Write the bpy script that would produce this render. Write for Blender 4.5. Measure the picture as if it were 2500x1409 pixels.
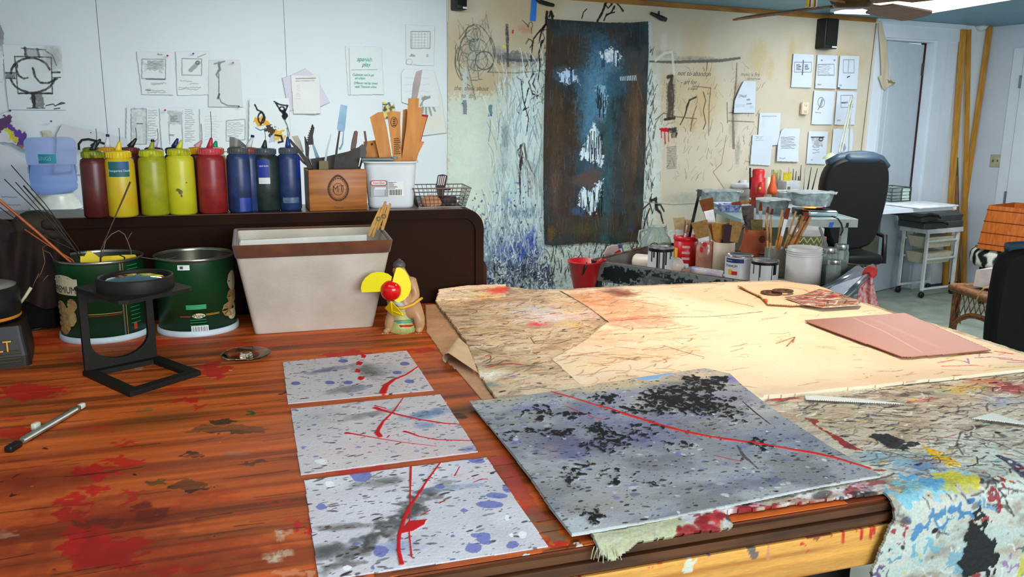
import bpy,bmesh,math,random
import numpy as np
from mathutils import Matrix,Vector,noise as mnoise
for _o in list(bpy.data.objects):bpy.data.objects.remove(_o)
SC=bpy.context.scene
COL=SC.collection
random.seed(7)
# ------------------------------------------------------------------ camera
FPX=2050.0;CX,CY=1250.0,704.5
PITCH=math.radians(12.0);ROLL=math.radians(0.5);CAMH=1.45
_f=np.array([0,math.cos(PITCH),-math.sin(PITCH)])
_r0=np.array([1.0,0,0]);_u0=np.array([0,math.sin(PITCH),math.cos(PITCH)])
_r=math.cos(ROLL)*_r0+math.sin(ROLL)*_u0
_u=-math.sin(ROLL)*_r0+math.cos(ROLL)*_u0
CAM=np.array([0,0,CAMH])
cam_data=bpy.data.cameras.new('camera')
cam_data.sensor_fit='HORIZONTAL';cam_data.sensor_width=36.0
cam_data.lens=FPX/2500.0*36.0
cam_data.clip_start=0.05;cam_data.clip_end=60
cam=bpy.data.objects.new('camera',cam_data);COL.objects.link(cam)
m=Matrix.Identity(4)
for i in range(3):
 m[i][0]=_r[i];m[i][1]=_u[i];m[i][2]=-_f[i];m[i][3]=CAM[i]
cam.matrix_world=m
SC.camera=cam
# ------------------------------------------------------------------ colour management, world, lamps
SC.view_settings.view_transform='Standard'
SC.view_settings.look='None'
SC.view_settings.gamma=1.0
SC.view_settings.use_curve_mapping=False
SC.view_settings.exposure=0.0
world=bpy.data.worlds.new('room_daylight');SC.world=world
world.use_nodes=True
_bg=world.node_tree.nodes['Background']
_bg.inputs[0].default_value=(0.62,0.74,0.86,1);_bg.inputs[1].default_value=0.95
def area_light(name,loc,target,sx,sy,power,color):
 l=bpy.data.lights.new(name,'AREA');l.shape='RECTANGLE';l.size=sx;l.size_y=sy
 l.energy=power;l.color=color
 o=bpy.data.objects.new(name,l);COL.objects.link(o)
 o.location=loc
 d=Vector(target)-Vector(loc)
 o.rotation_euler=d.to_track_quat('-Z','Y').to_euler()
 return o
 # daylight from a wide window behind and to the right of the camera
area_light('window_daylight',(1.7,-1.5,1.8),(0.0,1.6,0.9),2.2,1.3,100,(0.92,0.96,1.0))
# fluorescent fixtures over the wall side, then an added fill over the table
area_light('ceiling_tube_and_fill',(-0.45,3.6,2.1),(-0.6,4.0,0.0),1.6,0.4,31,(0.96,0.99,1.0))
area_light('ceiling_tube_and_fill',(2.7,4.7,2.08),(3.0,5.1,0.0),1.6,0.4,38,(0.96,0.99,1.0))
area_light('ceiling_tube_and_fill',(-0.1,0.75,2.12),(-0.05,1.0,0.0),1.5,0.5,8,(1.0,0.97,0.92))  # added fill over the table front to brighten sheets and wood, no fixture there
# warm clamp lamp over the right half of the work table
_l=bpy.data.lights.new('warm_work_lamp','SPOT');_l.energy=50;_l.color=(1.0,0.72,0.46)
_l.spot_size=math.radians(95);_l.spot_blend=1.0;_l.shadow_soft_size=0.12
_o=bpy.data.objects.new('warm_work_lamp',_l);COL.objects.link(_o)
_o.location=(0.62,1.62,2.0)
_o.rotation_euler=(Vector((0.5,1.9,1.0))-Vector((0.62,1.62,2.0))).to_track_quat('-Z','Y').to_euler()
# ------------------------------------------------------------------ pixel -> place helpers (photo frame 2500 x 1409)
def ray(x,y):return _f+(x-CX)/FPX*_r-(y-CY)/FPX*_u
def onpl(x,y,P0,n):
 d=ray(x,y);return CAM+d*(((np.asarray(P0)-CAM)@n)/(d@n))
def onz(x,y,z):return onpl(x,y,np.array([0,0,z]),np.array([0,0,1.0]))
def ony(x,y,Y):return onpl(x,y,np.array([0,Y,0]),np.array([0,1.0,0]))
def proj(p):
 d=np.asarray(p,float)-CAM;z=d@_f
 return np.array([CX+FPX*(d@_r)/z,CY-FPX*(d@_u)/z,z])
def depth(p):return float((np.asarray(p,float)-CAM)@_f)
TOP=1.0 # work table surface
ZC=2.155 # ceiling
AW=math.radians(26) # long back wall
dW=np.array([math.cos(AW),math.sin(AW),0]);nW=np.array([math.sin(AW),-math.cos(AW),0]);W0=np.array([0,5.33,0])
AT=math.radians(18) # table direction
dT=np.array([math.cos(AT),math.sin(AT),0]);vT=np.array([-math.sin(AT),math.cos(AT),0])
def wpt(s,z,off=0.0):return W0+dW*s+nW*off+np.array([0,0,z])
def onwall(x,y,off=0.0):return onpl(x,y,W0+nW*off,nW)
def tpt(u,v,z=TOP):return dT*u+vT*v+np.array([0,0,z])
def uvT(p):return float(p[0]*dT[0]+p[1]*dT[1]),float(p[0]*vT[0]+p[1]*vT[1])
# ------------------------------------------------------------------ materials
def lin(c):
 c=np.asarray(c,float)/255.0
 return np.where(c<=0.04045,c/12.92,((c+0.055)/1.055)**2.4)
def L4(c):v=lin(c);return(float(v[0]),float(v[1]),float(v[2]),1.0)
_MC={}
def mat(name,rgb,rough=0.6,metal=0.0,var=0.12,scale=18.0,bump=0.0,bscale=120.0,rgb2=None,stretch=None,trans=0.0,ior=1.45,alpha=1.0,emit=0.0,spec=0.5,sheen=0.0,coat=0.0):
 if name in _MC:return _MC[name]
 M=bpy.data.materials.new(name);M.use_nodes=True
 nt=M.node_tree;N=nt.nodes;K=nt.links;b=N['Principled BSDF']
 tc=N.new('ShaderNodeTexCoord');mp=N.new('ShaderNodeMapping');K.new(tc.outputs['Object'],mp.inputs[0])
 if stretch:mp.inputs['Scale'].default_value=stretch
 nz=N.new('ShaderNodeTexNoise');nz.inputs['Scale'].default_value=scale;nz.inputs['Detail'].default_value=5
 K.new(mp.outputs[0],nz.inputs['Vector'])
 rp=N.new('ShaderNodeValToRGB');K.new(nz.outputs['Fac'],rp.inputs[0])
 rp.color_ramp.elements[0].position=0.32;rp.color_ramp.elements[1].position=0.68
 c1=np.array(L4(rgb)[:3]);c2=np.array(L4(rgb2)[:3])if rgb2 is not None else np.clip(c1*(1+var),0,1)
 c0=c1 if rgb2 is not None else c1*(1-var)
 rp.color_ramp.elements[0].color=(*c0,1);rp.color_ramp.elements[1].color=(*c2,1)
 K.new(rp.outputs[0],b.inputs['Base Color'])
 b.inputs['Roughness'].default_value=rough;b.inputs['Metallic'].default_value=metal
 b.inputs['Specular IOR Level'].default_value=spec
 b.inputs['Transmission Weight'].default_value=trans;b.inputs['IOR'].default_value=ior
 b.inputs['Alpha'].default_value=alpha
 if sheen:b.inputs['Sheen Weight'].default_value=sheen
 if coat:b.inputs['Coat Weight'].default_value=coat;b.inputs['Coat Roughness'].default_value=0.15
 if emit:
  b.inputs['Emission Color'].default_value=(*c1,1);b.inputs['Emission Strength'].default_value=emit
 if bump:
  n2=N.new('ShaderNodeTexNoise');n2.inputs['Scale'].default_value=bscale;n2.inputs['Detail'].default_value=3
  K.new(mp.outputs[0],n2.inputs['Vector'])
  bp=N.new('ShaderNodeBump');bp.inputs['Strength'].default_value=bump;bp.inputs['Distance'].default_value=0.004
  K.new(n2.outputs['Fac'],bp.inputs['Height']);K.new(bp.outputs[0],b.inputs['Normal'])
 _MC[name]=M
 return M
def mat_vc(name,rough=0.75,bump=0.25,bscale=260.0,grain=0.10,gscale=420.0,spec=0.3,coat=0.0,metal=0.0,gstretch=(1,1,1)):
 """painted surface: the colour each spot of the thing has (colour attribute) broken up by a fine grain"""
 if name in _MC:return _MC[name]
 M=bpy.data.materials.new(name);M.use_nodes=True
 nt=M.node_tree;N=nt.nodes;K=nt.links;b=N['Principled BSDF']
 at=N.new('ShaderNodeAttribute');at.attribute_name='Col'
 tc=N.new('ShaderNodeTexCoord');mp=N.new('ShaderNodeMapping');K.new(tc.outputs['Object'],mp.inputs[0])
 mp.inputs['Scale'].default_value=gstretch
 nz=N.new('ShaderNodeTexNoise');nz.inputs['Scale'].default_value=gscale;nz.inputs['Detail'].default_value=4
 K.new(mp.outputs[0],nz.inputs['Vector'])
 mr=N.new('ShaderNodeMapRange');K.new(nz.outputs['Fac'],mr.inputs['Value'])
 mr.inputs['From Min'].default_value=0.3;mr.inputs['From Max'].default_value=0.7
 mr.inputs['To Min'].default_value=1-grain;mr.inputs['To Max'].default_value=1+grain
 vm=N.new('ShaderNodeVectorMath');vm.operation='SCALE'
 K.new(at.outputs['Color'],vm.inputs[0]);K.new(mr.outputs[0],vm.inputs['Scale'])
 K.new(vm.outputs[0],b.inputs['Base Color'])
 b.inputs['Roughness'].default_value=rough;b.inputs['Specular IOR Level'].default_value=spec
 b.inputs['Metallic'].default_value=metal
 if coat:b.inputs['Coat Weight'].default_value=coat;b.inputs['Coat Roughness'].default_value=0.2
 n2=N.new('ShaderNodeTexNoise');n2.inputs['Scale'].default_value=bscale;K.new(mp.outputs[0],n2.inputs['Vector'])
 bp=N.new('ShaderNodeBump');bp.inputs['Strength'].default_value=bump;bp.inputs['Distance'].default_value=0.003
 K.new(n2.outputs['Fac'],bp.inputs['Height']);K.new(bp.outputs[0],b.inputs['Normal'])
 _MC[name]=M
 return M
 # ------------------------------------------------------------------ objects
def prop(o,label=None,cat=None,group=None,kind=None):
 if label:o['label']=label
 if cat:o['category']=cat
 if group:o['group']=group
 if kind:o['kind']=kind
 return o
def thing(name,label,cat,loc=(0,0,0),rotz=0.0,group=None):
 o=bpy.data.objects.new(name,None);COL.objects.link(o)
 o.location=tuple(float(v)for v in loc);o.rotation_euler=(0,0,rotz);o.empty_display_size=0.05
 return prop(o,label,cat,group)
def wm(o):
 M=Matrix.Translation(o.location)@o.rotation_euler.to_matrix().to_4x4()@Matrix.Diagonal((*o.scale,1))
 return wm(o.parent)@M if o.parent else M
def frame(loc=(0,0,0),rz=0.0,rx=0.0,ry=0.0):
 return Matrix.Translation(Vector([float(v)for v in loc]))@Matrix.Rotation(rz,4,'Z')@Matrix.Rotation(ry,4,'Y')@Matrix.Rotation(rx,4,'X')
def axes(loc,x,y,z):
 M=Matrix.Identity(4)
 for i in range(3):M[i][0]=x[i];M[i][1]=y[i];M[i][2]=z[i];M[i][3]=loc[i]
 return M
def along(p,q,up=(0,0,1)):
 """frame at p with local Z pointing to q"""
 z=Vector([float(v)for v in q])-Vector([float(v)for v in p]);z.normalize()
 u=Vector(up)
 if abs(z.dot(u))>0.98:u=Vector((0,1,0))
 x=u.cross(z).normalized();y=z.cross(x)
 return axes([float(v)for v in p],x,y,z)
_TX={}
def text_geo(s,font_shear=0.0):
 k=(s,font_shear)
 if k in _TX:return _TX[k]
 c=bpy.data.curves.new('lettering','FONT');c.body=s;c.shear=font_shear;c.size=1.0
 c.align_x='CENTER';c.align_y='CENTER';c.resolution_u=3
 o=bpy.data.objects.new('lettering',c);COL.objects.link(o)
 dg=bpy.context.evaluated_depsgraph_get();e=o.evaluated_get(dg);me=e.to_mesh()
 vs=[tuple(v.co)for v in me.vertices];fs=[tuple(p.vertices)for p in me.polygons]
 e.to_mesh_clear();bpy.data.objects.remove(o);bpy.data.curves.remove(c)
 _TX[k]=(vs,fs)
 return _TX[k]
class MB:
 def __init__(s,M=None):s.v=[];s.f=[];s.m=[];s.sm=[];s.M=M or Matrix.Identity(4);s.mi=0
 def add(s,vs,fs,M=None,smooth=False,mi=None):
  T=s.M@M if M is not None else s.M
  b=len(s.v)
  s.v+=[tuple(T@Vector([float(a)for a in v]))for v in vs]
  s.f+=[tuple(b+i for i in f)for f in fs]
  s.m+=[s.mi if mi is None else mi]*len(fs);s.sm+=[smooth]*len(fs)
  return s
 def box(s,c,d,M=None,mi=None,bev=0.0):
  if bev:return s.rbox(c,d,bev,M,mi)
  x,y,z=c;a,b,h=d[0]/2,d[1]/2,d[2]/2
  vs=[(x+i*a,y+j*b,z+k*h)for k in(-1,1)for j in(-1,1)for i in(-1,1)]
  return s.add(vs,[(0,2,3,1),(4,5,7,6),(0,1,5,4),(2,6,7,3),(0,4,6,2),(1,3,7,5)],M,mi=mi)
 def rbox(s,c,d,r,M=None,mi=None,seg=2,smooth=True):
  bm=bmesh.new();bmesh.ops.create_cube(bm,size=1.0)
  bmesh.ops.scale(bm,vec=d,verts=bm.verts)
  bmesh.ops.bevel(bm,geom=list(bm.edges),offset=min(r,min(d)*0.49),segments=seg,affect='EDGES',profile=0.5)
  vs=[(v.co.x+c[0],v.co.y+c[1],v.co.z+c[2])for v in bm.verts];bm.verts.index_update()
  fs=[tuple(v.index for v in f.verts)for f in bm.faces];bm.free()
  return s.add(vs,fs,M,smooth,mi)
 def lathe(s,prof,n=32,M=None,mi=None,smooth=True,a0=0.0,a1=2*math.pi,sx=1.0,sy=1.0):
  full=abs(a1-a0-2*math.pi)<1e-6;k=n if full else n+1
  vs=[];fs=[]
  for r,z in prof:
   for i in range(k):
    a=a0+(a1-a0)*i/n;vs.append((r*math.cos(a)*sx,r*math.sin(a)*sy,z))
  for j in range(len(prof)-1):
   for i in range(n):
    i2=(i+1)%k
    fs.append((j*k+i,j*k+i2,(j+1)*k+i2,(j+1)*k+i))
  if full:
   if prof[0][0]>1e-5 and prof[0][0]==prof[0][0]:pass
  return s.add(vs,fs,M,smooth,mi)
 def cyl(s,r,z0,z1,n=24,M=None,mi=None,r2=None,cap=True):
  r2=r if r2 is None else r2
  vs=[(r*math.cos(2*math.pi*i/n),r*math.sin(2*math.pi*i/n),z0)for i in range(n)]+[(r2*math.cos(2*math.pi*i/n),r2*math.sin(2*math.pi*i/n),z1)for i in range(n)]
  s.add(vs,[(i,(i+1)%n,n+(i+1)%n,n+i)for i in range(n)],M,True,mi)
  if cap:
   s.add(vs[:n],[tuple(range(n-1,-1,-1))],M,False,mi);s.add(vs[n:],[tuple(range(n))],M,False,mi)
  return s
 def rod(s,p,q,r,r2=None,n=10,mi=None,cap=True):
  d=(Vector([float(a)for a in q])-Vector([float(a)for a in p])).length
  return s.cyl(r,0,d,n,along(p,q),mi,r2,cap)
 def tube(s,pts,rad,n=8,M=None,mi=None,closed=False,smooth=True):
  P=[Vector([float(a)for a in p])for p in pts];k=len(P)
  R=rad if isinstance(rad,(list,tuple))else[rad]*k
  vs=[];up=None
  for i in range(k):
   a=P[(i-1)%k]if(i or closed)else P[0];b=P[(i+1)%k]if(i<k-1 or closed)else P[-1]
   t=(b-a).normalized()
   if up is None:
    up=Vector((0,0,1))if abs(t.z)<0.9 else Vector((1,0,0))
   x=up.cross(t).normalized();y=t.cross(x);up=y
   for j in range(n):
    c=2*math.pi*j/n;vs.append(P[i]+x*(R[i]*math.cos(c))+y*(R[i]*math.sin(c)))
  fs=[]
  for i in range(k if closed else k-1):
   i2=(i+1)%k
   for j in range(n):fs.append((i*n+j,i*n+(j+1)%n,i2*n+(j+1)%n,i2*n+j))
  if not closed:fs+=[tuple(range(n-1,-1,-1)),tuple((k-1)*n+j for j in range(n))]
  return s.add(vs,fs,M,smooth,mi)
 def prism(s,poly,z0,z1,M=None,mi=None,smooth=False):
  n=len(poly)
  vs=[(p[0],p[1],z0)for p in poly]+[(p[0],p[1],z1)for p in poly]
  return s.add(vs,[tuple(range(n-1,-1,-1)),tuple(range(n,2*n))]+[(i,(i+1)%n,n+(i+1)%n,n+i)for i in range(n)],M,smooth,mi)
 def sphere(s,c,r,M=None,mi=None,n=16,sc=(1,1,1)):
  prof=[(max(1e-6,r*math.sin(math.pi*j/(n//2+2))),-r*math.cos(math.pi*j/(n//2+2)))for j in range(n//2+3)]
  T=Matrix.Translation(Vector([float(a)for a in c]))@Matrix.Diagonal((*sc,1))
  return s.lathe(prof,n,(M@T)if M is not None else T,mi)
 def loft(s,rings,M=None,mi=None,smooth=True,cap=True,closed=True):
  n=len(rings[0]);vs=[p for r in rings for p in r];fs=[]
  for j in range(len(rings)-1):
   for i in range(n if closed else n-1):fs.append((j*n+i,j*n+(i+1)%n,(j+1)*n+(i+1)%n,(j+1)*n+i))
  s.add(vs,fs,M,smooth,mi)
  if cap:
   s.add(rings[0],[tuple(range(n-1,-1,-1))],M,False,mi);s.add(rings[-1],[tuple(range(n))],M,False,mi)
  return s
 def text(s,t,size,M=None,mi=None,shear=0.0,sx=1.0):
  vs,fs=text_geo(t,shear)
  return s.add([(x*size*sx,y*size,z)for x,y,z in vs],fs,M,False,mi)
 def build(s,name,mats,parent=None,label=None,cat=None,group=None,kind=None,subdiv=0,world=True,weld=False):
  me=bpy.data.meshes.new(name)
  V=s.v
  if parent is not None and world:
   I=wm(parent).inverted();V=[tuple(I@Vector(v))for v in V]
  me.from_pydata(V,[],s.f)
  if not isinstance(mats,(list,tuple)):mats=[mats]
  for q in mats:me.materials.append(q)
  me.polygons.foreach_set('material_index',s.m);me.polygons.foreach_set('use_smooth',s.sm)
  if weld:
   bm=bmesh.new();bm.from_mesh(me);bmesh.ops.remove_doubles(bm,verts=bm.verts,dist=1e-5);bm.to_mesh(me);bm.free()
  me.update()
  o=bpy.data.objects.new(name,me);COL.objects.link(o)
  if parent is not None:o.parent=parent
  if subdiv:
   md=o.modifiers.new('smooth','SUBSURF');md.levels=subdiv;md.render_levels=subdiv
  return prop(o,label,cat,group,kind)
def copy_tree(o,parent=None):
 c=o.copy();COL.objects.link(c)
 if parent is not None:c.parent=parent
 for ch in[x for x in bpy.data.objects if x.parent==o]:copy_tree(ch,c)
 return c
def rrect(w,h,r,n=5):
 pts=[]
 for cx,cy,a0 in((w/2-r,h/2-r,0),(-w/2+r,h/2-r,90),(-w/2+r,-h/2+r,180),(w/2-r,-h/2+r,270)):
  for i in range(n+1):
   a=math.radians(a0+90*i/n);pts.append((cx+r*math.cos(a),cy+r*math.sin(a)))
 return pts
 # ------------------------------------------------------------------ painted sheets: dense grids whose spots carry the paint put on them
def vnoise(h,w,cy,cx,seed,octv=4,gain=0.5):
 rs=np.random.RandomState(seed);out=np.zeros((h,w));a=1.0;tot=0
 for o in range(octv):
  gy,gx=max(2,int(math.ceil(cy))+2),max(2,int(math.ceil(cx))+2)
  g=rs.rand(gy,gx)
  y=np.linspace(0,min(cy,gy-1.001),h);x=np.linspace(0,min(cx,gx-1.001),w)
  yi=np.minimum(y.astype(int),gy-2);xi=np.minimum(x.astype(int),gx-2)
  fy=y-yi;fx=x-xi;fy=fy*fy*(3-2*fy);fx=fx*fx*(3-2*fx)
  r0=g[yi][:,xi]*(1-fx)+g[yi][:,xi+1]*fx;r1=g[yi+1][:,xi]*(1-fx)+g[yi+1][:,xi+1]*fx
  out+=a*(r0*(1-fy[:,None])+r1*fy[:,None]);tot+=a;a*=gain;cy*=2;cx*=2
 return out/tot
def sstep(a,b,x):
 t=np.clip((x-a)/(b-a+1e-12),0,1);return t*t*(3-2*t)
class Sheet:
 def __init__(s,O,U,V,poly,res,base,seed=1,pad=0.0,bbox=None):
  """O,U,V: plane frame (U x V faces the viewer); poly: outline in photo pixels (or metres with bbox); res: grid step in metres"""
  s.O=np.asarray(O,float);s.U=np.asarray(U,float);s.V=np.asarray(V,float);s.N=np.cross(s.U,s.V);s.res=res
  s.seed=seed;s.rs=np.random.RandomState(seed);s.extra=[]
  s.poly=None
  if poly is not None:s.poly=np.array([s.m(*p)for p in poly])
  if bbox is None:
   x0,y0=s.poly.min(0)-pad;x1,y1=s.poly.max(0)+pad
  else:x0,y0,x1,y1=bbox
  s.x0,s.y0=x0,y0;s.w=int((x1-x0)/res)+2;s.h=int((y1-y0)/res)+2
  s.X=x0+np.arange(s.w)*res;s.Y=y0+np.arange(s.h)*res
  s.c=np.empty((s.h,s.w,3));s.c[:]=base
  s.H=np.zeros((s.h,s.w));s.alpha=np.ones((s.h,s.w),bool)
  k=0.012
  s.wx=(vnoise(s.h,s.w,s.h*res/k,s.w*res/k,seed+50,3)-0.5);s.wy=(vnoise(s.h,s.w,s.h*res/k,s.w*res/k,seed+51,3)-0.5)
  if s.poly is not None and bbox is None:s.alpha=s.inside(s.poly,0.0)
 def m(s,px,py):
  p=onpl(px,py,s.O,s.N)-s.O;return np.array([p@s.U,p@s.V])
 def W(s,x,y,h=0.0):return s.O+s.U*x+s.V*y+s.N*h
 def ppm(s,px,py):
  return depth(s.W(*s.m(px,py)))/FPX # metres per photo pixel, across
 def _win(s,x0,y0,x1,y1):
  i0=max(0,int((x0-s.x0)/s.res)-1);i1=min(s.w,int((x1-s.x0)/s.res)+3)
  j0=max(0,int((y0-s.y0)/s.res)-1);j1=min(s.h,int((y1-s.y0)/s.res)+3)
  return i0,i1,j0,j1
 def inside(s,P,rough=0.0,win=None):
  i0,i1,j0,j1=win or(0,s.w,0,s.h)
  X=np.broadcast_to(s.X[i0:i1],(j1-j0,i1-i0));Y=np.broadcast_to(s.Y[j0:j1,None],(j1-j0,i1-i0))
  if rough:X=X+s.wx[j0:j1,i0:i1]*rough;Y=Y+s.wy[j0:j1,i0:i1]*rough
  r=np.zeros((j1-j0,i1-i0),bool);n=len(P)
  for k in range(n):
   x1,y1=P[k];x2,y2=P[(k+1)%n]
   if y1==y2:continue
   t=(Y-y1)/(y2-y1);r^=((y1>Y)!=(y2>Y))&(X<x1+t*(x2-x1))
  return r
 def mix(s,win,a,col,H=0.0):
  i0,i1,j0,j1=win
  if a.ndim==2:a=a[...,None]
  s.c[j0:j1,i0:i1]=s.c[j0:j1,i0:i1]*(1-a)+np.asarray(col,float)*a
  if H:s.H[j0:j1,i0:i1]=np.maximum(s.H[j0:j1,i0:i1],H*a[...,0])
 def area(s,pts,col,alpha=1.0,rough=0.02,H=0.0,px=True,tex=0.0,tscale=(60,60)):
  P=np.array([s.m(*p)for p in pts])if px else np.array(pts,float)
  e=rough+0.004;w=s._win(P[:,0].min()-e,P[:,1].min()-e,P[:,0].max()+e,P[:,1].max()+e)
  if w[1]<=w[0]or w[3]<=w[2]:return
  a=s.inside(P,rough,w)*float(alpha)
  if tex:
   hh,ww=a.shape;n=vnoise(hh,ww,hh*s.res*tscale[1],ww*s.res*tscale[0],s.rs.randint(1<<30),3)
   a=a*np.clip(1-tex+tex*2.2*sstep(0.35,0.62,n),0,1)
  s.mix(w,a,col,H)
 def soft(s,px,py,rx,ry,col,alpha=1.0,power=1.5,ang=0.0,tex=0.0,ts=50):
  """soft patch; centre in pixels, radii in metres"""
  x,y=s.m(px,py);s.softm(x,y,rx,ry,col,alpha,power,ang,tex,ts)
 def softm(s,x,y,rx,ry,col,alpha=1.0,power=1.5,ang=0.0,tex=0.0,ts=50):
  R=max(rx,ry)*1.3;w=s._win(x-R,y-R,x+R,y+R)
  if w[1]<=w[0]or w[3]<=w[2]:return
  X=s.X[w[0]:w[1]][None]-x+s.wx[w[2]:w[3],w[0]:w[1]]*rx*0.6;Y=s.Y[w[2]:w[3]][:,None]-y+s.wy[w[2]:w[3],w[0]:w[1]]*ry*0.6
  c,q=math.cos(ang),math.sin(ang)
  d=((X*c+Y*q)/rx)**2+((-X*q+Y*c)/ry)**2
  a=np.clip(1-d,0,1)**power*alpha
  if tex:
   hh,ww=a.shape;n=vnoise(hh,ww,hh*s.res*ts,ww*s.res*ts,s.rs.randint(1<<30),3)
   a=a*np.clip(1-tex+tex*2.4*sstep(0.38,0.62,n),0,1)
  s.mix(w,np.clip(a,0,1),col)
 def blob(s,px,py,rx,ry,col,alpha=1.0,rough=0.006,H=0.0):
  """blob; centre and radii in photo pixels"""
  s.area([(px+rx*math.cos(t*math.pi/8),py+ry*math.sin(t*math.pi/8))for t in range(16)],col,alpha,rough,H)
 def stroke(s,pts,wpx,col,alpha=1.0,rough=0.3,H=0.0,px=True,dry=0.0,soft=0.25):
  P=np.array([s.m(*p)for p in pts])if px else np.array(pts,float);k=len(P)
  Wd=np.array(wpx if isinstance(wpx,(list,tuple))else[wpx]*k,float)
  if px:Wd=Wd*np.array([s.ppm(*p)for p in pts])
  Wd=np.maximum(Wd/2,s.res*0.45)
  e=Wd.max()*1.6+s.res
  w=s._win(P[:,0].min()-e,P[:,1].min()-e,P[:,0].max()+e,P[:,1].max()+e)
  if w[1]<=w[0]or w[3]<=w[2]:return
  A=np.zeros((w[3]-w[2],w[1]-w[0]))
  for i in range(k-1):
   a,b=P[i],P[i+1];ww=max(Wd[i],Wd[i+1])*1.6+s.res
   q=s._win(min(a[0],b[0])-ww,min(a[1],b[1])-ww,max(a[0],b[0])+ww,max(a[1],b[1])+ww)
   if q[1]<=q[0]or q[3]<=q[2]:continue
   X=s.X[q[0]:q[1]][None]-a[0];Y=s.Y[q[2]:q[3]][:,None]-a[1]
   d=b-a;L2=max(d@d,1e-12);t=np.clip((X*d[0]+Y*d[1])/L2,0,1)
   D=np.hypot(X-t*d[0],Y-t*d[1]);r=Wd[i]*(1-t)+Wd[i+1]*t
   r=r*(1+rough*2*s.wx[q[2]:q[3],q[0]:q[1]])
   al=1-sstep(r*(1-soft),r*(1+soft)+s.res*0.5,D)
   sl=A[q[2]-w[2]:q[3]-w[2],q[0]-w[0]:q[1]-w[0]];np.maximum(sl,al,out=sl)
  if dry:
   hh,wd=A.shape;n=vnoise(hh,wd,hh*s.res*160,wd*s.res*160,s.rs.randint(1<<30),2)
   A=A*np.clip(1-dry+dry*2.4*sstep(0.4,0.6,n),0,1)
  s.mix(w,A*alpha,col,H)
 def speckle(s,n,size,cols,alpha=(0.4,1.0),aspect=(1.0,2.5),ang=(0,math.pi),region=None,H=0.0,weight=None):
  """n small drops; size (min,max) metres; region: pixel polygon"""
  if region is not None:
   P=np.array([s.m(*p)for p in region]);bx0,by0=P.min(0);bx1,by1=P.max(0)
  else:bx0,by0,bx1,by1=s.X[0],s.Y[0],s.X[-1],s.Y[-1]
  cols=[np.asarray(c,float)for c in cols]
  mask=s.inside(P)if region is not None else None
  for _ in range(n):
   x=s.rs.uniform(bx0,bx1);y=s.rs.uniform(by0,by1)
   j=int((y-s.y0)/s.res);i=int((x-s.x0)/s.res)
   if j<0 or i<0 or j>=s.h or i>=s.w:continue
   if mask is not None and not mask[j,i]:continue
   if weight is not None and s.rs.rand()>weight[j,i]:continue
   r=size[0]+(size[1]-size[0])*s.rs.rand()**2.5;q=s.rs.uniform(*aspect);rx,ry=r*q,r
   an=s.rs.uniform(*ang);R=max(rx,ry)+s.res
   w=s._win(x-R,y-R,x+R,y+R)
   if w[1]<=w[0]or w[3]<=w[2]:continue
   X=s.X[w[0]:w[1]][None]-x;Y=s.Y[w[2]:w[3]][:,None]-y
   X=X+s.wx[w[2]:w[3],w[0]:w[1]]*r;Y=Y+s.wy[w[2]:w[3],w[0]:w[1]]*r
   c,sn=math.cos(an),math.sin(an)
   d=np.sqrt(((X*c+Y*sn)/rx)**2+((-X*sn+Y*c)/ry)**2)
   a=(1-sstep(0.75,1.1,d))*s.rs.uniform(*alpha)
   s.mix(w,a,cols[s.rs.randint(len(cols))],H)
 def flicks(s,n,length,width,cols,alpha=(0.4,0.9),ang=(0,math.pi),region=None,curl=0.5,weight=None):
  """n short thrown lines; sizes in metres"""
  if region is not None:
   P=np.array([s.m(*p)for p in region]);bx0,by0=P.min(0);bx1,by1=P.max(0);mask=s.inside(P)
  else:bx0,by0,bx1,by1=s.X[0],s.Y[0],s.X[-1],s.Y[-1];mask=None
  for _ in range(n):
   x=s.rs.uniform(bx0,bx1);y=s.rs.uniform(by0,by1)
   j=int((y-s.y0)/s.res);i=int((x-s.x0)/s.res)
   if mask is not None and(j<0 or i<0 or j>=s.h or i>=s.w or not mask[j,i]):continue
   if weight is not None and s.rs.rand()>weight[min(max(j,0),s.h-1),min(max(i,0),s.w-1)]:continue
   L=s.rs.uniform(*length);a=s.rs.uniform(*ang);pts=[(x,y)]
   for k in range(4):
    a+=s.rs.uniform(-curl,curl);x+=math.cos(a)*L/4;y+=math.sin(a)*L/4;pts.append((x,y))
   wd=s.rs.uniform(*width)
   s.stroke(pts,[wd,wd*1.1,wd*0.8,wd*0.6,wd*0.3],cols[s.rs.randint(len(cols))],s.rs.uniform(*alpha),px=False)
 def tone(s,amt,cy,cx,seed=0,octv=4,col=None,lo=0.35,hi=0.7):
  """low-frequency staining; cy,cx cells per metre"""
  n=vnoise(s.h,s.w,s.h*s.res*cy,s.w*s.res*cx,s.seed*7+seed,octv)
  if col is None:s.c*=(1+amt*(n-0.5)*2)[...,None]
  else:
   a=(sstep(lo,hi,n)*amt)[...,None];s.c=s.c*(1-a)+np.asarray(col,float)*a
  return n
 def write(s,t,px,py,hpx,mi=1,shear=0.25,ang=0.0,sx=0.9,off=0.0045):
  x,y=s.m(px,py);k=s.ppm(px,py)*hpx*1.3
  vs,fs=text_geo(t,shear);c,q=math.cos(ang),math.sin(ang)
  s.extra.append(([s.W(x+(a*sx*c-b*q)*k,y+(a*sx*q+b*c)*k,off+s.at(x,y))for a,b,_ in vs],fs,mi))
 def at(s,x,y):
  j=min(max(int((y-s.y0)/s.res),0),s.h-1);i=min(max(int((x-s.x0)/s.res),0),s.w-1);return s.H[j,i]
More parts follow.
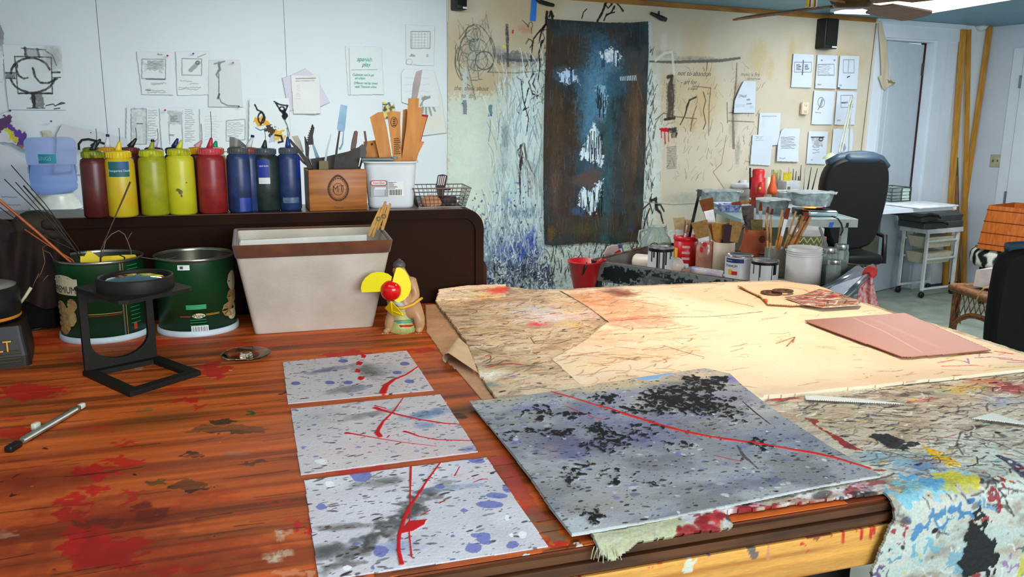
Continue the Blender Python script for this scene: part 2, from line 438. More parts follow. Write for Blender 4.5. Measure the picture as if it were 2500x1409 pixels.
 def build(s,name,mats,parent=None,thick=0.0008,warp=None,gain=1.0,edge=None,**kw):
  if not isinstance(mats,(list,tuple)):mats=[mats]
  A=s.alpha;fm=A[:-1,:-1]&A[1:,:-1]&A[:-1,1:]&A[1:,1:]
  idx=np.arange(s.h*s.w).reshape(s.h,s.w)
  q=np.stack([idx[:-1,:-1][fm],idx[:-1,1:][fm],idx[1:,1:][fm],idx[1:,:-1][fm]],1)
  gx,gy=np.meshgrid(s.X,s.Y)
  if warp is None:P=s.O+gx[...,None]*s.U+gy[...,None]*s.V+(s.H+thick)[...,None]*s.N;Pb=s.O+gx[...,None]*s.U+gy[...,None]*s.V+s.N*(np.maximum(s.H-0.004,0)*1.0)[...,None]*(s.H>0.006)[...,None]
  else:P=warp(gx,gy,s.H+thick);Pb=warp(gx,gy,np.maximum(s.H-0.003,0)*(s.H>0.006))
  P=P.reshape(-1,3);Pb=Pb.reshape(-1,3)
  e=np.concatenate([q[:,[0,1]],q[:,[1,2]],q[:,[2,3]],q[:,[3,0]]])
  key=np.sort(e,1);key=key[:,0].astype(np.int64)*(s.h*s.w)+key[:,1]
  _,inv,cnt=np.unique(key,return_inverse=True,return_counts=True)
  be=e[cnt[inv]==1]
  used=np.unique(q);remap=-np.ones(s.h*s.w,np.int64);remap[used]=np.arange(len(used))
  bv=np.unique(be);rb=-np.ones(s.h*s.w,np.int64);rb[bv]=len(used)+np.arange(len(bv))
  V=np.concatenate([P[used],Pb[bv]])
  Q=np.concatenate([remap[q],np.stack([remap[be[:,1]],remap[be[:,0]],rb[be[:,0]],rb[be[:,1]]],1)])
  C=lin(np.clip(s.c.reshape(-1,3),0,255))*gain
  ec=C[bv]*0.8 if edge is None else np.repeat(lin(edge)[None],len(bv),0)
  CC=np.concatenate([C[used],ec])
  mi=np.zeros(len(Q),np.int32)
  nq=len(Q);loops=Q.reshape(-1);starts=np.arange(nq)*4
  xv,xl,xs,xm=[],[],[],[]
  nv=len(V);nl=len(loops)
  for vs,fs,k in s.extra:
   xv.append(np.array(vs,float))
   for f in fs:xs.append(nl);xl.extend([nv+i for i in f]);nl+=len(f);xm.append(k)
   nv+=len(vs)
  if xv:
   V=np.concatenate([V]+xv);CC=np.concatenate([CC,np.full((len(V)-len(CC),3),0.02)])
   loops=np.concatenate([loops,np.array(xl)]);starts=np.concatenate([starts,np.array(xs)]);mi=np.concatenate([mi,np.array(xm,np.int32)])
  if parent is not None:
   I=np.array(wm(parent).inverted());V=V@I[:3,:3].T+I[:3,3]
  me=bpy.data.meshes.new(name)
  me.vertices.add(len(V));me.vertices.foreach_set('co',V.astype(np.float32).ravel())
  me.loops.add(len(loops));me.loops.foreach_set('vertex_index',loops.astype(np.int32))
  me.polygons.add(len(starts));me.polygons.foreach_set('loop_start',starts.astype(np.int32))
  sm=np.zeros(len(starts),bool);sm[:len(q)]=True
  me.polygons.foreach_set('use_smooth',sm);me.polygons.foreach_set('material_index',mi)
  at=me.color_attributes.new('Col','FLOAT_COLOR','POINT')
  at.data.foreach_set('color',np.concatenate([CC,np.ones((len(CC),1))],1).astype(np.float32).ravel())
  for k in mats:me.materials.append(k)
  me.update(calc_edges=True)
  o=bpy.data.objects.new(name,me);COL.objects.link(o)
  if parent is not None:o.parent=parent
  return prop(o,**kw)
def wall_sheet(poly,off,res,base,seed=1,**k):return Sheet(W0+nW*off,dW,(0,0,1),poly,res,base,seed,**k)
def table_sheet(poly,z,res,base,seed=1,**k):return Sheet((0,0,z),dT,vT,poly,res,base,seed,**k)
# ================================================================== THE ROOM
M_WALL=mat('wall_paint',(222,229,230),0.7,var=0.03,scale=2.2,bump=0.05,bscale=60)
M_WALLR=mat('wall_paint_blue_grey',(198,208,220),0.7,var=0.03,scale=3)
M_CEIL=mat('ceiling_metal_paint',(104,148,166),0.5,var=0.1,scale=3)
M_TRIM=mat('white_gloss_trim',(214,224,232),0.45,var=0.04,scale=4)
M_FLOOR=mat('concrete_floor',(160,170,156),0.5,var=0.0,rgb2=(128,140,128),scale=7,bump=0.1,bscale=40)
M_MINT=mat('mint_wall_beyond',(120,196,166),0.7,var=0.04)
M_GROOVE=mat('panel_joint',(150,152,150),0.8,var=0.1)
def wall_box(mb,s0,s1,z0,z1,th=0.12,mi=None):
 """slab of the back wall between two places along it"""
 vs=[wpt(s,z,-o)for z in(z0,z1)for o in(0,th)for s in(s0,s1)]
 mb.add(vs,[(0,1,3,2),(4,6,7,5),(0,4,5,1),(2,3,7,6),(0,2,6,4),(1,5,7,3)],mi=mi)
SEAMS=[-4.6,-2.29,-1.38,-0.44,3.16]
mb=MB()
for a,b in zip(SEAMS[:-1],SEAMS[1:]):wall_box(mb,a+0.0015,b-0.0015,0,ZC)
vs=[wpt(q,z,-o)for z in(0,ZC)for o in(0.005,0.11)for q in(-4.6,3.16)] # joint backing, 5 mm behind the panels
mb.add(vs,[(0,1,3,2),(4,6,7,5),(0,4,5,1),(2,3,7,6),(0,2,6,4),(1,5,7,3)],mi=1)
wall_box(mb,3.16,3.745,2.02,ZC);wall_box(mb,3.745,4.5,0,ZC)
mb.build('wall_back',[M_WALL,M_GROOVE],kind='structure')
dR=-nW*-1.0 # right wall runs from the corner towards the camera
dR=np.array([math.sin(AW),-math.cos(AW),0]);cR=wpt(4.38,0)
def rpt(t,z,off=0.0):return cR+dR*t-dW*off+np.array([0,0,z])
def onright(x,y,off=0.0):return onpl(x,y,cR-dW*off,dW)
mb=MB()
vs=[cR+dR*t+dW*o+np.array([0,0,z])for z in(0,ZC)for o in(0,0.12)for t in(-0.2,5.2)]
mb.add(vs,[(0,1,3,2),(4,6,7,5),(0,4,5,1),(2,3,7,6),(0,2,6,4),(1,5,7,3)])
mb.build('wall_right',M_WALLR,kind='structure')
lw=wpt(-4.6,0)
mb=MB();vs=[lw+dR*t-dW*o+np.array([0,0,z])for z in(0,ZC)for o in(0,0.12)for t in(-0.2,7.5)]
mb.add(vs,[(0,1,3,2),(4,6,7,5),(0,4,5,1),(2,3,7,6),(0,2,6,4),(1,5,7,3)])
mb.build('wall_left',M_WALL,kind='structure')
mb=MB();c=wpt(0,0)
vs=[W0+dW*a+nW*b+np.array([0,0,z])for z in(-0.1,0)for b in(-2.6,8.2)for a in(-5,5.2)]
mb.add(vs,[(0,1,3,2),(4,6,7,5),(0,4,5,1),(2,3,7,6),(0,2,6,4),(1,5,7,3)])
mb.build('floor',M_FLOOR,kind='structure')
mb=MB()
vs=[W0+dW*a+nW*b+np.array([0,0,z])for z in(ZC,ZC+0.1)for b in(-2.6,5.4)for a in(-5,5.2)]
mb.add(vs,[(0,1,3,2),(4,6,7,5),(0,4,5,1),(2,3,7,6),(0,2,6,4),(1,5,7,3)])
mb.build('ceiling',M_CEIL,kind='structure')
# room beyond the door: a mint wall, door leaf swung in
mb=MB()
vs=[wpt(s,z,-o)for z in(0,ZC)for o in(1.6,1.7)for s in(2.0,4.7)]
mb.add(vs,[(0,1,3,2),(4,6,7,5),(0,4,5,1),(2,3,7,6),(0,2,6,4),(1,5,7,3)])
mb.build('wall_beyond',M_MINT,kind='structure')
mb=MB() # casing: head board with a crown strip, right jamb board
def wbar(mb,s0,s1,z0,z1,o0,o1,mi=None):
 vs=[wpt(s,z,o)for z in(z0,z1)for o in(o0,o1)for s in(s0,s1)]
 mb.add(vs,[(0,2,3,1),(4,5,7,6),(0,1,5,4),(2,6,7,3),(0,4,6,2),(1,3,7,5)],mi=mi)
wbar(mb,3.06,4.02,2.02,2.118,0.0,0.022);wbar(mb,3.04,4.04,2.118,ZC-0.002,0.0,0.035)
wbar(mb,3.745,3.86,0,2.02,0.0,0.022);wbar(mb,3.86,4.00,0,2.02,0.0,0.012);wbar(mb,3.06,3.16,0,2.02,0.0,0.022)
wbar(mb,3.73,3.745,0,2.02,-0.12,0.0);wbar(mb,3.16,3.73,2.005,2.02,-0.12,0.0)
mb.build('trim_1',M_TRIM,kind='structure',label='white door casing')
door=thing('door_1',None,None,wpt(3.715,0,-0.12),AW+math.radians(12));door['kind']='structure'
mb=MB(wm(door));mb.box((-0.285,-0.02,1.0),(0.57,0.036,1.985));mb.box((-0.285,-0.04,1.0),(0.43,0.004,1.7))
mb.build('door_leaf',mat('door_grey_paint',(192,204,212),0.5,var=0.03),door)
mb=MB(wm(door));mb.box((0.0,-0.045,1.80),(0.03,0.012,0.10));mb.cyl(0.007,1.745,1.855,10,Matrix.Translation((0.012,-0.05,0)))
mb.build('hinge',mat('old_brass',(92,84,70),0.4,0.8),door)
mb=MB();wbar(mb,3.722,3.732,0,2.01,-0.115,-0.07)
mb.build('trim_2',mat('dark_red_gap_strip',(58,24,28),0.7),kind='structure')  # dark strip standing in for the shaded gap at the hinge side
# second door at the right wall with its hinge line
mb=MB()
def rbar(mb,t0,t1,z0,z1,o0,o1,mi=None):
 vs=[rpt(t,z,o)for z in(z0,z1)for o in(o0,o1)for t in(t0,t1)]
 mb.add(vs,[(0,1,3,2),(4,6,7,5),(0,4,5,1),(2,3,7,6),(0,2,6,4),(1,5,7,3)],mi=mi)
pd=onright(2492,250);td=float((pd-cR)@dR)
rbar(mb,td-0.10,td-0.012,0,1.97,0,0.015);rbar(mb,td+0.0,td+0.8,0,1.93,0,0.03)
d2=mb.build('door_2',M_TRIM,kind='structure')
mb=MB();hz=onright(2490,200)[2]
for z in(hz,0.78,0.25):
 rbar(mb,td-0.016,td+0.004,z-0.05,z+0.05,0.015,0.034)
mb.build('hinge',mat('brushed_steel',(150,152,154),0.35,0.9),d2)
# baseboard with dark gap along the back right corner, timber strip along the top of the wall
mb=MB();wbar(mb,4.0,4.38,0.0,0.012,0.0,0.02);rbar(mb,0,td-0.1,0,0.012,0.0,0.02)
mb.build('baseboard_right',mat('dark_base_gap',(48,54,54),0.8),kind='structure')
M_STRIP=mat('timber_strip',(176,124,52),0.6,rgb2=(140,92,40),scale=6,stretch=(1,1,6))
mb=MB();wbar(mb,-0.44,3.04,ZC-0.032,ZC-0.001,0.0,0.02)
mb.build('trim_3',M_STRIP,kind='structure',label='ochre timber strip along the top of the wall')
# ================================================================== THE WORK TABLE
VF=uvT(onz(2165,1215,TOP))[1];UR=1.405;VB=1.905;UL=-1.03
table=thing('work_table','long work table with a red-stained, paint-splashed wooden top and pine front board','table',tpt(0.2,1.33,0),AT)
M_WOODP=mat_vc('stained_tabletop_wood',0.5,0.12,200,0.16,60,0.18,gstretch=(1.2,22,1))
M_WOODD=mat('dark_stained_wood',(84,40,20),0.5,rgb2=(130,62,28),scale=5,stretch=(1,12,12))
M_PINE=mat('pine_front_board',(196,140,62),0.55,rgb2=(150,94,38),scale=5,stretch=(1,10,14),bump=0.1)
M_BLACKLEG=mat('black_painted_legs',(26,24,22),0.6)
M_RED=mat('red_enamel_paint',(206,24,24),0.25,var=0.1)
ws=Sheet((0,0,TOP),dT,vT,None,0.0016,(188,88,34),11,bbox=(-0.52,VF,0.66,VB))
ws.tone(0.30,55,2.2,1,4);ws.tone(0.7,26,1.7,2,4,(126,52,20),0.48,0.74)
ws.tone(0.55,60,2.4,3,4,(84,40,16),0.6,0.78);ws.tone(0.55,34,2.0,4,3,(206,106,44),0.56,0.8)
ws.tone(0.55,14,2.5,6,3,(60,46,18),0.62,0.8)
RD=(186,26,20)
for x,y,rx,ry,a in[(70,958,78,20,.8),(120,950,60,10,.5),(40,1062,62,17,.7),(252,1050,42,9,.6),(228,1156,60,17,.95),(310,1128,50,13,.75),(222,1194,46,10,.85),(182,1226,46,14,.95),(313,1216,16,19,.8),(168,1264,38,19,.95),(240,1340,95,46,1),(200,1310,50,22,.9),(300,1370,60,22,.9),(210,1372,52,20,.9),(480,1330,46,8,.6),(430,1350,60,8,.4),(522,906,34,19,.9),(458,978,34,8,.85),(486,996,14,6,.85),(440,952,
46,13,.6),(495,958,18,5,.7),(310,1085,28,5,.7),(545,1212,55,8,.35),(272,1270,12,5,.5),(335,1250,24,6,.3),(735,1290,24,14,.9),(700,1265,14,5,.5),(850,868,70,10,.9),(800,1010,80,8,.5),(950,988,70,7,.9),(880,1150,90,10,.9),(1270,1235,30,12,.6),(1355,1330,34,10,.9),(30,1020,40,8,.4),(660,1225,40,5,.4),(130,830,60,20,.45),(370,840,50,12,.6),(440,835,60,10,.5),(200,875,40,14,.5),(620,1180,50,5,.3),(1020,
855,40,6,.8),(430,1395,60,7,.7),(610,845,60,10,.55),(760,840,60,8,.4)]:
 pts=[(x+rx*math.cos(t*math.pi/8)*(1+.25*math.sin(3*t+x)),y+ry*math.sin(t*math.pi/8)*(1+.2*math.cos(2*t+y)))for t in range(16)]
 ws.area(pts,RD if a>.6 else(196,40,18),a*.9,0.035,tex=.15 if a>.6 else .5,tscale=(20,90))
ws.area([(1195,1118),(1235,1112),(1300,1215),(1330,1270),(1290,1268)],(176,60,58),.75,.01,tex=.5,tscale=(10,80))
ws.area([(1260,1245),(1310,1235),(1400,1330),(1350,1325)],(120,96,76),.75,.02,tex=.6,tscale=(20,40))
for x,y,rx,ry,c,a in[(464,1190,62,13,(36,30,12),.85),(560,1050,105,11,(52,42,22),.7),(586,1110,36,6,(128,128,126),.7),(612,1010,16,4,(16,92,22),.95),(360,1255,40,26,(40,22,12),.6),(240,1280,60,10,(44,26,12),.6),(470,1112,30,6,(40,26,14),.7),(380,1180,30,7,(48,52,18),.6),(28,1212,14,5,(20,14,8),.9),(540,1030,30,8,(30,26,14),.7),(350,1002,14,5,(120,96,60),.5),(115,1095,10,3,(30,20,12),.8),(40,1168,12,
3,(30,20,12),.8),(12,1305,22,12,(196,186,160),.7),(690,1300,8,14,(190,184,160),.5),(1000,1240,60,10,(60,30,14),.6),(720,960,30,4,(40,22,10),.7),(1090,1020,60,9,(38,20,10),.7),(1120,1080,40,7,(40,22,10),.6),(1150,1130,50,5,(44,24,12),.5),(620,1130,40,5,(40,26,14),.5),(700,1400,40,12,(214,140,100),.7),(760,1396,20,12,(222,170,140),.6)]:
 ws.area([(x+rx*math.cos(t*math.pi/8),y+ry*math.sin(t*math.pi/8))for t in range(16)],c,a,0.03,tex=.5,tscale=(15,90))
for x,y in[(640,1362),(660,1358),(680,1355),(700,1352),(655,1370),(672,1368),(672,1304),(676,1318),(330,900)]:
 for k in range(5):ws.stroke([(x+k*4,y-9),(x+k*4+1,y+5)],1.5,(205,200,180),.6,dry=.6)
for x,y,rx,ry in[(120,1330,.16,.10),(300,1250,.12,.06),(60,1180,.1,.06),(420,1370,.12,.05)]:ws.soft(x,y,rx,ry,(112,30,14),.5,.8,0,.5,30)  # red-brown tone at the near left, with the light falloff there painted in
ws.speckle(120,(.0007,.002),[(220,206,170),(24,14,8),(200,60,30)],(.5,1))
ws.flicks(260,(.02,.09),(.001,.002),[(60,24,10),(40,20,8),(90,40,16)],(.3,.7),ang=(-.05,.1),curl=.05)
# front rim of the top: dried drips and splashes
ws.area([(560,1409),(1150,1409),(1440,1345),(1420,1318),(1340,1345),(790,1409)],(70,40,22),.55,.02,tex=.6,tscale=(20,90))
for x,y,rx,ry,c in[(1215,1392,26,10,(200,60,24)),(1170,1396,20,8,(210,96,40)),(1303,1358,22,9,(196,222,226)),(1412,1335,14,4,(214,206,192)),(1260,1385,8,14,(150,30,20)),(1140,1400,30,9,(160,50,24)),(1380,1322,22,7,(200,44,30))]:
 ws.blob(x,y,rx,ry,c,.9,.03,.0008)
 # body of the top: the unpainted rest and the underside, in the same mesh
bx=MB();T0=axes((0,0,0),dT,vT,(0,0,1))
bx.box(((UL-0.52)/2,(VF+VB)/2,TOP-0.009),(-0.52-UL,VB-VF,0.018),T0);bx.box(((0.66+UR)/2,(VF+VB)/2,TOP-0.009),(UR-0.66,VB-VF,0.018),T0)
bx.box(((UL+UR)/2,(VF+VB)/2,TOP-0.014),(UR-UL,VB-VF,0.026),T0)
ws.extra.append(([v for v in bx.v],bx.f,1))
ws.build('tabletop',[M_WOODP,M_WOODD],table,thick=0.0006)
mb=MB(T0) # stacked mouldings under the edge
mb.box(((UL+UR)/2,VF-0.002,TOP-0.008),(UR-UL,0.008,0.009));mb.box(((UL+UR)/2,VF-0.004,TOP-0.020),(UR-UL,0.010,0.009));mb.box(((UL+UR)/2,VF,TOP-0.026),(UR-UL,0.012,0.006))
mb.build('edge_moulding',mat('edge_moulding_wood',(96,56,24),0.5,rgb2=(52,30,14),scale=8,stretch=(1,10,10)),table)
pp=Sheet(tpt(0,VF-0.006,0),dT,(0,0,1),None,0.0022,(206,150,70),12,bbox=(UL,TOP-0.078,UR,TOP-0.030))
pp.tone(.22,90,4,1);pp.tone(.5,120,5,2,3,(150,90,34),.5,.75)
for x,y,rx,ry,c in[(1603,1372,8,12,(226,84,30)),(1674,1370,12,20,(205,214,200)),(1830,1343,15,12,(92,86,90)),(1720,1352,7,9,(112,100,126)),(1990,1300,34,12,(120,60,30)),(1960,1332,4,8,(190,50,30)),(2080,1290,10,4,(150,90,60))]:
 pp.blob(x,y,rx,ry,c,.85,.02)
for x,y0,y1,w,c in[(1412,1330,1409,7,(170,24,20)),(2053,1250,1320,5,(176,30,24)),(2097,1240,1312,6,(180,26,22)),(2120,1232,1310,5,(180,26,22)),(2128,1232,1300,4,(160,24,20)),(1870,1268,1360,4,(190,130,100)),(1802,1275,1330,4,(170,160,140)),(1285,1385,1409,6,(160,24,20))]:
 pp.stroke([(x,y0),(x+1,(y0+y1)/2),(x,y1)],[w,w*.8,w*1.1],c,.9)
pp.build('front_board',[mat_vc('painted_pine',0.55,0.2,120,0.12,40,gstretch=(2,20,20))],table,thick=0.004)
mb=MB(T0);mb.box(((UL+UR)/2,VF+0.012,TOP-0.054),(UR-UL,0.028,0.048));mb.box(((UL+UR)/2,VB-0.02,TOP-0.06),(UR-UL,0.03,0.07))
mb.box((UR-0.02,(VF+VB)/2,TOP-0.06),(0.03,VB-VF-0.1,0.07));mb.build('apron',M_PINE,table)
for u,v,w in[(UR-0.08,VF+0.10,0.09),(0.66,VF+0.09,0.10),(UL+0.1,VF+0.1,0.09),(UR-0.08,VB-0.1,0.09),(UL+0.1,VB-0.1,0.09)]:
 mb=MB(T0);mb.box((u,v,(TOP-0.078)/2),(w,w,TOP-0.078));mb.build('leg',M_BLACKLEG,table)
mb=MB(T0);mb.box((0.18,VB-0.2,0.35),(2.2,0.06,0.08));mb.box((0.48,VF+0.12,0.5),(0.03,0.04,0.84));mb.build('brace',M_BLACKLEG,table)
_c=tpt(0.66,1.30,0)
mb=MB(frame(_c,AT));mb.box((0,0,0.31),(0.5,0.34,0.62));mb.box((0,0.09,0.622),(0.5,0.165,0.004));mb.box((0,-0.085,0.622),(0.5,0.165,0.004))
bxo=thing('cardboard_box','tan cardboard box on the floor under the front board of the work table','box',_c,AT)
mb.build('carton',mat('cardboard_tan',(170,124,88),0.8),bxo)
mb=MB(frame(_c,AT));mb.box((0,0,0.626),(0.05,0.335,0.002));mb.build('packing_tape',mat('packing_tape_brown',(150,110,70),0.3),bxo)
# ------------------------------------------------------------------ painted drop cloth over the right half, hanging over the front
M_CLOTH=mat_vc('paint_crusted_canvas',0.72,0.5,150,0.12,300,0.35)
DB=0.0015
ZCL=TOP+0.0028
u0h=uvT(onz(2165,1213,TOP))[0]
polyB=[(1042,714),(1100,706),(1190,701),(1240,706),(1300,713),(1370,712),(1480,706),(1700,697),(1900,690),(1990,704),(2110,748)]
polyB_uv=[uvT(onz(*p,TOP))for p in polyB]
polyB_uv+=[(UR+0.005,1.60),(UR+0.005,VF-0.40)]
left=[(2110,1409)]
hang0=onpl(2112,1400,tpt(0,VF-0.012,0),vT);hu,hz=float(hang0@dT),float(hang0[2])
polyB_uv+=[(hu-0.03,VF-0.40),(hu,VF-(TOP-hz)),(u0h-0.006,VF-0.02),(u0h-0.004,VF+0.004),(0.60,VF+0.010),(0.50,VF+0.012)]
polyB_uv+=[uvT(onz(*p,TOP))for p in[(1790,1290),(1560,1325),(1500,1352),(1462,1350),(1440,1318),(1425,1300),(1205,976),(1165,915),(1140,850),(1100,792),(1062,742)]]
q=np.array(polyB_uv)
cb=Sheet((0,0,ZCL),dT,vT,None,DB,(212,186,152),21,bbox=(q[:,0].min()-.01,VF-0.33,UR+0.006,q[:,1].max()+.01))
cb.alpha=cb.inside(q,0.006)
GY,GX=np.meshgrid(cb.Y,cb.X,indexing='ij')
# background tones: tan at the back left, chalky grey-green towards the front right
k=sstep(1.50,1.05,GY+0.25*(0.9-GX))[...,None];cb.c=cb.c*(1-k)+np.array((204,196,178.))*k
k=sstep(VF+.12,VF-.05,GY)[...,None];cb.c=cb.c*(1-k)+np.array((190,206,196.))*k
cb.tone(.16,9,7,1);cb.tone(.5,30,12,2,4,(170,140,108),.5,.7);cb.tone(.4,45,18,3,3,(226,216,196),.5,.7);cb.tone(.4,60,26,4,3,(120,100,80),.58,.74)
BACK=[(1050,715),(1480,705),(1560,800),(1640,905),(1300,960),(1200,970),(1100,800)]
BR=[(1860,985),(2500,900),(2500,1200),(2160,1210),(2140,1160),(1900,1010)]
# patches of colour on the back part
for x,y,rx,ry,c,a,tx in[(1340,775,.10,.10,(226,214,222),.85,.5),(1290,760,.07,.05,(190,200,216),.7,.6),(1430,770,.08,.06,(240,196,196),.7,.6),(1250,745,.06,.04,(224,206,200),.6,.5),(1200,712,.05,.05,(204,60,40),.95,.2),(1225,707,.03,.04,(190,50,36),.9,.2),(1180,727,.03,.03,(226,160,60),.8,.4),(1315,795,.028,.022,(226,40,60),.85,.7),(1385,795,.04,.02,(240,186,40),.9,.7),(1410,805,.02,.012,(240,170,60),
.9,.6),(1395,765,.03,.03,(244,214,140),.7,.6),(1130,725,.07,.04,(196,182,130),.7,.3),(1160,745,.05,.03,(120,96,84),.5,.7),(1180,812,.05,.03,(196,176,120),.5,.5),(1150,810,.02,.012,(226,176,60),.7,.6),(1200,922,.036,.03,(244,240,226),.95,.3),(1195,945,.025,.02,(110,140,130),.8,.5),(1250,925,.012,.01,(120,110,170),.8,.4),(1270,900,.06,.05,(150,132,90),.5,.8),(1180,870,.05,.05,(130,110,70),.6,.8),(1440,
990,.1,.05,(206,192,150),.5,.6),(1400,745,.03,.02,(226,150,110),.6,.6),(1480,730,.04,.03,(206,130,80),.6,.5),(1200,760,.05,.05,(226,180,150),.6,.5)]:
 cb.soft(x,y,rx,ry,c,a,1.0,0,tx,60)
cb.stroke([(1185,905),(1215,898),(1250,895),(1298,899)],[3,9,10,4],(170,50,46),.85,dry=.5)
cb.stroke([(1355,880),(1375,887),(1400,883),(1412,872),(1445,870)],2.5,(190,76,50),.9)
cb.stroke([(1295,830),(1305,845),(1350,846),(1375,840),(1395,833)],2,(60,40,34),.8);cb.stroke([(1430,838),(1470,842),(1515,842),(1526,835)],2,(110,80,66),.7)
cb.stroke([(1100,776),(1143,775)],[2,5],(30,24,24),.9);cb.stroke([(1140,827),(1175,825)],[2,5],(40,34,30),.9);cb.stroke([(1140,850),(1172,850)],[2,4],(40,34,30),.9);cb.stroke([(1160,855),(1200,868)],[2,3],(60,60,30),.8)
cb.speckle(700,(.0008,.004),[(60,44,30),(30,24,22),(90,66,44),(240,234,220),(120,104,60),(204,90,70),(220,180,60)],(.4,.95),(1,4),(-.5,.7),BACK)
cb.flicks(900,(.01,.05),(.0012,.0028),[(90,68,50),(60,46,36),(120,92,66),(236,226,206),(150,120,90)],(.3,.8),(-.35,.55),BACK,.5)
# front right part
for x,y,rx,ry,c,a,tx in[(2250,1000,.12,.06,(196,182,160),.6,.5),(2100,1040,.12,.08,(198,180,152),.7,.4),(2460,950,.05,.04,(160,40,44),.8,.7),(2400,935,.05,.03,(220,110,60),.6,.7),(2350,955,.06,.025,(220,170,60),.8,.6),(2450,985,.06,.03,(150,170,210),.7,.6),(2300,960,.05,.02,(150,190,186),.6,.6),(2230,968,.05,.012,(50,44,44),.9,.6),(2120,970,.04,.015,(50,44,44),.7,.7),(2250,982,.03,.012,(230,130,116),
.9,.3),(1920,977,.04,.012,(160,30,34),.9,.3),(2240,1145,.05,.03,(90,130,190),.8,.5),(2180,1125,.05,.03,(130,180,196),.7,.5),(2120,1120,.04,.02,(110,160,190),.7,.5),(2420,1110,.10,.10,(206,222,214),.6,.3)]:
 cb.soft(x,y,rx,ry,c,a,1.0,0,tx,60)
cb.area([(1965,1028),(1990,1030),(2000,1050),(2030,1062),(2060,1080),(2105,1105),(2095,1108),(2050,1092),(2010,1062),(1985,1045)],(150,34,36),.92,.012,.0008)
cb.area([(2122,1066),(2150,1064),(2190,1078),(2245,1085),(2252,1092),(2200,1102),(2215,1108),(2170,1100),(2145,1085)],(34,34,40),.92,.02,.001)
cb.area([(2250,1092),(2262,1092),(2290,1112),(2330,1125),(2343,1142),(2310,1140),(2280,1128),(2265,1110)],(238,186,20),.95,.02,.001)
cb.stroke([(2400,1045),(2345,1060),(2335,1090),(2350,1115)],3,(70,66,66),.8);cb.stroke([(2420,1040),(2370,1055),(2370,1070),(2430,1085),(2500,1115)],3,(60,56,58),.8);cb.stroke([(2240,1080),(2300,1075),(2335,1065)],2.5,(180,60,60),.8)
cb.stroke([(2440,1120),(2470,1135),(2500,1160)],[16,30,34],(44,42,70),.9,dry=.2)
cb.stroke([(2425,1055),(2450,1070),(2440,1060)],[10,14,6],(80,90,84),.8,dry=.6)
cb.speckle(900,(.0006,.0034),[(40,34,34),(90,70,60),(238,240,230),(60,110,160),(160,50,50),(120,190,190),(20,20,24),(230,200,80)],(.5,1),(1,4),(-.6,.3),BR)
cb.flicks(1300,(.008,.045),(.001,.0024),[(70,60,56),(240,238,228),(120,104,92),(36,32,34),(150,130,110)],(.3,.85),(-.5,.25),BR,.6)
cb.area([(1440,1318),(1600,1280),(1660,1275),(1680,1300),(1560,1330),(1480,1350)],(196,202,160),.9,.02,tex=.4)
cb.area([(1690,1272),(1870,1240),(2060,1205),(2080,1225),(1880,1262),(1690,1295)],(200,40,44),.85,.03,tex=.5,tscale=(30,60))
cb.area([(1900,1235),(2150,1190),(2160,1212),(1930,1262)],(188,172,150),.9,.02,tex=.3)
cb.speckle(160,(.002,.009),[(210,210,214),(236,230,230),(150,30,36),(60,50,50)],(.5,1),(1,3),(-.2,.5),[(1650,1265),(2140,1180),(2160,1215),(1650,1310)])
# hanging front fall: painted through the front plane
hp=Sheet(tpt(0,VF-0.012,0),dT,(0,0,1),None,.1,(0,0,0),1,bbox=(0,0,1,1))
def fall(px,py):
 x,z=hp.m(px,py);return(x,VF-(TOP-z))
def farea(pts,c,a=.9,r=.02,H=0.0,**k):cb.area([fall(*p)for p in pts],c,a,r,H,px=False,**k)
def fblob(x,y,rx,ry,c,a=.9,r=.03):farea([(x+rx*math.cos(t*math.pi/8),y+ry*math.sin(t*math.pi/8))for t in range(16)],c,a,r,.0006)
FALL=[(0.60,VF-.33),(UR,VF-.33),(UR,VF+.03),(0.64,VF+.03)]
Pf=np.array(FALL);fm=cb.inside(Pf)
wgt=fm.astype(float)
cb.flicks(1800,(.006,.03),(.001,.0026),[(120,110,100),(240,246,240),(60,52,52),(226,240,236)],(.3,.85),(0,math.pi),None,.9,wgt)
cb.speckle(2600,(.001,.005),[(70,60,60),(240,246,240),(120,170,180),(140,40,44),(60,120,160),(226,240,236),(24,24,26),(214,196,60)],(.4,.95),(1,2),(0,3),None,0,wgt)
for x,y,rx,ry,c in[(2215,1225,36,26,(120,196,220)),(2290,1195,60,34,(140,208,226)),(2300,1180,30,20,(96,170,220)),(2380,1160,40,26,(180,220,220)),(2370,1175,36,20,(232,210,40)),(2350,1200,30,18,(200,200,90)),(2260,1290,40,12,(60,130,180)),(2330,1265,36,20,(50,120,180)),(2400,1240,26,10,(90,160,200)),(2220,1305,18,12,(60,130,190)),(2340,1385,60,20,(120,170,190)),(2250,1350,30,12,(110,180,200)),(2160,
1370,20,10,(80,150,180)),(2430,1225,12,16,(150,30,34)),(2420,1240,16,5,(150,30,34)),(2110,1400,14,12,(90,60,110)),(2490,1380,20,22,(200,200,60)),(2450,1390,20,12,(150,120,170)),(2370,1285,20,10,(150,30,34)),(2180,1305,8,26,(150,40,44))]:
 fblob(x,y,rx,ry,c,.8,.05)
farea([(2345,1290),(2375,1282),(2385,1325),(2415,1330),(2410,1380),(2395,1409),(2330,1409),(2322,1370),(2340,1330)],(16,22,22),.97,.03,.001)
farea([(2355,1262),(2378,1258),(2384,1276),(2362,1278)],(20,24,24),.95,.02)
cb.H=np.maximum(cb.H,0)+.0014*vnoise(cb.h,cb.w,90,80,5,3)
bulge=0.004*vnoise(cb.h,cb.w,9,8,8,2)+.003*sstep(.6,.5,GX)*vnoise(cb.h,cb.w,14,14,9,2)
cb.H+=bulge
RB=0.022
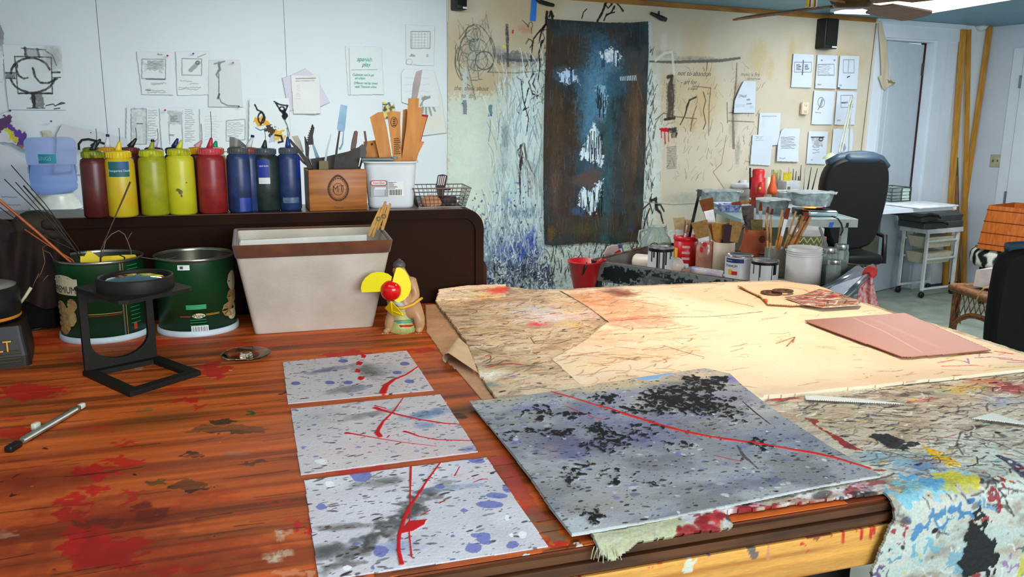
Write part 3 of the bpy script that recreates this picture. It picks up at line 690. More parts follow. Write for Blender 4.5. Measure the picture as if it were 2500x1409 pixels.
def drape(x,y,h):
 n=np.zeros(x.shape+(3,));P=np.zeros_like(n)
 d=VF+0.004-y;flat=d<=0;arc=RB*math.pi/2;cur=(d>0)&(d<arc)
 th=np.clip(d/RB,0,math.pi/2)
 vv=np.where(flat,y,VF+0.004-(RB+h)*np.sin(th)-0.004*np.sin(x*31)*sstep(.02,.2,d));zz=np.where(flat,ZCL+h,ZCL-RB+(RB+h)*np.cos(th)-np.maximum(d-arc,0))
 up=(x<.60)&(y>1.895) # rides up against the cabinet behind
 zz=np.where(up,zz+.45*(y-1.895)/y,zz);vv=np.where(up,1.895-h,vv)
 P=x[...,None]*dT+vv[...,None]*vT;P[...,2]=zz
 return P
cb.c*=(1-.14*sstep(VF+.05,VF-.03,GY))[...,None]  # hanging fall darkened in its colour to offset the window light
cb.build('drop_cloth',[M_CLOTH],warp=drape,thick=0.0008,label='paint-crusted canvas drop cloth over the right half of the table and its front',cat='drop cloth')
mb=MB()
for i in range(12): # frayed threads at the cut end of the cloth
 a=onz(1452+i*5+random.uniform(-3,3),1340+random.uniform(-8,6),TOP+.003);b=a+(-vT)*random.uniform(.001,.005)+dT*random.uniform(-.006,.006);b[2]=TOP+.001-max(0,min(.01,VF-uvT(b)[1]))
 mb.tube([a,(a+b)/2+np.array([0,0,.002]),b],.0005,4)
fr=mb.build('frayed_threads',mat('raw_canvas_thread',(196,188,160),.9),kind='stuff',label='frayed canvas threads at the cut end of the drop cloth',cat='threads')
# ------------------------------------------------------------------ leather-coloured strip with its folded corner
M_SUEDE=mat_vc('tan_suede',0.9,0.3,300,.06,200,0.2)
st=table_sheet([(1037,746),(1072,744),(1102,790),(1142,852),(1168,915),(1206,976),(1174,978),(1120,912),(1088,884),(1062,842),(1040,812)],TOP,.002,(196,152,116),31)
st.tone(.12,20,20);st.speckle(40,(.001,.003),[(150,110,80),(226,200,170)],(.3,.7))
st.H[:]=.001
st.build('suede_strip',[M_SUEDE],thick=.001,label='tan suede strip with a folded-over corner beside the drop cloth\'s left edge',cat='suede strip')
fl=onz(1128,875,TOP)
f1=[onz(*p,TOP)for p in[(1112,838),(1140,848),(1166,912),(1130,905),(1090,890)]]
mb=MB()
n=10;rings=[]
A0,A1=onz(1118,832,TOP+.004),onz(1092,886,TOP+.004);B0,B1=onz(1142,846,TOP+.008),onz(1168,914,TOP+.008)
for i in range(n+1):
 t=i/n;P=A0*(1-t)+A1*t;Q=B0*(1-t)+B1*t;row=[]
 for j in range(13):
  s_=j/12;R=.003+.006*t
  if s_<.3:
   a=math.pi/2+math.pi*(1-s_/.3)*0.9;p=P+dT*(R*math.cos(a)+.0)+np.array([0,0,R+R*math.sin(a)])
  else:
   w_=(s_-.3)/.7;p=P*(1-w_)+Q*w_;p=p+np.array([0,0,R*2*(1-w_)+.002])
  row.append(p)
 rings.append(row)
vs=[p for r_ in rings for p in r_];m_=13
fs=[(i*m_+j,i*m_+j+1,(i+1)*m_+j+1,(i+1)*m_+j)for i in range(n)for j in range(m_-1)]
mb.add(vs,fs,smooth=True)
fo=mb.build('folded_corner',mat('tan_suede_back',(206,176,140),.95,bump=.2,bscale=300),bpy.data.objects['suede_strip'])
# ------------------------------------------------------------------ pale cream cloth over the back right
pc=[(1366,713),(1500,704),(1700,697),(1860,690),(1935,692),(1990,702),(2050,722),(2112,746),(2300,805),(2500,869),(2560,890),(2700,935),(2620,902),(2500,912),(2330,932),(2200,944),(2050,958),(1950,970),(1865,976),(1800,985),(1640,1000),(1500,975),(1425,952),(1345,880),(1420,840),(1482,788),(1430,748)]
cc=table_sheet(pc,TOP+.0055,.0022,(238,218,190),33)
cc.c[:]=(240,222,194)
cc.tone(.06,5,5);cc.tone(.5,4,5,3,3,(228,196,160),.5,.8)
k_=[(1500,760,.16,.16,(226,160,120),.75,.5),(1450,730,.10,.10,(214,140,96),.8,.5),(1520,720,.04,.05,(120,60,50),.9,.2),(1500,712,.05,.04,(130,70,60),.8,.3),(1560,790,.10,.07,(236,150,130),.6,.6),(1440,830,.12,.08,(222,176,140),.7,.5),(1560,870,.14,.06,(226,190,150),.7,.6),(1420,900,.08,.04,(238,216,170),.6,.2),(1530,780,.05,.02,(216,90,76),.6,.6),(1620,820,.10,.05,(232,196,160),.5,.5)]
for x,y,rx,ry,c,a,tx in k_:cc.soft(x,y,rx,ry,c,a,1.0,0,tx,50)
BL=[(1366,713),(1560,705),(1620,760),(1700,830),(1650,900),(1430,950),(1345,880),(1480,785)]
cc.flicks(420,(.01,.06),(.001,.002),[(150,100,70),(110,76,56),(200,150,110),(180,120,90)],(.25,.7),(-.3,.4),BL,.5)
cc.flicks(160,(.01,.05),(.0008,.0016),[(150,110,80),(120,84,60)],(.25,.6),(-.3,.4),None,.4)
cc.speckle(120,(.0006,.0022),[(70,44,34),(120,84,60),(180,60,40)],(.5,.9),(1,3),(-.2,.5))
cc.stroke([(1490,787),(1560,781),(1640,777),(1720,777),(1800,770),(1860,764)],2.4,(96,56,34),.85)  # crease in the cloth painted as a dark line, its shade in the colour
cc.stroke([(1368,714),(1420,745),(1460,772),(1485,790)],[5,5,4,4],(60,26,16),.9)
for a in[[(1580,804),(1625,802)],[(1620,808),(1660,803)],[(1620,848),(1660,860),(1718,876)],[(1860,782),(1900,778)],[(1895,842),(1940,826),(1935,840)],[(1920,850),(1935,832)],[(1500,820),(1530,817)],[(1770,735),(1840,752)],[(1540,737),(1620,750)]]:
 cc.stroke(a,2.2,(110,64,40),.8,dry=.3)
for a,c,w in[([(2290,890),(2330,883),(2360,888)],(200,60,60),3),([(2300,898),(2380,896),(2400,899)],(214,60,60),4),([(2310,880),(2350,868),(2400,864)],(214,190,50),4),([(2340,870),(2420,866)],(110,40,40),3),([(2380,878),(2420,876),(2470,880)],(100,80,180),3),([(2430,862),(2470,868)],(220,70,40),7),([(2440,880),(2500,886)],(210,40,50),5),([(2460,888),(2500,890)],(90,70,190),3),([(2400,914),(2450,905),
(2500,902)],(220,208,60),5),([(2355,886),(2365,892),(2362,880)],(90,90,190),2),([(2300,906),(2380,912)],(226,130,130),3),([(2325,928),(2345,926)],(180,80,60),5),([(2450,872),(2500,878)],(250,200,200),6)]:
 cc.stroke(a,w,c,.85,dry=.35)
GYc,GXc=np.meshgrid(cc.Y,cc.X,indexing='ij')
cc.H=.003*vnoise(cc.h,cc.w,8,6,3,2)+.0012*vnoise(cc.h,cc.w,30,30,4,2)
lowe=np.array([uvT(onz(x,y,TOP+.0055))for x,y in[(1865,976),(2200,944),(2500,912)]])
cc.H+=0.004*sstep(.06,.0,np.abs(GYc-np.interp(GXc,lowe[:,0],lowe[:,1])))*(GXc>lowe[0,0])
cc.build('cream_cloth',[mat_vc('cream_canvas',.8,.25,200,.03,300,.25)],thick=.001,edge=(206,206,176),label='large pale cream canvas laid over the back right of the table',cat='cloth')
# ================================================================== PAINTED PAPERS ON THE TABLE
M_PAPERP=mat_vc('painted_rag_paper',0.75,0.25,240,.05,400,0.25)
REDL=(196,18,22)
def study(poly,seed,base,label,fn,z=TOP+.0008):
 s=table_sheet(poly,z,.00085,base,seed)
 s.tone(.05,20,20,1);s.tone(.35,10,9,2,3,(216,190,188),.5,.75);s.tone(.35,9,12,3,3,(184,184,192),.5,.75)
 fn(s)
 s.H=.0015*vnoise(s.h,s.w,3,3,seed,2)+np.maximum(s.H,0)
 return s.build('painted_study',[M_PAPERP],thick=.0008,label=label,cat='painting',group='small spattered studies laid in a column on the table')
BK=[(44,44,44),(64,62,60),(84,82,80)];BLU=[(70,78,150),(96,104,170),(60,76,120),(110,112,186)]
def f1(s):
 for x,y,rx,ry,c,a in[(900,905,.03,.06,(92,90,86),.8),(800,905,.06,.015,(92,96,116),.8),(950,905,.03,.06,(160,160,164),.5),(740,875,.05,.02,(220,180,170),.6),(870,950,.03,.02,(96,110,150),.7),(830,955,.04,.02,(110,108,100),.6)]:s.soft(x,y,rx,ry,c,a,1,.3,.3)
 s.speckle(330,(.0006,.0024),BK,(.35,.9),(1,4),(-.4,.5));s.speckle(30,(.0015,.004),BLU,(.4,.85),(1,2),(-.3,.3))
 for x,y in[(838,883),(988,890),(722,938),(1000,934),(970,912),(850,936),(806,936)]:s.blob(x,y,12,4.5,(84,92,160),.8,.003)
 for x,y,r in[(888,872,5),(877,889,7),(874,908,6),(881,926,6)]:s.area([(x-r,y-3),(x,y-5),(x+r+3,y-1),(x+r-2,y+5),(x-r,y+4)],REDL,1,.004,.001)
 s.stroke([(1022,897),(991,919),(962,930),(942,944),(935,963)],[4,6,9,14,17],REDL,1,.3,.0012)
def f2(s):
 for x,y,rx,ry,c,a in[(1050,1012,.055,.02,(90,120,160),.8),(900,1015,.07,.014,(110,108,108),.7),(1040,1040,.02,.02,(110,130,180),.7),(780,1020,.06,.04,(170,172,176),.6),(800,1120,.06,.05,(216,206,206),.5),(860,1100,.05,.03,(222,190,186),.4),(1150,1098,.02,.01,(100,120,180),.7)]:s.soft(x,y,rx,ry,c,a,1,.3,.3)
 s.speckle(360,(.0006,.0022),BK,(.35,.9),(1,4),(-.4,.5));s.speckle(40,(.0015,.0035),BLU,(.4,.85),(1,1.7),(-.3,.3))
 s.stroke([(917,999),(926,1003),(963,1014),(1024,1028),(1088,1038),(1124,1040)],[14,10,7,6,6,5],REDL,1,.4,.0012)
 s.stroke([(916,994),(930,997),(943,1001)],[5,4,4],REDL,1,.3,.001)
 s.stroke([(985,974),(963,1006),(935,1034),(920,1060),(928,1069)],[2,4,6,12,12],REDL,1,.3,.0012)
 s.stroke([(847,1061),(862,1063),(903,1070),(983,1084),(1066,1094)],[11,6,4,3,1.5],REDL,1,.3,.001)
 s.stroke([(988,1058),(1000,1061),(1024,1070),(1068,1078),(1152,1080)],[9,7,4,5,4],REDL,1,.3,.001)
 s.stroke([(950,1066),(945,1071)],3,REDL);s.blob(784,1130,16,6,(238,238,240),.8)
def f3(s):
 for x,y,rx,ry,c,a,an in[(1010,1235,.10,.016,(64,64,62),.9,.75),(900,1330,.09,.016,(64,62,60),.9,.75),(840,1290,.04,.01,(80,78,76),.7,-.2),(800,1350,.03,.02,(60,60,60),.8,0),(930,1180,.04,.015,(90,90,88),.8,0),(1190,1150,.05,.03,(226,206,210),.6,0),(970,1340,.03,.02,(130,150,190),.7,0),(1100,1195,.05,.01,(110,130,180),.6,0)]:s.soft(x,y,rx,ry,c,a,1,an,.35)
 s.tone(.5,12,12,9,3,(222,226,230),.5,.75)
 s.speckle(430,(.0006,.0024),BK,(.35,.9),(1,4),(-.4,.5));s.speckle(26,(.0015,.004),BLU,(.4,.85),(1,1.7),(-.3,.3))
 for x,y,rx,ry in[(882,1165,26,14),(1165,1127,18,6),(1195,1235,34,10),(1210,1212,28,7),(1240,1195,14,9),(1180,1318,20,15),(1252,1332,16,9),(1155,1343,20,12),(1132,1250,9,5),(785,1241,14,8),(672+400,1190,12,5),(930,1350,18,14),(910,1388,7,5),(1160,1310,12,6)]:s.blob(x,y,rx,ry,(104,112,184),.8,.006)
 for x,y,rx,ry in[(807,1185,12,8),(1237,1267,5,7),(1275,1308,9,8),(1250,1310,5,5),(848,1390,10,7)]:s.blob(x,y,rx,ry,(240,244,246),.95,.004)
 s.stroke([(1076,1132),(1044,1175),(1022,1210),(1004,1236),(990,1262),(981,1290),(974,1313),(973,1349),(978,1372),(981,1382)],[4,5,6,7,9,9,9,9,9,13],REDL,1,.35,.0014)
 s.stroke([(1003,1139),(1002,1180),(1001,1244),(999,1305),(1005,1365)],[5,4,2,3,3.5],REDL,1,.4,.001)
 s.area([(976,1310),(983,1292),(1000,1278),(1044,1272),(1030,1288),(1010,1302)],REDL,1,.004,.0012)
 for a in[[(1122,1142),(1110,1164)],[(1156,1180),(1175,1172),(1190,1172)],[(1026,1262),(1050,1249)],[(1072,1232),(1086,1224)]]:s.stroke(a,[2,3,3][:len(a)],REDL)
study([(690,885),(993,858),(1060,954),(702,988)],41,(204,194,194),'small spattered study farthest back, with a red swoosh and four red dots',f1)
study([(709,1000),(1075,964),(1168,1105),(733,1162)],42,(206,198,200),'small square spattered study in the middle of the three, crossed by four thin red lines',f2)
study([(742,1175),(1188,1118),(1340,1337),(777,1422)],43,(208,208,216),'small square spattered study nearest the table edge, with a tall red slash like a letter',f3)
bg=table_sheet([(1145,982),(1240,974),(1440,946),(1600,921),(1720,903),(1782,916),(1812,944),(1895,1008),(2020,1090),(2152,1166),(2000,1192),(1800,1235),(1600,1275),(1395,1312),(1350,1255),(1290,1165),(1210,1062),(1170,1015)],TOP+.0085,.0009,(164,168,172),51)
bg.tone(.10,14,14,1);bg.tone(.5,14,9,2,4,(190,196,198),.5,.72);bg.tone(.45,18,12,3,4,(122,126,156),.52,.74);bg.tone(.5,20,12,4,4,(104,106,108),.5,.72)
for x,y,rx,ry,c,a in[(1200,975,.07,.035,(196,190,150),.8),(1500,945,.16,.03,(206,186,146),.85),(1700,920,.07,.03,(216,196,160),.8),(1450,1010,.08,.06,(120,128,170),.6),(1380,1100,.05,.05,(98,96,150),.75),(1340,1105,.03,.03,(196,160,150),.6),(1480,1235,.07,.03,(150,140,130),.5),(1560,1075,.09,.04,(104,104,160),.6),(1900,1080,.1,.06,(130,144,176),.6),(1780,930,.05,.02,(110,104,180),.75),(1850,980,.05,
.04,(150,150,170),.6),(1600,1030,.1,.03,(140,140,190),.6),(1700,1050,.05,.05,(124,118,110),.5),(1300,1000,.05,.02,(100,110,170),.6),(1350,1290,.05,.04,(186,200,206),.6)]:
 bg.soft(x,y,rx,ry,c,a,1,0,.4)
K1=(26,25,26)
bg.soft(1480,1060,.2,.08,(96,98,120),.45,.8,0,.5,40);bg.soft(1350,1080,.12,.08,(100,104,122),.4,.8,0,.5,40);bg.soft(1700,1110,.2,.07,(112,114,120),.4,.8,0,.5,40)
bg.speckle(1700,(.0007,.0026),BK+[(30,30,34)],(.4,.95),(1,2.5),(-.4,.5));bg.speckle(160,(.002,.006),BLU,(.25,.55),(1,1.8),(-.4,.4));bg.speckle(120,(.0015,.004),[(226,230,232)],(.3,.8),(1,2))
CL=[(1650,985,85,32,150),(1700,960,40,34,60),(1600,975,30,12,20),(1740,1000,50,20,50),(1480,980,40,14,22),(1540,1010,50,10,18),(1465,1055,34,14,26),(1500,1085,50,22,36),(1430,1100,20,14,8),(1370,1065,26,14,14),(1425,1148,22,14,8),(1560,1060,60,14,20),(1445,1272,20,22,22),(1310,1010,40,16,12),(1240,1060,30,20,8),(1390,1170,22,20,14),(1600,1190,40,12,6),(1640,1090,50,14,8),(1500,1170,40,16,10),(1750,
945,26,18,18),(1760,935,14,4,4),(1850,1095,20,30,10),(1790,1010,40,30,16),(1320,1060,30,14,10),(1400,1020,30,10,10)]
for x,y,rx,ry,n in CL:
 for _ in range(int(n*1.7)):
  a=bg.rs.rand()*6.28;r=bg.rs.rand()**.8*1.15;px,py=x+rx*r*math.cos(a),y+ry*r*math.sin(a);q=bg.rs.uniform(1.6,6.2)
  bg.area([(px+q*1.25*math.cos(t*.7854),py+q*.6*math.sin(t*.7854))for t in range(8)],K1,.95,.02,.0016+.0012*bg.rs.rand())
bg.stroke([(1300,998),(1330,1012),(1350,1020)],[4,7,4],K1,.9);bg.stroke([(1812,984),(1840,1008),(1880,1040)],[2,4,2],(60,30,30),.9);bg.stroke([(1720,1020),(1800,1014),(1850,1016)],3,(50,48,48),.8,dry=.3)
bg.stroke([(1800,1092),(1815,1118),(1840,1140),(1850,1150)],[4,10,6,3],(70,68,66),.8,dry=.4)
bg.area([(1540,928),(1580,922),(1618,908),(1640,912),(1632,924),(1580,934)],(130,176,226),.9,.02,.0008);bg.blob(1625,914,16,6,(110,150,220),.9,.02)
RL=[(1346,961),(1378,971),(1411,981),(1450,994),(1496,1006),(1530,1018),(1565,1028),(1615,1044),(1666,1058),(1735,1072),(1800,1082),(1860,1091),(1942,1105),(1990,1113),(2035,1123),(2080,1137),(2124,1151)]
bg.stroke(RL,[3,4,5,6,8,9,11,10,10,10,9,9,10,9,9,8,10],(206,32,20),1,.45,.0018)
bg.stroke([(1383,998),(1403,1006),(1423,1014),(1450,1024),(1476,1030)],[2,4,3,3,2],(190,36,26),.9,.5,.001);bg.stroke([(1742,1116),(1780,1125),(1810,1131)],[2,3,3],(190,24,30),.95)
bg.H=bg.H+.004*vnoise(bg.h,bg.w,2.6,2.6,3,2)
bgo=bg.build('painted_paper',[M_PAPERP],thick=.0012,edge=(196,204,200),label='large grey-blue spattered paper with clots of black paint and one long red line',cat='painting')
# copper plate, folded cloth with the two rings, strips of trimmed paper
cp=table_sheet([(1962,783),(2210,765),(2422,857),(2330,866),(2222,874),(2200,873),(1980,792)],TOP+.0128,.0022,(206,138,112),61)
cp.tone(.06,3,8);cp.stroke([(2080,776),(2160,812),(2250,862)],[2,4,3],(236,180,164),.8);cp.stroke([(2130,780),(2290,850)],14,(220,160,150),.4,soft=.9)
cp.build('copper_sheet',[mat_vc('copper_metal',.34,.04,60,.02,200,.5,metal=.55)],thick=.0016,edge=(40,22,16),label='flat reddish copper-coloured sheet lying on the cream canvas',cat='metal sheet')
fc=table_sheet([(1800,700),(1935,694),(1992,700),(2040,716),(2000,746),(1930,748),(1872,744),(1855,726)],TOP+.0125,.0022,(238,206,170),62)
fc.stroke([(1808,703),(1835,720),(1872,742)],3,(190,120,70),.8);fc.stroke([(1840,724),(1890,724),(1900,722)],2,(200,80,60),.8);fc.stroke([(1915,705),(1960,710),(1975,716)],3,(190,60,50),.8,dry=.4);fc.blob(1865,738,9,5,(210,70,40),.9)
fc.H=.004*vnoise(fc.h,fc.w,3,4,9,2)
fc.build('folded_cloth',[bpy.data.materials['cream_canvas']],thick=.002,edge=(150,90,50),label='small folded cream cloth under the two brown rings',cat='cloth')
sm=table_sheet([(1915,728),(1960,722),(2000,708),(2040,716),(2104,738),(2098,746),(2010,752),(1960,744)],TOP+.019,.0018,(150,120,104),63)
sm.speckle(120,(.002,.008),[(190,40,44),(226,214,200),(60,50,46),(200,170,120),(170,34,40)],(.5,.95),(1.5,4),(-.6,.4));sm.flicks(120,(.02,.05),(.002,.004),[(230,220,206),(60,50,44),(190,40,44)],(.5,.9),(-.9,.3))
sm.build('painted_scrap',[M_CLOTH],thick=.003,edge=(216,206,170),label='red and grey painted canvas scrap at the far corner of the table by the cart',cat='canvas scrap')
for i,(px,py)in enumerate([(1883,715),(1911,710)]):
 p=onz(px,py,TOP+.0185+.004*i);mb=MB(frame(p,AT,rx=-.06*i));mb.lathe([(.013,0),(.0145,.002),(.0245,.002),(.026,0),(.0245,-.002),(.0145,-.002),(.013,0)],36)
 mb.build('flat_ring',mat('brown_rusty_metal',(92,58,44),.5,.3,var=.2),label=['flat brown ring, the nearer of two on the folded cream cloth','flat brown ring, the farther of two, resting over its neighbour'][i],cat='ring',group='brown rings on the folded cloth')
for j,(poly,z,lb)in enumerate([([(1962,968),(2000,968),(2120,978),(2222,990),(2120,986),(1966,978)],TOP+.010,'thin white paper trimming with a dark edge beside the large grey painting'),([(2368,1024),(2420,1010),(2500,1034),(2560,1044),(2500,1040),(2440,1032)],TOP+.010,'white paper trimming near the right end of the table')]):
 t=table_sheet(poly,z,.0014,(226,232,224),70+j);t.H[:]=.001
 t.build('paper_trimming',[M_PAPERP],thick=.0012,edge=(40,30,28),label=lb,cat='paper strip')
 # ================================================================== THE DARK CABINET BEHIND THE TABLE
AH=math.radians(16);PH=np.array([-0.97,1.735,0.0]);dH=np.array([math.cos(AH),math.sin(AH),0]);vH=np.array([-math.sin(AH),math.cos(AH),0])
ZH=1.2195
def onfront(px,py,off=0.0):return onpl(px,py,PH-vH*off,vH)
sE=float((onfront(1181,600)-PH)@dH);sE2=float((onfront(1196,680)-PH)@dH);zE2=float(onfront(1190,632)[2])
M_CABD=mat('dark_walnut_cabinet',(42,20,8),0.55,rgb2=(28,13,5),scale=6,stretch=(1,8,1),spec=.08)
M_CABT=mat('lighter_walnut_top',(92,58,38),0.32,rgb2=(64,40,26),scale=6,stretch=(1,8,1))  # lighter walnut tone for the top panel
cab=thing('cabinet','dark brown wooden cabinet with rounded corners standing behind the work table','cabinet',PH+dH*0.3,AH)
FH=axes(PH,dH,vH,(0,0,1))
def rc(s0,s1,z0,z1,r,n=8):
 pts=[(s0,z0),(s1,z0)]
 pts+=[(s1-r+r*math.cos(math.radians(a)),z1-r+r*math.sin(math.radians(a)))for a in np.linspace(0,90,n)]
 return pts+[(s0,z1)]
FXZ=axes(PH,dH,(0,0,1),-vH) # x along, y up, z towards viewer
mb=MB(FXZ);mb.prism(rc(-0.85,sE,0,ZH,.045),-0.17,-0.006);mb.build('body',M_CABD,cab)
mb=MB(FXZ) # front edge band following the rounded outline
o1=rc(-0.85,sE,0.0,ZH-.001,.045,8);o2=rc(-0.85,sE-.02,0.0,ZH-.021,.032,8)
k=len(o1)
vs=[(p[0],p[1],0)for p in o1]+[(p[0],p[1],0)for p in o2]+[(p[0],p[1],-.008)for p in o1]+[(p[0],p[1],-.012)for p in o2]
fs=[]
for i in range(1,k-1):
 j=i+1;fs+=[(i,j,k+j,k+i),(2*k+i,2*k+j,j,i),(k+i,k+j,3*k+j,3*k+i)]
mb.add(vs,fs);mb.build('edge_band',M_CABD,cab)
mb=MB(FXZ);mb.prism(rc(-0.85,sE2,0,zE2,.03),-0.18,-0.03);mb.build('base_board',mat('reddish_walnut_base',(56,28,16),.5,var=.15,spec=.15),cab)
mb=MB(FH);mb.box(((-0.85+sE-.05)/2,.087,ZH+.0008),(sE-.05+.85,.162,.0016));mb.build('top_panel',M_CABT,cab)
ZT=ZH+.0018
# ------------------------------------------------------------------ squeeze bottles of paint
def facing(p):return math.atan2(-p[1],-p[0])
def cyl_patch(mb,r,a0,a1,z0,z1,n=10,mi=None,zf=None):
 vs=[];fs=[]
 for z in(z0,z1):
  for i in range(n+1):
   a=a0+(a1-a0)*i/n;vs.append((r*math.cos(a),r*math.sin(a),z))
 fs=[(i,i+1,n+2+i,n+1+i)for i in range(n)]
 return mb.add(vs,fs,None,True,mi)
def blobpatch(mb,r,a,z,ra,rz,mi,n=18):
 vs=[(r*math.cos(a),r*math.sin(a),z)]+[(r*math.cos(a+ra*math.cos(k*2*math.pi/n)*(1+.08*math.sin(3*k))),r*math.sin(a+ra*math.cos(k*2*math.pi/n)),z+rz*math.sin(k*2*math.pi/n))for k in range(n)]
 mb.add(vs,[(0,1+k,1+(k+1)%n)for k in range(n)],None,False,mi)
def cyl_text(mb,t,size,r,a,z,mi=None,sx=1.0,shear=0.0):
 vs,fs=text_geo(t,shear)
 return mb.add([(r*math.cos(a+x*size*sx/r),r*math.sin(a+x*size*sx/r),z+y*size)for x,y,_ in vs],fs,None,False,mi)
M_WHITE=mat('white_print',(226,230,226),.6);M_BLACK=mat('black_print',(24,24,24),.6)
def plast(name,c,c2=None,rough=.33,sc=40):return mat('bottle_'+name,c,rough,rgb2=c2,var=.14,scale=sc)
NZ={}
def bottle(x0,x1,yt,yb,col,cap,noz,ynt,label,yneedle=None,tip=None,back=0.0,nx=None,lab=None,patch=None,lean=0.0):
 cx=(x0+x1)/2;p=onz(cx,yb,ZT);r=(x1-x0)/2*depth(p)/FPX*0.985
 d=np.array([p[0],p[1],0]);d/=np.linalg.norm(d);c=p+d*(r+back);c[2]=ZT
 zt=lambda y,q=None:float(onpl(cx,y,c-d*r*.9,d)[2])
 hb=zt(yt)-ZT
 t=thing('paint_bottle',label,'paint bottle',c,0,'squeeze bottles of paint lined up on the cabinet')
 M=wm(t);f=facing(c)
 mb=MB(M);rb=r
 mb.lathe([(0.0001,0),(rb*.9,0),(rb,.004),(rb,hb*.5),(rb*.985,hb-.012),(rb*.93,hb-.003),(rb*.78,hb),(rb*.76,hb+.002),(.0001,hb+.002)],36)
 mats=[plast(*col)]
 if patch:
  mats.append(plast(*patch[0]))
  for(a0,a1,z0,z1)in patch[1]:
   if patch[0][0]=='smudge':blobpatch(mb,rb+.0004,f+(a0+a1)/2,hb*(z0+z1)/2,(a1-a0)/2,hb*(z1-z0)/2,1)
   else:cyl_patch(mb,rb+.0003,f+a0,f+a1,hb*z0,hb*z1,8,1)
 mb.build('body',mats,t)
 mb=MB(M);mb.lathe([(rb*.76,hb+.001),(rb*.80,hb+.002),(rb*.80,hb+.013),(rb*.74,hb+.015),(.006,hb+.0165),(.0001,hb+.0165)],24)
 for i in range(24):
  a=i*math.pi/12;mb.box((rb*.80*math.cos(a),rb*.80*math.sin(a),hb+.0075),(.002,.002,.011),None)
 mb.build('cap',plast(*cap),t)
 if noz:
  nxx=cx if nx is None else nx
  base=(c[0],c[1],ZT+hb+.015);top=onpl(nxx,ynt,c,d)
  loc=[np.array(base),np.array(base)*(.2)+top*.8,top]
  mb=MB();mb.tube([loc[0],(loc[0]+loc[1])/2,loc[1],loc[2]],[.0075,.0055,.0035,.0022],12);n_=mb.build('nozzle',plast(*noz),t)
  if tip:
   mb=MB();mb.tube([top+(loc[1]-top)*.25,top+np.array([0,0,.004])],[.0042,.0036],10);mb.build('tip_cover',plast(*tip),n_)
  if yneedle:
   nt_=onpl(nxx-2,yneedle,c,d);mb=MB();mb.tube([top,(top+nt_)/2+np.array([.0008,0,0]),nt_],.0007,5);mb.build('needle',mat('needle_wire',(84,70,64),.4,.6),n_)
 if lab:lab(t,M,rb,hb,f)
 return t
def lab_green(t,M,r,hb,f):
 mb=MB(M);mb.add([],[]);cyl_patch(mb,r+.0005,f-.78,f+.62,hb*.70,hb*.955,12,0)
 cyl_patch(mb,r+.0006,f-.15,f+.62,hb*.82,hb*.955,10,2)
 cyl_text(mb,'Transparent Oxide',.0062,r+.0009,f-.06,hb*.80,1,.95)
 mb.build('label',[mat('label_green',(28,92,92),.5),M_WHITE,mat('label_teal_blue',(36,84,124),.5)],t)
def lab_blue(t,M,r,hb,f):
 mb=MB(M);cyl_patch(mb,r+.0005,f-.55,f+.25,hb*.62,hb*.93,12,0);cyl_patch(mb,r+.0006,f-.5,f+.3,hb*.50,hb*.61,10,1)
 cyl_text(mb,'upersede',.0055,r+.0008,f-.1,hb*.82,1);mb.build('label',[mat('label_blue',(28,48,140),.5),M_WHITE],t)
def lab_side(t,M,r,hb,f):
 mb=MB(M);cyl_patch(mb,r+.0005,f+.7,f+1.3,hb*.6,hb*.95,8,0);mb.build('label',[mat('label_blue',(28,48,140),.5)],t)
MAR=('maroon',(92,34,30),(70,26,24));YOR=('amber_yellow',(206,160,26),(196,178,40));OLV=('olive_yellow',(136,142,22),(160,158,30));LIM=('lime_yellow',(204,196,36),(186,184,34))
REDB=('brick_red',(150,42,38),(126,30,34));NAV=('navy',(34,44,70),(44,62,110));BLG=('black_green',(28,36,34),(44,56,50));BLU2=('deep_blue',(30,42,82),(44,66,110))
GRYC=('grey_cap',(78,80,78));DGRC=('dark_grey_cap',(70,76,84));YELC=('yellow_cap',(214,186,28));YGC=('dirty_lime_cap',(176,184,30),(60,66,20));PNKC=('pink_cap',(190,66,74));BRC=('brown_cap',(110,50,34));AMBC=('amber_cap',(206,146,24));PURC=('purple_cap',(90,40,70));ORC=('orange_cap',(200,130,40))
BLKN=('black_nozzle',(30,30,34));WHN=('clear_nozzle',(206,212,212));NVT=('navy_tip',(34,36,96));GRN=('green_nozzle',(30,140,96));PKN=('pink_nozzle',(216,150,150));SAL=('salmon_nozzle',(226,110,90));REDN=('red_nozzle',(180,40,56));LIN=('lime_nozzle',(196,200,50));BLUN=('blue_nozzle',(36,60,130))
# front row
bottle(209,273,388,533,MAR,YGC,BLKN,343,'maroon squeeze bottle with dirty lime cap at the left end of the front row',314,nx=236)
bottle(268,338,388,532,YOR,YELC,('yellow_nozzle',(222,190,40)),345,'amber yellow squeeze bottle with a green and blue label',312,nx=292,lab=lab_green)
bottle(348,416,385,528,OLV,('lime_cap',(206,206,30),(150,150,30)),('olive_nozzle',(140,150,40)),345,'olive yellow-green squeeze bottle with lime cap in the front row',None,BLKN,nx=373)
bottle(415,482,382,526,LIM,('lime_cap',(206,206,30),(150,150,30)),LIN,342,'bright lime yellow squeeze bottle with a white drip and black smudges',None,nx=444,patch=(('smudge',(70,50,24),(120,110,40)),[(-.42,-.1,.41,.46),(-.25,.05,.36,.44),(-.12,.02,.31,.36),(.3,.42,.55,.57)]))
bottle(488,557,380,523,REDB,PNKC,REDN,336,'brick red squeeze bottle with pink cap in the front row',272,nx=516)
bottle(560,620,378,520,NAV,GRYC,None,340,'navy squeeze bottle with bright blue at its foot, left of the blue-labelled one',patch=(('bright_blue',(40,66,168),(34,54,130)),[(-.1,.9,.02,.26)]))
bottle(619,687,380,517,BLG,DGRC,('dark_green_nozzle',(24,44,44)),342,'black-green squeeze bottle with blue and white label',318,nx=648,lab=lab_blue)
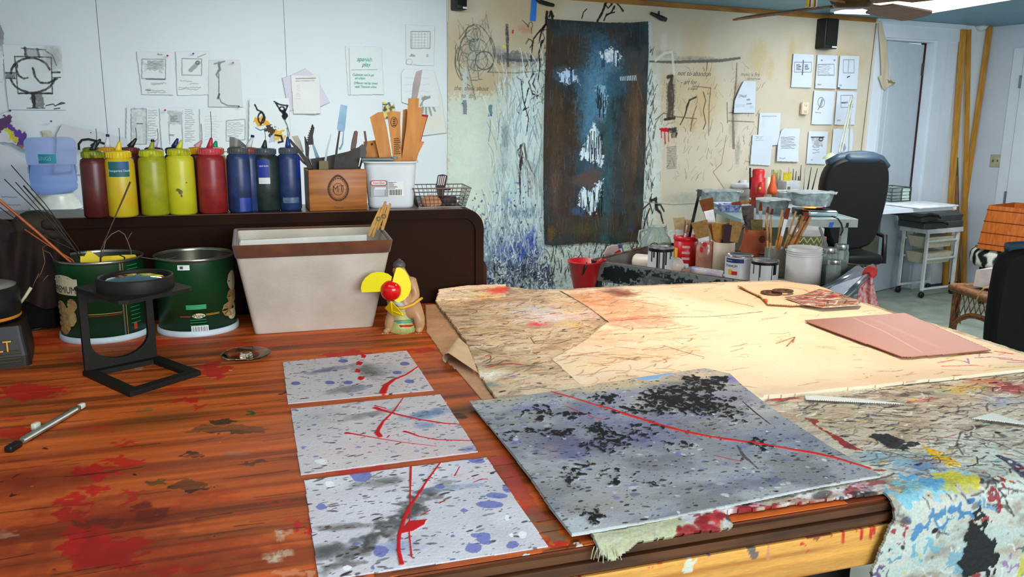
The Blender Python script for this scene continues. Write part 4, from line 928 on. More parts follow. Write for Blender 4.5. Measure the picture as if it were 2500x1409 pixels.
bottle(683,738,378,515,BLU2,DGRC,BLUN,334,'deep blue squeeze bottle at the right end of the row beside the wooden box',312,nx=702,lab=lab_side,patch=(('pale_streak',(96,124,140),(60,84,110)),[(-.7,.8,.14,.24)]))
# back row, seen between and above the front ones
BKR=[(214,268,MAR,YGC,BLKN,340,None,None,246,'maroon','maroon squeeze bottle with black nozzle, first of the back row'),(250,304,OLV,AMBC,WHN,332,None,NVT,263,'','olive squeeze bottle with clear nozzle and navy tip in the back row'),(303,357,MAR,BRC,BLKN,338,312,None,333,'','dark maroon squeeze bottle with brown cap behind the amber one'),(362,412,BLU2,PURC,('white_purple_nozzle',(190,180,206)),340,
314,None,386,'','blue squeeze bottle with purple cap and white nozzle in the back row'),(412,462,NAV,('black_cap',(34,34,36)),NVT,338,None,None,434,'','navy squeeze bottle with black cap behind the lime one'),(466,514,MAR,AMBC,PKN,344,302,None,493,'','maroon squeeze bottle with amber cap and pink nozzle in the back row'),(508,560,YOR,ORC,GRN,344,None,None,528,'','amber squeeze bottle with green nozzle behind the brick red one'),
(590,640,BLU2,('dull_red_cap',(120,60,54)),WHN,334,None,NVT,617,'','blue squeeze bottle with clear nozzle and navy tip behind the navy one')]
for(a,b,c_,cp_,nz_,yn,nd,tp,nx_,_,lb)in BKR:
 bottle(a,b,378,518,c_,cp_,nz_,yn,lb,nd,tp,back=.004,nx=nx_)
 # salmon dropper leaning in the back row
def upright(px,py,px2,py2,ref,d=(0,1,0)):
 d=np.array(d,float);return onpl(px,py,ref,d),onpl(px2,py2,ref,d)
pB=onz(560,505,ZT)
def cutout(mb,pts,P0,n,th,mi=None,bev=0.0):
 """flat tool: its outline stands on the plane through P0 facing n and has thickness th"""
 n=np.asarray(n,float)/np.linalg.norm(n)
 A=[onpl(x,y,P0,n)for x,y in pts];B=[a+n*th for a in A];k=len(A)
 mb.add(A+B,[tuple(range(k-1,-1,-1)),tuple(range(k,2*k))]+[(i,(i+1)%k,k+(i+1)%k,k+i)for i in range(k)],None,False,mi)
 return mb
 # curved translucent scraper resting on the navy bottle
mb=MB();P_=onz(590,520,ZT)+np.array([-.0,.03,.0]);rings=[]
for i in range(9):
 t=i/8;px=560+52*t;yt=334+(t**2)*36;row=[]
 for j in range(5):
  s_=j/4;y=yt*(1-s_)+(377-6*t)*s_;q=ony(px,y,P_[1]+.012*math.sin(t*3));row.append(q)
 rings.append(row)
vs=[p for r_ in rings for p in r_];fs=[(i*5+j,i*5+j+1,(i+1)*5+j+1,(i+1)*5+j)for i in range(8)for j in range(4)]
k_=len(vs);vs2=[v+np.array([0,.0015,0])for v in vs]
mb.add(vs+vs2,fs+[tuple(k_+a for a in f[::-1])for f in fs],smooth=True)
mb.build('curved_scraper',mat('tinted_clear_plastic',(120,116,108),.15,.3,alpha=.85),label='curved smoky grey scraper leaning on top of the navy squeeze bottle',cat='scraper')
# ------------------------------------------------------------------ wooden box of knives and spatulas
pb=onz(828,514,ZT);AB=math.radians(20);W_,H_,D_=.131,0,.09
zb=float(onpl(828,414,pb,(0,1,0))[2]);H_=zb-ZT
cB=pb+np.array([-math.sin(AB),math.cos(AB),0])*(D_/2+.002)
box=thing('wooden_box','small oak box with a burnt crest on its front, full of knives and scrapers','box',cB,AB);MBX=wm(box)
M_OAK=mat('honey_oak',(182,112,42),.42,rgb2=(140,78,26),scale=7,stretch=(1,9,14));M_OAKD=mat('oak_end_grain',(150,104,70),.6,rgb2=(110,70,44),scale=20)
mb=MB(MBX);mb.rbox((0,-D_/2+.004,H_/2),(W_,.008,H_),.0015);mb.build('front_board',M_OAK,box);fbx=bpy.data.objects['front_board.001']if 'front_board.001' in bpy.data.objects else None
mb=MB(MBX);mb.box((0,D_/2-.004,H_/2),(W_,.008,H_));mb.build('back_board',M_OAK,box)
for sx in(-1,1):
 mb=MB(MBX);mb.box((sx*(W_/2-.004),0,H_/2-.001),(.008,D_-.016,H_-.006))
 for k in range(9):mb.box((sx*(W_/2-.002),-D_/2+.008,.006+k*(H_-.012)/8.2),(.005,.002,.005))
 mb.build('side_board',M_OAKD,box)
mb=MB(MBX);mb.box((0,0,.003),(W_-.014,D_-.014,.006));mb.build('bottom_board',M_OAK,box)
mb=MB(MBX);yF=-D_/2-.0004;FR=axes((0,yF,H_*.52),(1,0,0),(0,0,1),(0,-1,0))
def ringp(mb,rx,ry,w,n=28,drop=0.0,z=0,mi=None,M=None):
 o=[];i_=[]
 for k in range(n):
  a=2*math.pi*k/n;pk=1+drop*max(0,math.sin(a))**6
  o.append((rx*math.cos(a),ry*math.sin(a)*pk,z));i_.append(((rx-w)*math.cos(a),(ry-w)*math.sin(a)*pk,z))
 mb.add(o+i_,[(k,(k+1)%n,n+(k+1)%n,n+k)for k in range(n)],M,False,mi)
ringp(mb,.0245,.028,.0045,drop=.2,M=FR);ringp(mb,.019,.022,.001,drop=.2,M=FR);mb.text('MT',.022,FR,sx=.9);ringp(mb,.012,.014,.0012,M=FR)
for k in range(24):
 a=k*math.pi/12;mb.sphere((.0215*math.cos(a),.0246*math.sin(a),0),.0014,FR,n=6)
mb.text('Timon',.0085,FR@Matrix.Translation((0,-.042,0)))
mb.build('burnt_crest',mat('burnt_wood_mark',(84,52,22),.7),bpy.data.objects[[o.name for o in bpy.data.objects if o.parent==box and o.name.startswith('front_board')][0]])
M_STEEL=mat('dull_tool_steel',(96,100,98),.3,.85,var=.2);M_DKSTEEL=mat('dark_oxidised_blade',(44,38,32),.5,.4,var=.3,scale=60);M_BLKP=mat('black_plastic',(22,22,24),.4);M_BLUST=mat('blued_steel',(60,76,86),.25,.85,var=.25,scale=30)
nB=np.array([math.sin(AB),-math.cos(AB),0.])
def bp(k):return cB+nB*(-.03+k)
def tool(name,label,cat,parts,group='knives and scrapers in the oak box'):
 if len(parts)==1:
  _,pts,k,th,m_=parts[0];mb=MB();cutout(mb,pts,bp(k),-nB,th);return mb.build(name,m_,label=label,cat=cat,group=group)
 p0=onpl(*parts[0][1][0],bp(parts[0][2]),nB);t=thing(name,label,cat,p0,0,group)
 for pn,pts,k,th,m_ in parts:
  mb=MB();cutout(mb,pts,bp(k),-nB,th);mb.build(pn,m_,t)
 return t
serr=[]
for k in range(9):
 x=764.5-14*math.sin(k/8*1.5);y=303+k*5.4;serr+=[(x-2.5,y),(x+1,y+2.7)]
tool('pruning_saw','small black serrated saw with curved blade standing in the oak box','saw',[('blade',serr+[(753,354),(766,353),(764,332),(768,312)],.010,.0015,M_DKSTEEL),('handle',[(762,353),(767,353),(779,382),(786,412),(776,412),(770,382)],.009,.004,M_BLUST)])
tool('black_knife','short black pointed knife at the left side of the oak box','knife',[('blade',[(743,332),(747,336),(755,360),(754,384),(746,378)],.004,.002,M_DKSTEEL),('handle',[(746,378),(754,384),(764,412),(755,414)],.003,.006,M_BLKP)])
tool('cleaver','broad dark cleaver blade lying across the oak box','cleaver',[('blade',[(757,388),(790,384),(819,377),(850,370),(879,358),(880,380),(874,414),(765,416)],.022,.0025,M_DKSTEEL),('handle',[(879,358),(886,352),(892,360),(896,372),(888,392),(880,384)],.020,.01,M_BLKP)])
tool('palette_knife','thin pointed silver palette knife in the oak box','palette knife',[('blade',[(808,325),(809,332),(800,370),(797,393),(792,393),(796,366)],.050,.0012,M_STEEL),('handle',[(779,393),(801,393),(802,416),(779,416)],.048,.008,mat('olive_handle',(110,104,60),.6))])
tool('spatula','long blue-black slotted spatula, tallest tool in the oak box','spatula',[('blade',[(832,255),(848,259),(842,318),(838,322),(826,321),(823,313)],.040,.002,M_BLUST),('shaft',[(827,320),(831,320),(824,372),(819,412),(815,412),(819,372)],.041,.003,M_DKSTEEL),('loop',[(838,320),(840,320),(838,352),(832,366),(828,366),(827,360),(830,360),(835,350)],.040,.002,M_BLUST)])
tool('file','brown wooden handled file leaning right in the oak box','file',[('handle',[(866,321),(870,319),(874,322),(871,350),(868,364),(857,366),(860,345)],.012,.009,mat('brown_handle',(96,62,44),.5,var=.2)),('shaft',[(857,366),(868,364),(860,412),(850,412)],.012,.004,M_DKSTEEL)])
tool('wood_scraper','thin brown stick standing at the right corner of the oak box','stick',[('stick',[(888,320),(893,320),(897,350),(880,412),(876,412),(892,350)],.004,.003,mat('brown_handle',(96,62,44),.5))])
for i,(a,b,c)in enumerate([((706,338),(756,408),.006),((716,346),(760,410),.004)]):
 pass
t=thing('garden_shears','dark long-handled shears leaning out of the left of the oak box','shears',onpl(730,370,bp(.03),nB),0,'knives and scrapers in the oak box')
for i,pts in enumerate([[(703,341),(709,339),(738,371),(756,396),(763,412),(752,412),(744,396),(726,370)],[(726,372),(731,380),(742,394),(754,405),(756,410),(741,400),(728,386)]]):
 mb=MB();cutout(mb,pts,bp(.03-.004*i),-nB,.005);mb.build('handle',M_DKSTEEL,t)
mb=MB();cutout(mb,[(712,333),(727,331),(734,345),(742,372),(734,372),(722,352)],bp(-.02),-nB,.001);mb.build('plastic_card',mat('beige_clear_card',(186,176,160),.4,alpha=.75),label='beige see-through plastic card behind the shears',cat='card')
# ------------------------------------------------------------------ white plastic bin of wooden shims
pw=onz(955,509,ZT);AWB=math.radians(9);M_WPL=mat('white_plastic_bin',(214,222,224),.35,var=.04)
zr=float(onpl(955,394,pw,(0,1,0))[2])-ZT;ww=128*depth(pw)/FPX;cW=pw+np.array([-math.sin(AWB),math.cos(AWB),0])*(.052)
bn=thing('plastic_bin','white plastic bin with a printed label, holding wooden shims','bin',cW,AWB);MW=wm(bn)
mb=MB(MW);rings=[]
for z,w,d,r in[(0,ww*.80,.085,.018),(.002,ww*.84,.09,.02),(.008,ww*.865,.093,.02),(zr-.01,ww*.98,.112,.024),(zr-.004,ww*.985,.113,.024),(zr-.004,ww*1.06,.122,.026),(zr,ww*1.06,.122,.026),(zr,ww*.95,.108,.022),(.01,ww*.84,.088,.02)]:
 rings.append([(x,y,z)for x,y in rrect(w,d,r)])
mb.loft(rings);mb.build('tub',M_WPL,bn)
yl=lambda z:-(.0455+(.0565-.0455)*z/zr)-.0012
def fr_(x,z):return axes((x,yl(z),z),(1,0,0),(0,.1,.995),(0,-1,0))
mb=MB(MW);k=ww/128 # metres per photo pixel here
def lb(x0,y0,x1,y1,mi,dz=0): # pixel offsets from bin centre 955, from bottom 509
 z0,z1=(509-y1)*k,(509-y0)*k;a,b=(x0-955)*k,(x1-955)*k
 mb.add([(a,yl(z0)-dz,z0),(b,yl(z0)-dz,z0),(b,yl(z1)-dz,z1),(a,yl(z1)-dz,z1)],[(0,1,2,3)],None,False,mi)
lb(907,441,948,480,0);lb(949,443,986,480,1,.0001);lb(914,460,940,478,3,.0004);lb(917,457,943,463,1,.0006)
for i in range(14):lb(951+i*2.2,463,951+i*2.2+(1.3 if i%3 else .7),477,2,.0006)
for i in range(7):lb(950,445+i*2.4,950+[20,11,14,12,20,22,16][i],445.9+i*2.4,2,.0006)
q=[(x*k,y*k)for x,y in rrect(39,13,6)]
zz=(509-447)*k;mb.add([((926.5-955)*k+x,yl(zz)-.0008,zz+y)for x,y in q],[tuple(range(len(q)))],None,False,4)
q=[(x*k,y*k)for x,y in rrect(35,9.5,4.5)];mb.add([((926.5-955)*k+x,yl(zz)-.001,zz+y)for x,y in q],[tuple(range(len(q)))],None,False,1)
mb.text('Sterilite',.0092,axes(((926.5-955)*k,yl(zz)-.0014,zz),(1,0,0),(0,0,1),(0,-1,0)),4,sx=.95)
mb.build('printed_label',[mat('label_grey',(160,166,166),.6),M_WHITE,M_BLACK,mat('label_pale_blue',(190,200,206),.6),mat('label_red',(190,40,60),.5)],bn)
M_SH=mat('pine_shim',(214,146,66),.55,rgb2=(186,116,46),scale=9,stretch=(6,6,1.2));M_STAMP=mat('brown_ink_stamp',(84,44,20),.7)
nW2=np.array([math.sin(AWB),-math.cos(AWB),0.])
SH=[([(903,286),(923,274),(935,273),(944,309),(959,400),(958,470),(930,470),(926,384)],.030,'wooden shim leaning far left in the white bin'),([(945,275),(958,271),(978,273),(977,300),(981,394),(980,470),(955,470),(960,393)],.036,'wooden shim with an oval stamp and small print, in the middle of the white bin'),([(984,268),(994,266),(996,300),(990,400),(985,470),(970,470),(978,394)],.010,'wooden shim half hidden behind the tallest one'),
([(997,240),(1023,240),(1021,290),(1014,394),(1008,470),(975,470),(980,394),(992,310)],.030,'tallest wooden shim, on the right of the white bin'),([(1020,262),(1031,262),(1029,300),(1016,394),(1008,470),(990,470),(1005,394)],.018,'narrow wooden shim just right of the tallest one'),([(1024,283),(1042,286),(1026,346),(1014,396),(1006,470),(990,470),(1008,394)],.008,'wooden shim leaning right with a red card behind it'),
([(1026,345),(1036,346),(1022,374),(1012,410),(1004,460),(994,460),(1010,392)],.000,'short wooden shim lowest on the right of the bin'),([(887,346),(920,342),(928,362),(934,388),(940,460),(905,460),(889,388)],.012,'square orange-brown shim block with a dark knot at the left of the bin')]
for i,(pts,kk,lbl)in enumerate(SH):
 mb=MB();P0=cW+nW2*(-.02+kk);cutout(mb,pts,P0,-nW2,.005)
 if i==1:
  Pf=P0+nW2*.0006
  ring=lambda rx,ry:[onpl(962+rx*math.cos(a*math.pi/10),298+ry*math.sin(a*math.pi/10),Pf,nW2)for a in range(20)]
  o,n_=ring(8.5,13),ring(7,11.5);mb.add(o+n_,[(a,(a+1)%20,20+(a+1)%20,20+a)for a in range(20)],mi=1)
  for a in range(4):mb.add([onpl(x,y,Pf,nW2)for x,y in[(959,290+a*5),(966,289+a*5),(966,292+a*5),(959,293+a*5)]],[(0,1,2,3)],mi=1)
  for a in range(9):
   y=338+a*4.6;mb.add([onpl(x,yy,Pf,nW2)for x,yy in[(962,y),(974+2*(a%3),y-1),(974+2*(a%3),y+1),(962,y+2)]],[(0,1,2,3)],mi=1)
 if i==7:mb.add([onpl(x,y,P0+nW2*.0006,nW2)for x,y in[(905,350),(910,349),(911,354),(906,356)]],[(0,1,2,3)],mi=1)
 mb.build('wooden_shim',[M_SH,M_STAMP],label=lbl,cat='wooden shim',group='pine shims in the white bin')
mb=MB();cutout(mb,[(1029,279),(1046,281),(1040,300),(1028,345),(1020,345)],cW-nW2*.02,-nW2,.001);mb.build('red_card',mat('crimson_card',(150,20,40),.6),label='crimson card edge behind the right-hand shims',cat='card')
t=thing('utility_knife','long grey knife blade rising above the tallest shim','knife',onpl(1010,300,cW,nW2),0)
mb=MB();cutout(mb,[(1016,175),(1031,170),(1026,205),(1018,244),(1004,244),(1008,205)],cW-nW2*.0,-nW2,.003);mb.build('blade',mat('greyed_blade',(118,108,104),.35,.6,var=.15),t)
mb=MB();cutout(mb,[(1004,243),(1018,243),(1006,420),(992,420)],cW-nW2*.0,-nW2,.009);mb.build('handle',M_BLKP,t)
mb=MB(MW);mb.rbox((-.028,-.025,zr+.004),(.075,.05,.006),.002);mb.lathe([(.0001,0),(.008,0),(.008,.004),(.0001,.005)],14,Matrix.Translation((.01,-.045,zr+.006)))
mb.build('bin_lid',mat('grey_green_plastic',(120,134,130),.4),label='grey-green lid lying on the rim of the white bin',cat='lid')
# ------------------------------------------------------------------ wire basket with odds and ends
AK=math.radians(14);bk=[onz(1022,507,ZT),onz(1136,505,ZT)]
cK=(bk[0]+bk[1])/2+np.array([-math.sin(AK),math.cos(AK),0])*.045;wB=np.linalg.norm(bk[1]-bk[0])
bas=thing('wire_basket','low silver wire basket at the right end of the cabinet','basket',cK,AK);MK=wm(bas)
M_WIRE=mat('grey_steel_wire',(120,112,106),.35,.8)
def rect3(w,d,z):return[(-w/2,-d/2,z),(w/2,-d/2,z),(w/2,d/2,z),(-w/2,d/2,z)]
hK=float(onpl(1080,459,bk[0]*.5+bk[1]*.5,(0,1,0))[2])-ZT;wt,dt,wb_,db=wB*1.22,.115,wB,.09
mb=MB(MK);mb.tube(rect3(wt,dt,hK),.0014,6,closed=True,smooth=False);mb.build('rim',M_WIRE,bas)
mb=MB(MK)
for i in range(13):
 t=-.5+i/12
 for s in(-1,1):mb.tube([(t*wt,s*dt/2,hK),(t*wb_,s*db/2,.001)],.0006,4)
 mb.tube([(t*wb_,-db/2,.001),(t*wb_,db/2,.001)],.0006,4)
for i in range(11):
 t=-.5+i/10
 for s in(-1,1):mb.tube([(s*wt/2,t*dt,hK),(s*wb_/2,t*db,.001)],.0006,4)
for j in range(1,5):
 t=j/5;mb.tube(rect3(wb_+(wt-wb_)*t,db+(dt-db)*t,hK*t),.0006,4,closed=True,smooth=False)
mb.tube(rect3(wb_,db,.001),.001,5,closed=True,smooth=False)
mb.build('mesh',M_WIRE,bas)
mb=MB(MK);mb.lathe([(.0001,0),(.022,0),(.026,.008),(.02,.014),(.0001,.015)],20,Matrix.Translation((-.02,0,.003))@Matrix.Rotation(.5,4,'X'));mb.build('terracotta_piece',mat('clay_tan',(196,140,104),.7),label='tan clay piece lying in the wire basket',cat='clay piece')
mb=MB(MK);mb.rbox((.022,0,.012),(.04,.035,.018),.004,frame((0,0,0),.4));mb.build('dark_lump',mat('dark_brown_lump',(52,40,38),.6),label='dark brown lump in the right of the wire basket',cat='lump')
mb=MB();P0=cK+np.array([0,0,0])
cutout(mb,[(1069,428),(1080,426),(1092,429),(1088,452),(1082,478),(1068,478),(1064,455)],P0,(0,1,0),.012,0)
for i in range(4):cutout(mb,[(1071+i*5,430),(1073.5+i*5,430),(1070+i*4.5,452),(1068+i*4.5,452)],P0-np.array([0,.0008,0]),(0,1,0),.001,1)
mb.build('fluted_handle',[mat('brown_chrome',(90,70,64),.25,.7),mat('bright_strip',(220,220,220),.3)],label='brown fluted handle with bright stripes standing up in the wire basket',cat='handle')
mb=MB(MK);mb.rbox((.018,.03,hK*.8),(.03,.02,.006),.002);mb.build('black_clip',M_BLKP,label='small black clip resting near the top of the wire basket',cat='clip')
ck=onz(1020,500,ZT);mb=MB()
for i in range(4):mb.box((0,0,.003+i*.001),(.03,.05,.0005),frame(ck+np.array([0,.02,0]),.4+.1*i,.5))
mb.build('clear_wrapper',mat('clear_film',(206,214,216),.15,alpha=.5),label='crumpled clear wrapper between the white bin and wire basket',cat='wrapper')
# ================================================================== THINGS ON THE LEFT OF THE TABLE
def stand(px,py,wpx,z=TOP):
 p=onz(px,py,z);r=wpx/2*depth(p)/FPX;d=np.array([p[0],p[1],0]);d/=np.linalg.norm(d)
 r=wpx/2*depth(p+d*r)/FPX;c=p+d*r;c[2]=z;return c,r,d
def ztop(c,d,r,px,py):return float(onpl(px,py,c-d*r,d)[2])
M_TIN=mat('tin_plate',(150,152,140),.25,.9,var=.1);M_TIND=mat('tin_inside',(120,122,104),.3,.9,var=.2)
M_CANG=mat('green_can_label',(10,62,30),.35,rgb2=(8,50,24),scale=8);M_CANB=mat('pale_plastic_base_ring',(190,206,214),.4)
M_LGOLD=mat('label_gold_line',(176,130,40),.5);M_LGRN=mat('label_light_green_print',(40,140,84),.6);M_CREAM=mat('label_cream',(196,186,150),.6);M_POT=mat('label_tan_picture',(140,108,62),.6,rgb2=(176,150,96),scale=60);M_LRED=mat('label_red_print',(170,50,30),.6)
def green_can(px,py,w,ylip,label,fn):
 c,r,d=stand(px,py,w);h=ztop(c,d,r,px,ylip)-TOP;t=thing('food_can',label,'can',c,0,'large green food cans at the back of the table');M=wm(t);f=facing(c)
 mb=MB(M);mb.lathe([(.0001,.003),(r*.985,.003),(r*.985,h-.002)],56);mb.lathe([(r*.965,h-.002),(r*.965,.006),(.0001,.006)],56,None,1);mb.build('can_body',[M_CANG,M_TIND],t)
 mb=MB(M);mb.lathe([(r*.955,h-.005),(r*.99,h-.006),(r*1.005,h-.003),(r*1.005,h),(r*.975,h+.001),(r*.955,h-.001),(r*.955,h-.005)],56);mb.build('rim',M_TIN,t)
 mb=MB(M);mb.lathe([(r*.9,0),(r*1.03,0),(r*1.035,.003),(r*1.03,.011),(r*.99,.012)],56);mb.build('base_ring',M_CANB,t)
 mb=MB(M);fn(mb,r,h,f);mb.build('label_print',[M_CREAM,M_POT,M_LGOLD,M_LGRN,M_BLACK,M_WHITE,M_LRED,M_TIN],t)
 return t,c,r,h,d
def can1(mb,r,h,f):
 R=r*.985
 cyl_patch(mb,R+.0004,f-1.5,f-.55,h*.60,h*.80,16,0);blobpatch(mb,R+.0006,f-1.0,h*.76,.42,h*.08,0)
 cyl_text(mb,'PREMIUM',.019,R+.001,f-.98,h*.66,4,.8);cyl_text(mb,'WHOLE',.014,R+.001,f-.72,h*.56,4,.8)
 for a,z,ra,rz in[(-1.15,.42,.22,.10),(-.85,.33,.2,.12),(-1.1,.22,.25,.12),(-.75,.48,.14,.08)]:blobpatch(mb,R+.0006+.0003*(z*3%1),f+a,h*z,ra,h*rz,1)
 cyl_patch(mb,R+.0005,f+.42,f+.46,0.06*h,h*.98,2,7);cyl_patch(mb,R+.0005,f+.50,f+.515,0.06*h,h*.98,2,1)
 for k in range(5):cyl_patch(mb,R+.0006,f+.62,f+.95,h*(.92-.045*k),h*(.928-.045*k),4,3);cyl_patch(mb,R+.0006,f+.62,f+.92,h*(.40-.05*k),h*(.408-.05*k),4,3)
 cyl_patch(mb,R+.0006,f-.35,f+.4,h*.365,h*.373,12,2);cyl_patch(mb,R+.0006,f-.35,f+.4,h*.345,h*.350,12,6);cyl_patch(mb,R+.0006,f+.68,f+.78,h*.12,h*.2,2,6)
def can2(mb,r,h,f):
 R=r*.985
 cyl_patch(mb,R+.0005,f-.28,f+.22,h*.36,h*.42,8,3);blobpatch(mb,R+.0006,f+.02,h*.275,.16,h*.032,0);cyl_text(mb,'Pure',.011,R+.0012,f+.02,h*.275,4)
 cyl_patch(mb,R+.0006,f+.2,f+.56,h*.275,h*.283,6,2);cyl_patch(mb,R+.0006,f+.2,f+.56,h*.29,h*.295,6,2);cyl_patch(mb,R+.0006,f-.45,f-.18,h*.265,h*.275,6,6)
 for k in range(3):cyl_patch(mb,R+.0006,f-.2,f+.2,h*(.22-.035*k),h*(.227-.035*k),6,3)
 cyl_patch(mb,R+.0006,f-.18,f+.24,h*.05,h*.145,8,5)
 for k in range(16):cyl_patch(mb,R+.0010,f-.15+.023*k,f-.15+.023*k+(.008 if k%3 else .014),h*.06,h*.135,1,4)
 for a,z,ra,rz,m in[(.95,.30,.3,.10,1),(1.1,.46,.25,.1,1),(1.15,.66,.25,.13,0),(1.05,.22,.2,.07,0)]:blobpatch(mb,R+.0006,f+a,h*z,ra,h*rz,m)
c1=green_can(262,839,196,640,'large green food can with a PREMIUM badge, full of rods and twigs',can1)
c2=green_can(487,823,182,634,'empty large green food can with a barcode low on its label',can2)
_,C1,R1,H1,D1=c1
mb=MB(wm(c2[0]));f2=facing(c2[1]);cyl_patch(mb,c2[2]*.985+.0008,f2-.42,f2-.12,c2[3]*.87,c2[3]*.935,6,0);cyl_patch(mb,c2[2]*.985+.001,f2-.36,f2-.28,c2[3]*.885,c2[3]*.92,3,1);mb.build('white_tag',[M_WHITE,M_TIN],c2[0])
def cp1(px,py,k=0.0):return onpl(px,py,C1+D1*k,D1)
def rodthing(name,label,cat,pts,r,m_,grp,k=0.0):
 mb=MB();P=[cp1(x,y,k)for x,y in pts];mb.tube(P,r,8);return mb.build(name,m_,label=label,cat=cat,group=grp)
M_ORROD=mat('orange_brown_rod',(186,92,34),.4,rgb2=(140,62,24),scale=20);M_DKW=mat('dark_wire',(48,36,30),.5,.3);M_TWIG=mat('twig_bark',(84,56,44),.8,var=.3,scale=80)
G='rods and wires standing in the green can'
rodthing('wooden_rod','thick orange-brown rod slanting out of the can past the left edge','rod',[(-70,432),(0,490),(90,566),(172,640),(225,730)],[.0030,.0030,.0028,.0025,.0022],M_ORROD,G,-.02)
for(a,b,lb,k)in[((-30,485),(72,560),'thin dark wire running just under the thick orange rod',-.01),((10,437),(95,520),'dark wire whose tip is farthest left on the white wall',.01),((27,403),(110,498),'longest dark wire, its tip highest above the can',.02),((38,445),(110,526),'dark wire in the middle of the bundle leaning left',.0),((57,453),(125,528),'thicker dark rod at the right of the leaning bundle',
.015)]:
 b2=(185 if lb[0]!='l' else 190,612 if lb[0]!='l' else 606)
 rodthing('dark_wire',lb,'wire',[a,b,b2,(235,700)],.0009 if 'thicker' not in lb else .0015,M_DKW,G,k)
rodthing('thin_rod','thin brown rod just beneath the orange one at the can rim','rod',[(60,560),(120,600),(176,634),(215,690)],.0014,M_ORROD,G,-.015)
rodthing('twig','reddish twig leaning right in front of the amber bottle','twig',[(318,444),(302,482),(286,518),(268,560),(248,606),(240,680)],[.0018,.0018,.0014,.0011,.0012,.0012],M_TWIG,G,.0)
mb=MB();mb.tube([cp1(*p,.02)for p in[(258,588),(272,572),(290,563),(304,572),(312,590),(320,612),(322,660)]],.0009,6);mb.tube([cp1(*p,.02)for p in[(311,586),(316,577),(322,568)]],.0006,5);mb.tube([cp1(*p,.02)for p in[(258,588),(250,620),(246,660)]],.0009,6)
mb.build('bent_twig',mat('dry_stem',(112,102,80),.8),label='thin dry stem bent into a hoop over the green can',cat='twig',group=G)
mb=MB();mb.tube([cp1(*p,-.06)for p in[(345,628),(370,632),(400,634),(428,628)]]+[onpl(428,628,c2[1]-c2[4]*c2[2]*1.05,c2[4])],.0006,5)
mb.build('thin_string',mat('grey_string',(110,110,96),.8),label='thin grey string sagging between the two green cans',cat='string')
M_YELP=mat('yellow_folded_card',(222,200,30),.6,rgb2=(206,170,20),scale=30)
mb=MB();cutout(mb,[(196,626),(206,626),(214,613),(224,616),(243,629),(243,680),(196,680)],C1+D1*-.045,-D1*-1,.004);cutout(mb,[(248,630),(253,626),(290,624),(302,629),(302,680),(248,680)],C1-D1*.04,D1,.004);cutout(mb,[(306,628),(296,623),(330,622),(333,626),(325,680),(306,680)],C1-D1*.03,D1,.004)
mb.build('yellow_card',M_YELP,label='folded bright yellow card inside the rim of the first green can',cat='card')
# ---- canvas bin with brown trim
zt=TOP+.196;FLt,FRt,BRt,BLt=onz(568,600,zt),onz(958,585,zt),onz(928,548,zt),onz(572,558,zt)
FLb,FRb=onz(622,817,TOP),onz(912,798,TOP);wv=(FRb-FLb)/np.linalg.norm(FRb-FLb);pv=np.array([-wv[1],wv[0],0])
dd=np.linalg.norm(BLt-FLt)*.72;FLb,FRb=FLb,FRb;BRb,BLb=FRb+pv*dd-wv*.004,FLb+pv*dd+wv*.004
def quadring(t,inset=0.0,n=6,rad=.012):
 P=[b*(1-t)+q*t for b,q in zip([FLb,FRb,BRb,BLb],[FLt,FRt,BRt,BLt])];c=sum(P)/4;out=[]
 for i in range(4):
  p=P[i];a=P[i-1]-p;b=P[(i+1)%4]-p;a,b=a/np.linalg.norm(a),b/np.linalg.norm(b);p=p+(a+b)*inset
  for k in range(n+1):
   s=k/n;q=(p+a*rad)*(1-s)**2+p*2*s*(1-s)+(p+b*rad)*s*s;q=q.copy();q[2]=(TOP+(zt-TOP)*t);out.append(q)
 return out
bc=(FLb+FRb+BRb+BLb)/4
fb=thing('canvas_storage_bin','off-white canvas bin with a wide brown fabric trim, wider at the top','storage bin',(bc[0],bc[1],TOP),math.atan2(wv[1],wv[0]))
mb=MB();mb.loft([quadring(t)for t in(0.004,.02,.3,.6,.88)]);mb.loft([quadring(t,.006)for t in(.98,.5,.03)],cap=False)
mb.build('canvas_wall',mat('off_white_canvas',(206,200,186),.85,rgb2=(186,178,160),scale=12,bump=.15,bscale=400),fb)
mb=MB();mb.loft([quadring(t,i)for t,i in((.86,-.0008),(.865,-.002),(.99,-.002),(1.0,.0),(.99,.005),(.90,.006))],cap=False);mb.build('brown_trim',mat('brown_felt_trim',(104,58,30),.95,rgb2=(84,46,24),scale=30,sheen=.3,bump=.2,bscale=400),fb)
mb=MB();q_=quadring(.955,.012);mb.add(q_,[tuple(range(len(q_)))]);mb.build('inner_liner',mat('cream_liner',(196,194,180),.85),fb)if False else None
mb=MB();a0,a1=onz(584,594,zt-.012),onz(880,578,zt-.012);a2,a3=onz(895,573,zt-.006),onz(588,587,zt-.006)
mb.add([a0,a1,a2,a3,a0-np.array([0,0,.05]),a1-np.array([0,0,.05]),a2-np.array([0,0,.05]),a3-np.array([0,0,.05])],[(0,1,2,3),(0,4,5,1),(1,5,6,2),(2,6,7,3),(3,7,4,0)])
mb.build('foam_board',mat('white_foam_board',(214,214,206),.8),label='white board standing inside the canvas bin, its top edge showing',cat='board')
M_PIN=mat('clothespin_wood',(206,160,84),.6,rgb2=(176,124,58),scale=30)
Pp=(BRt+FRt)/2
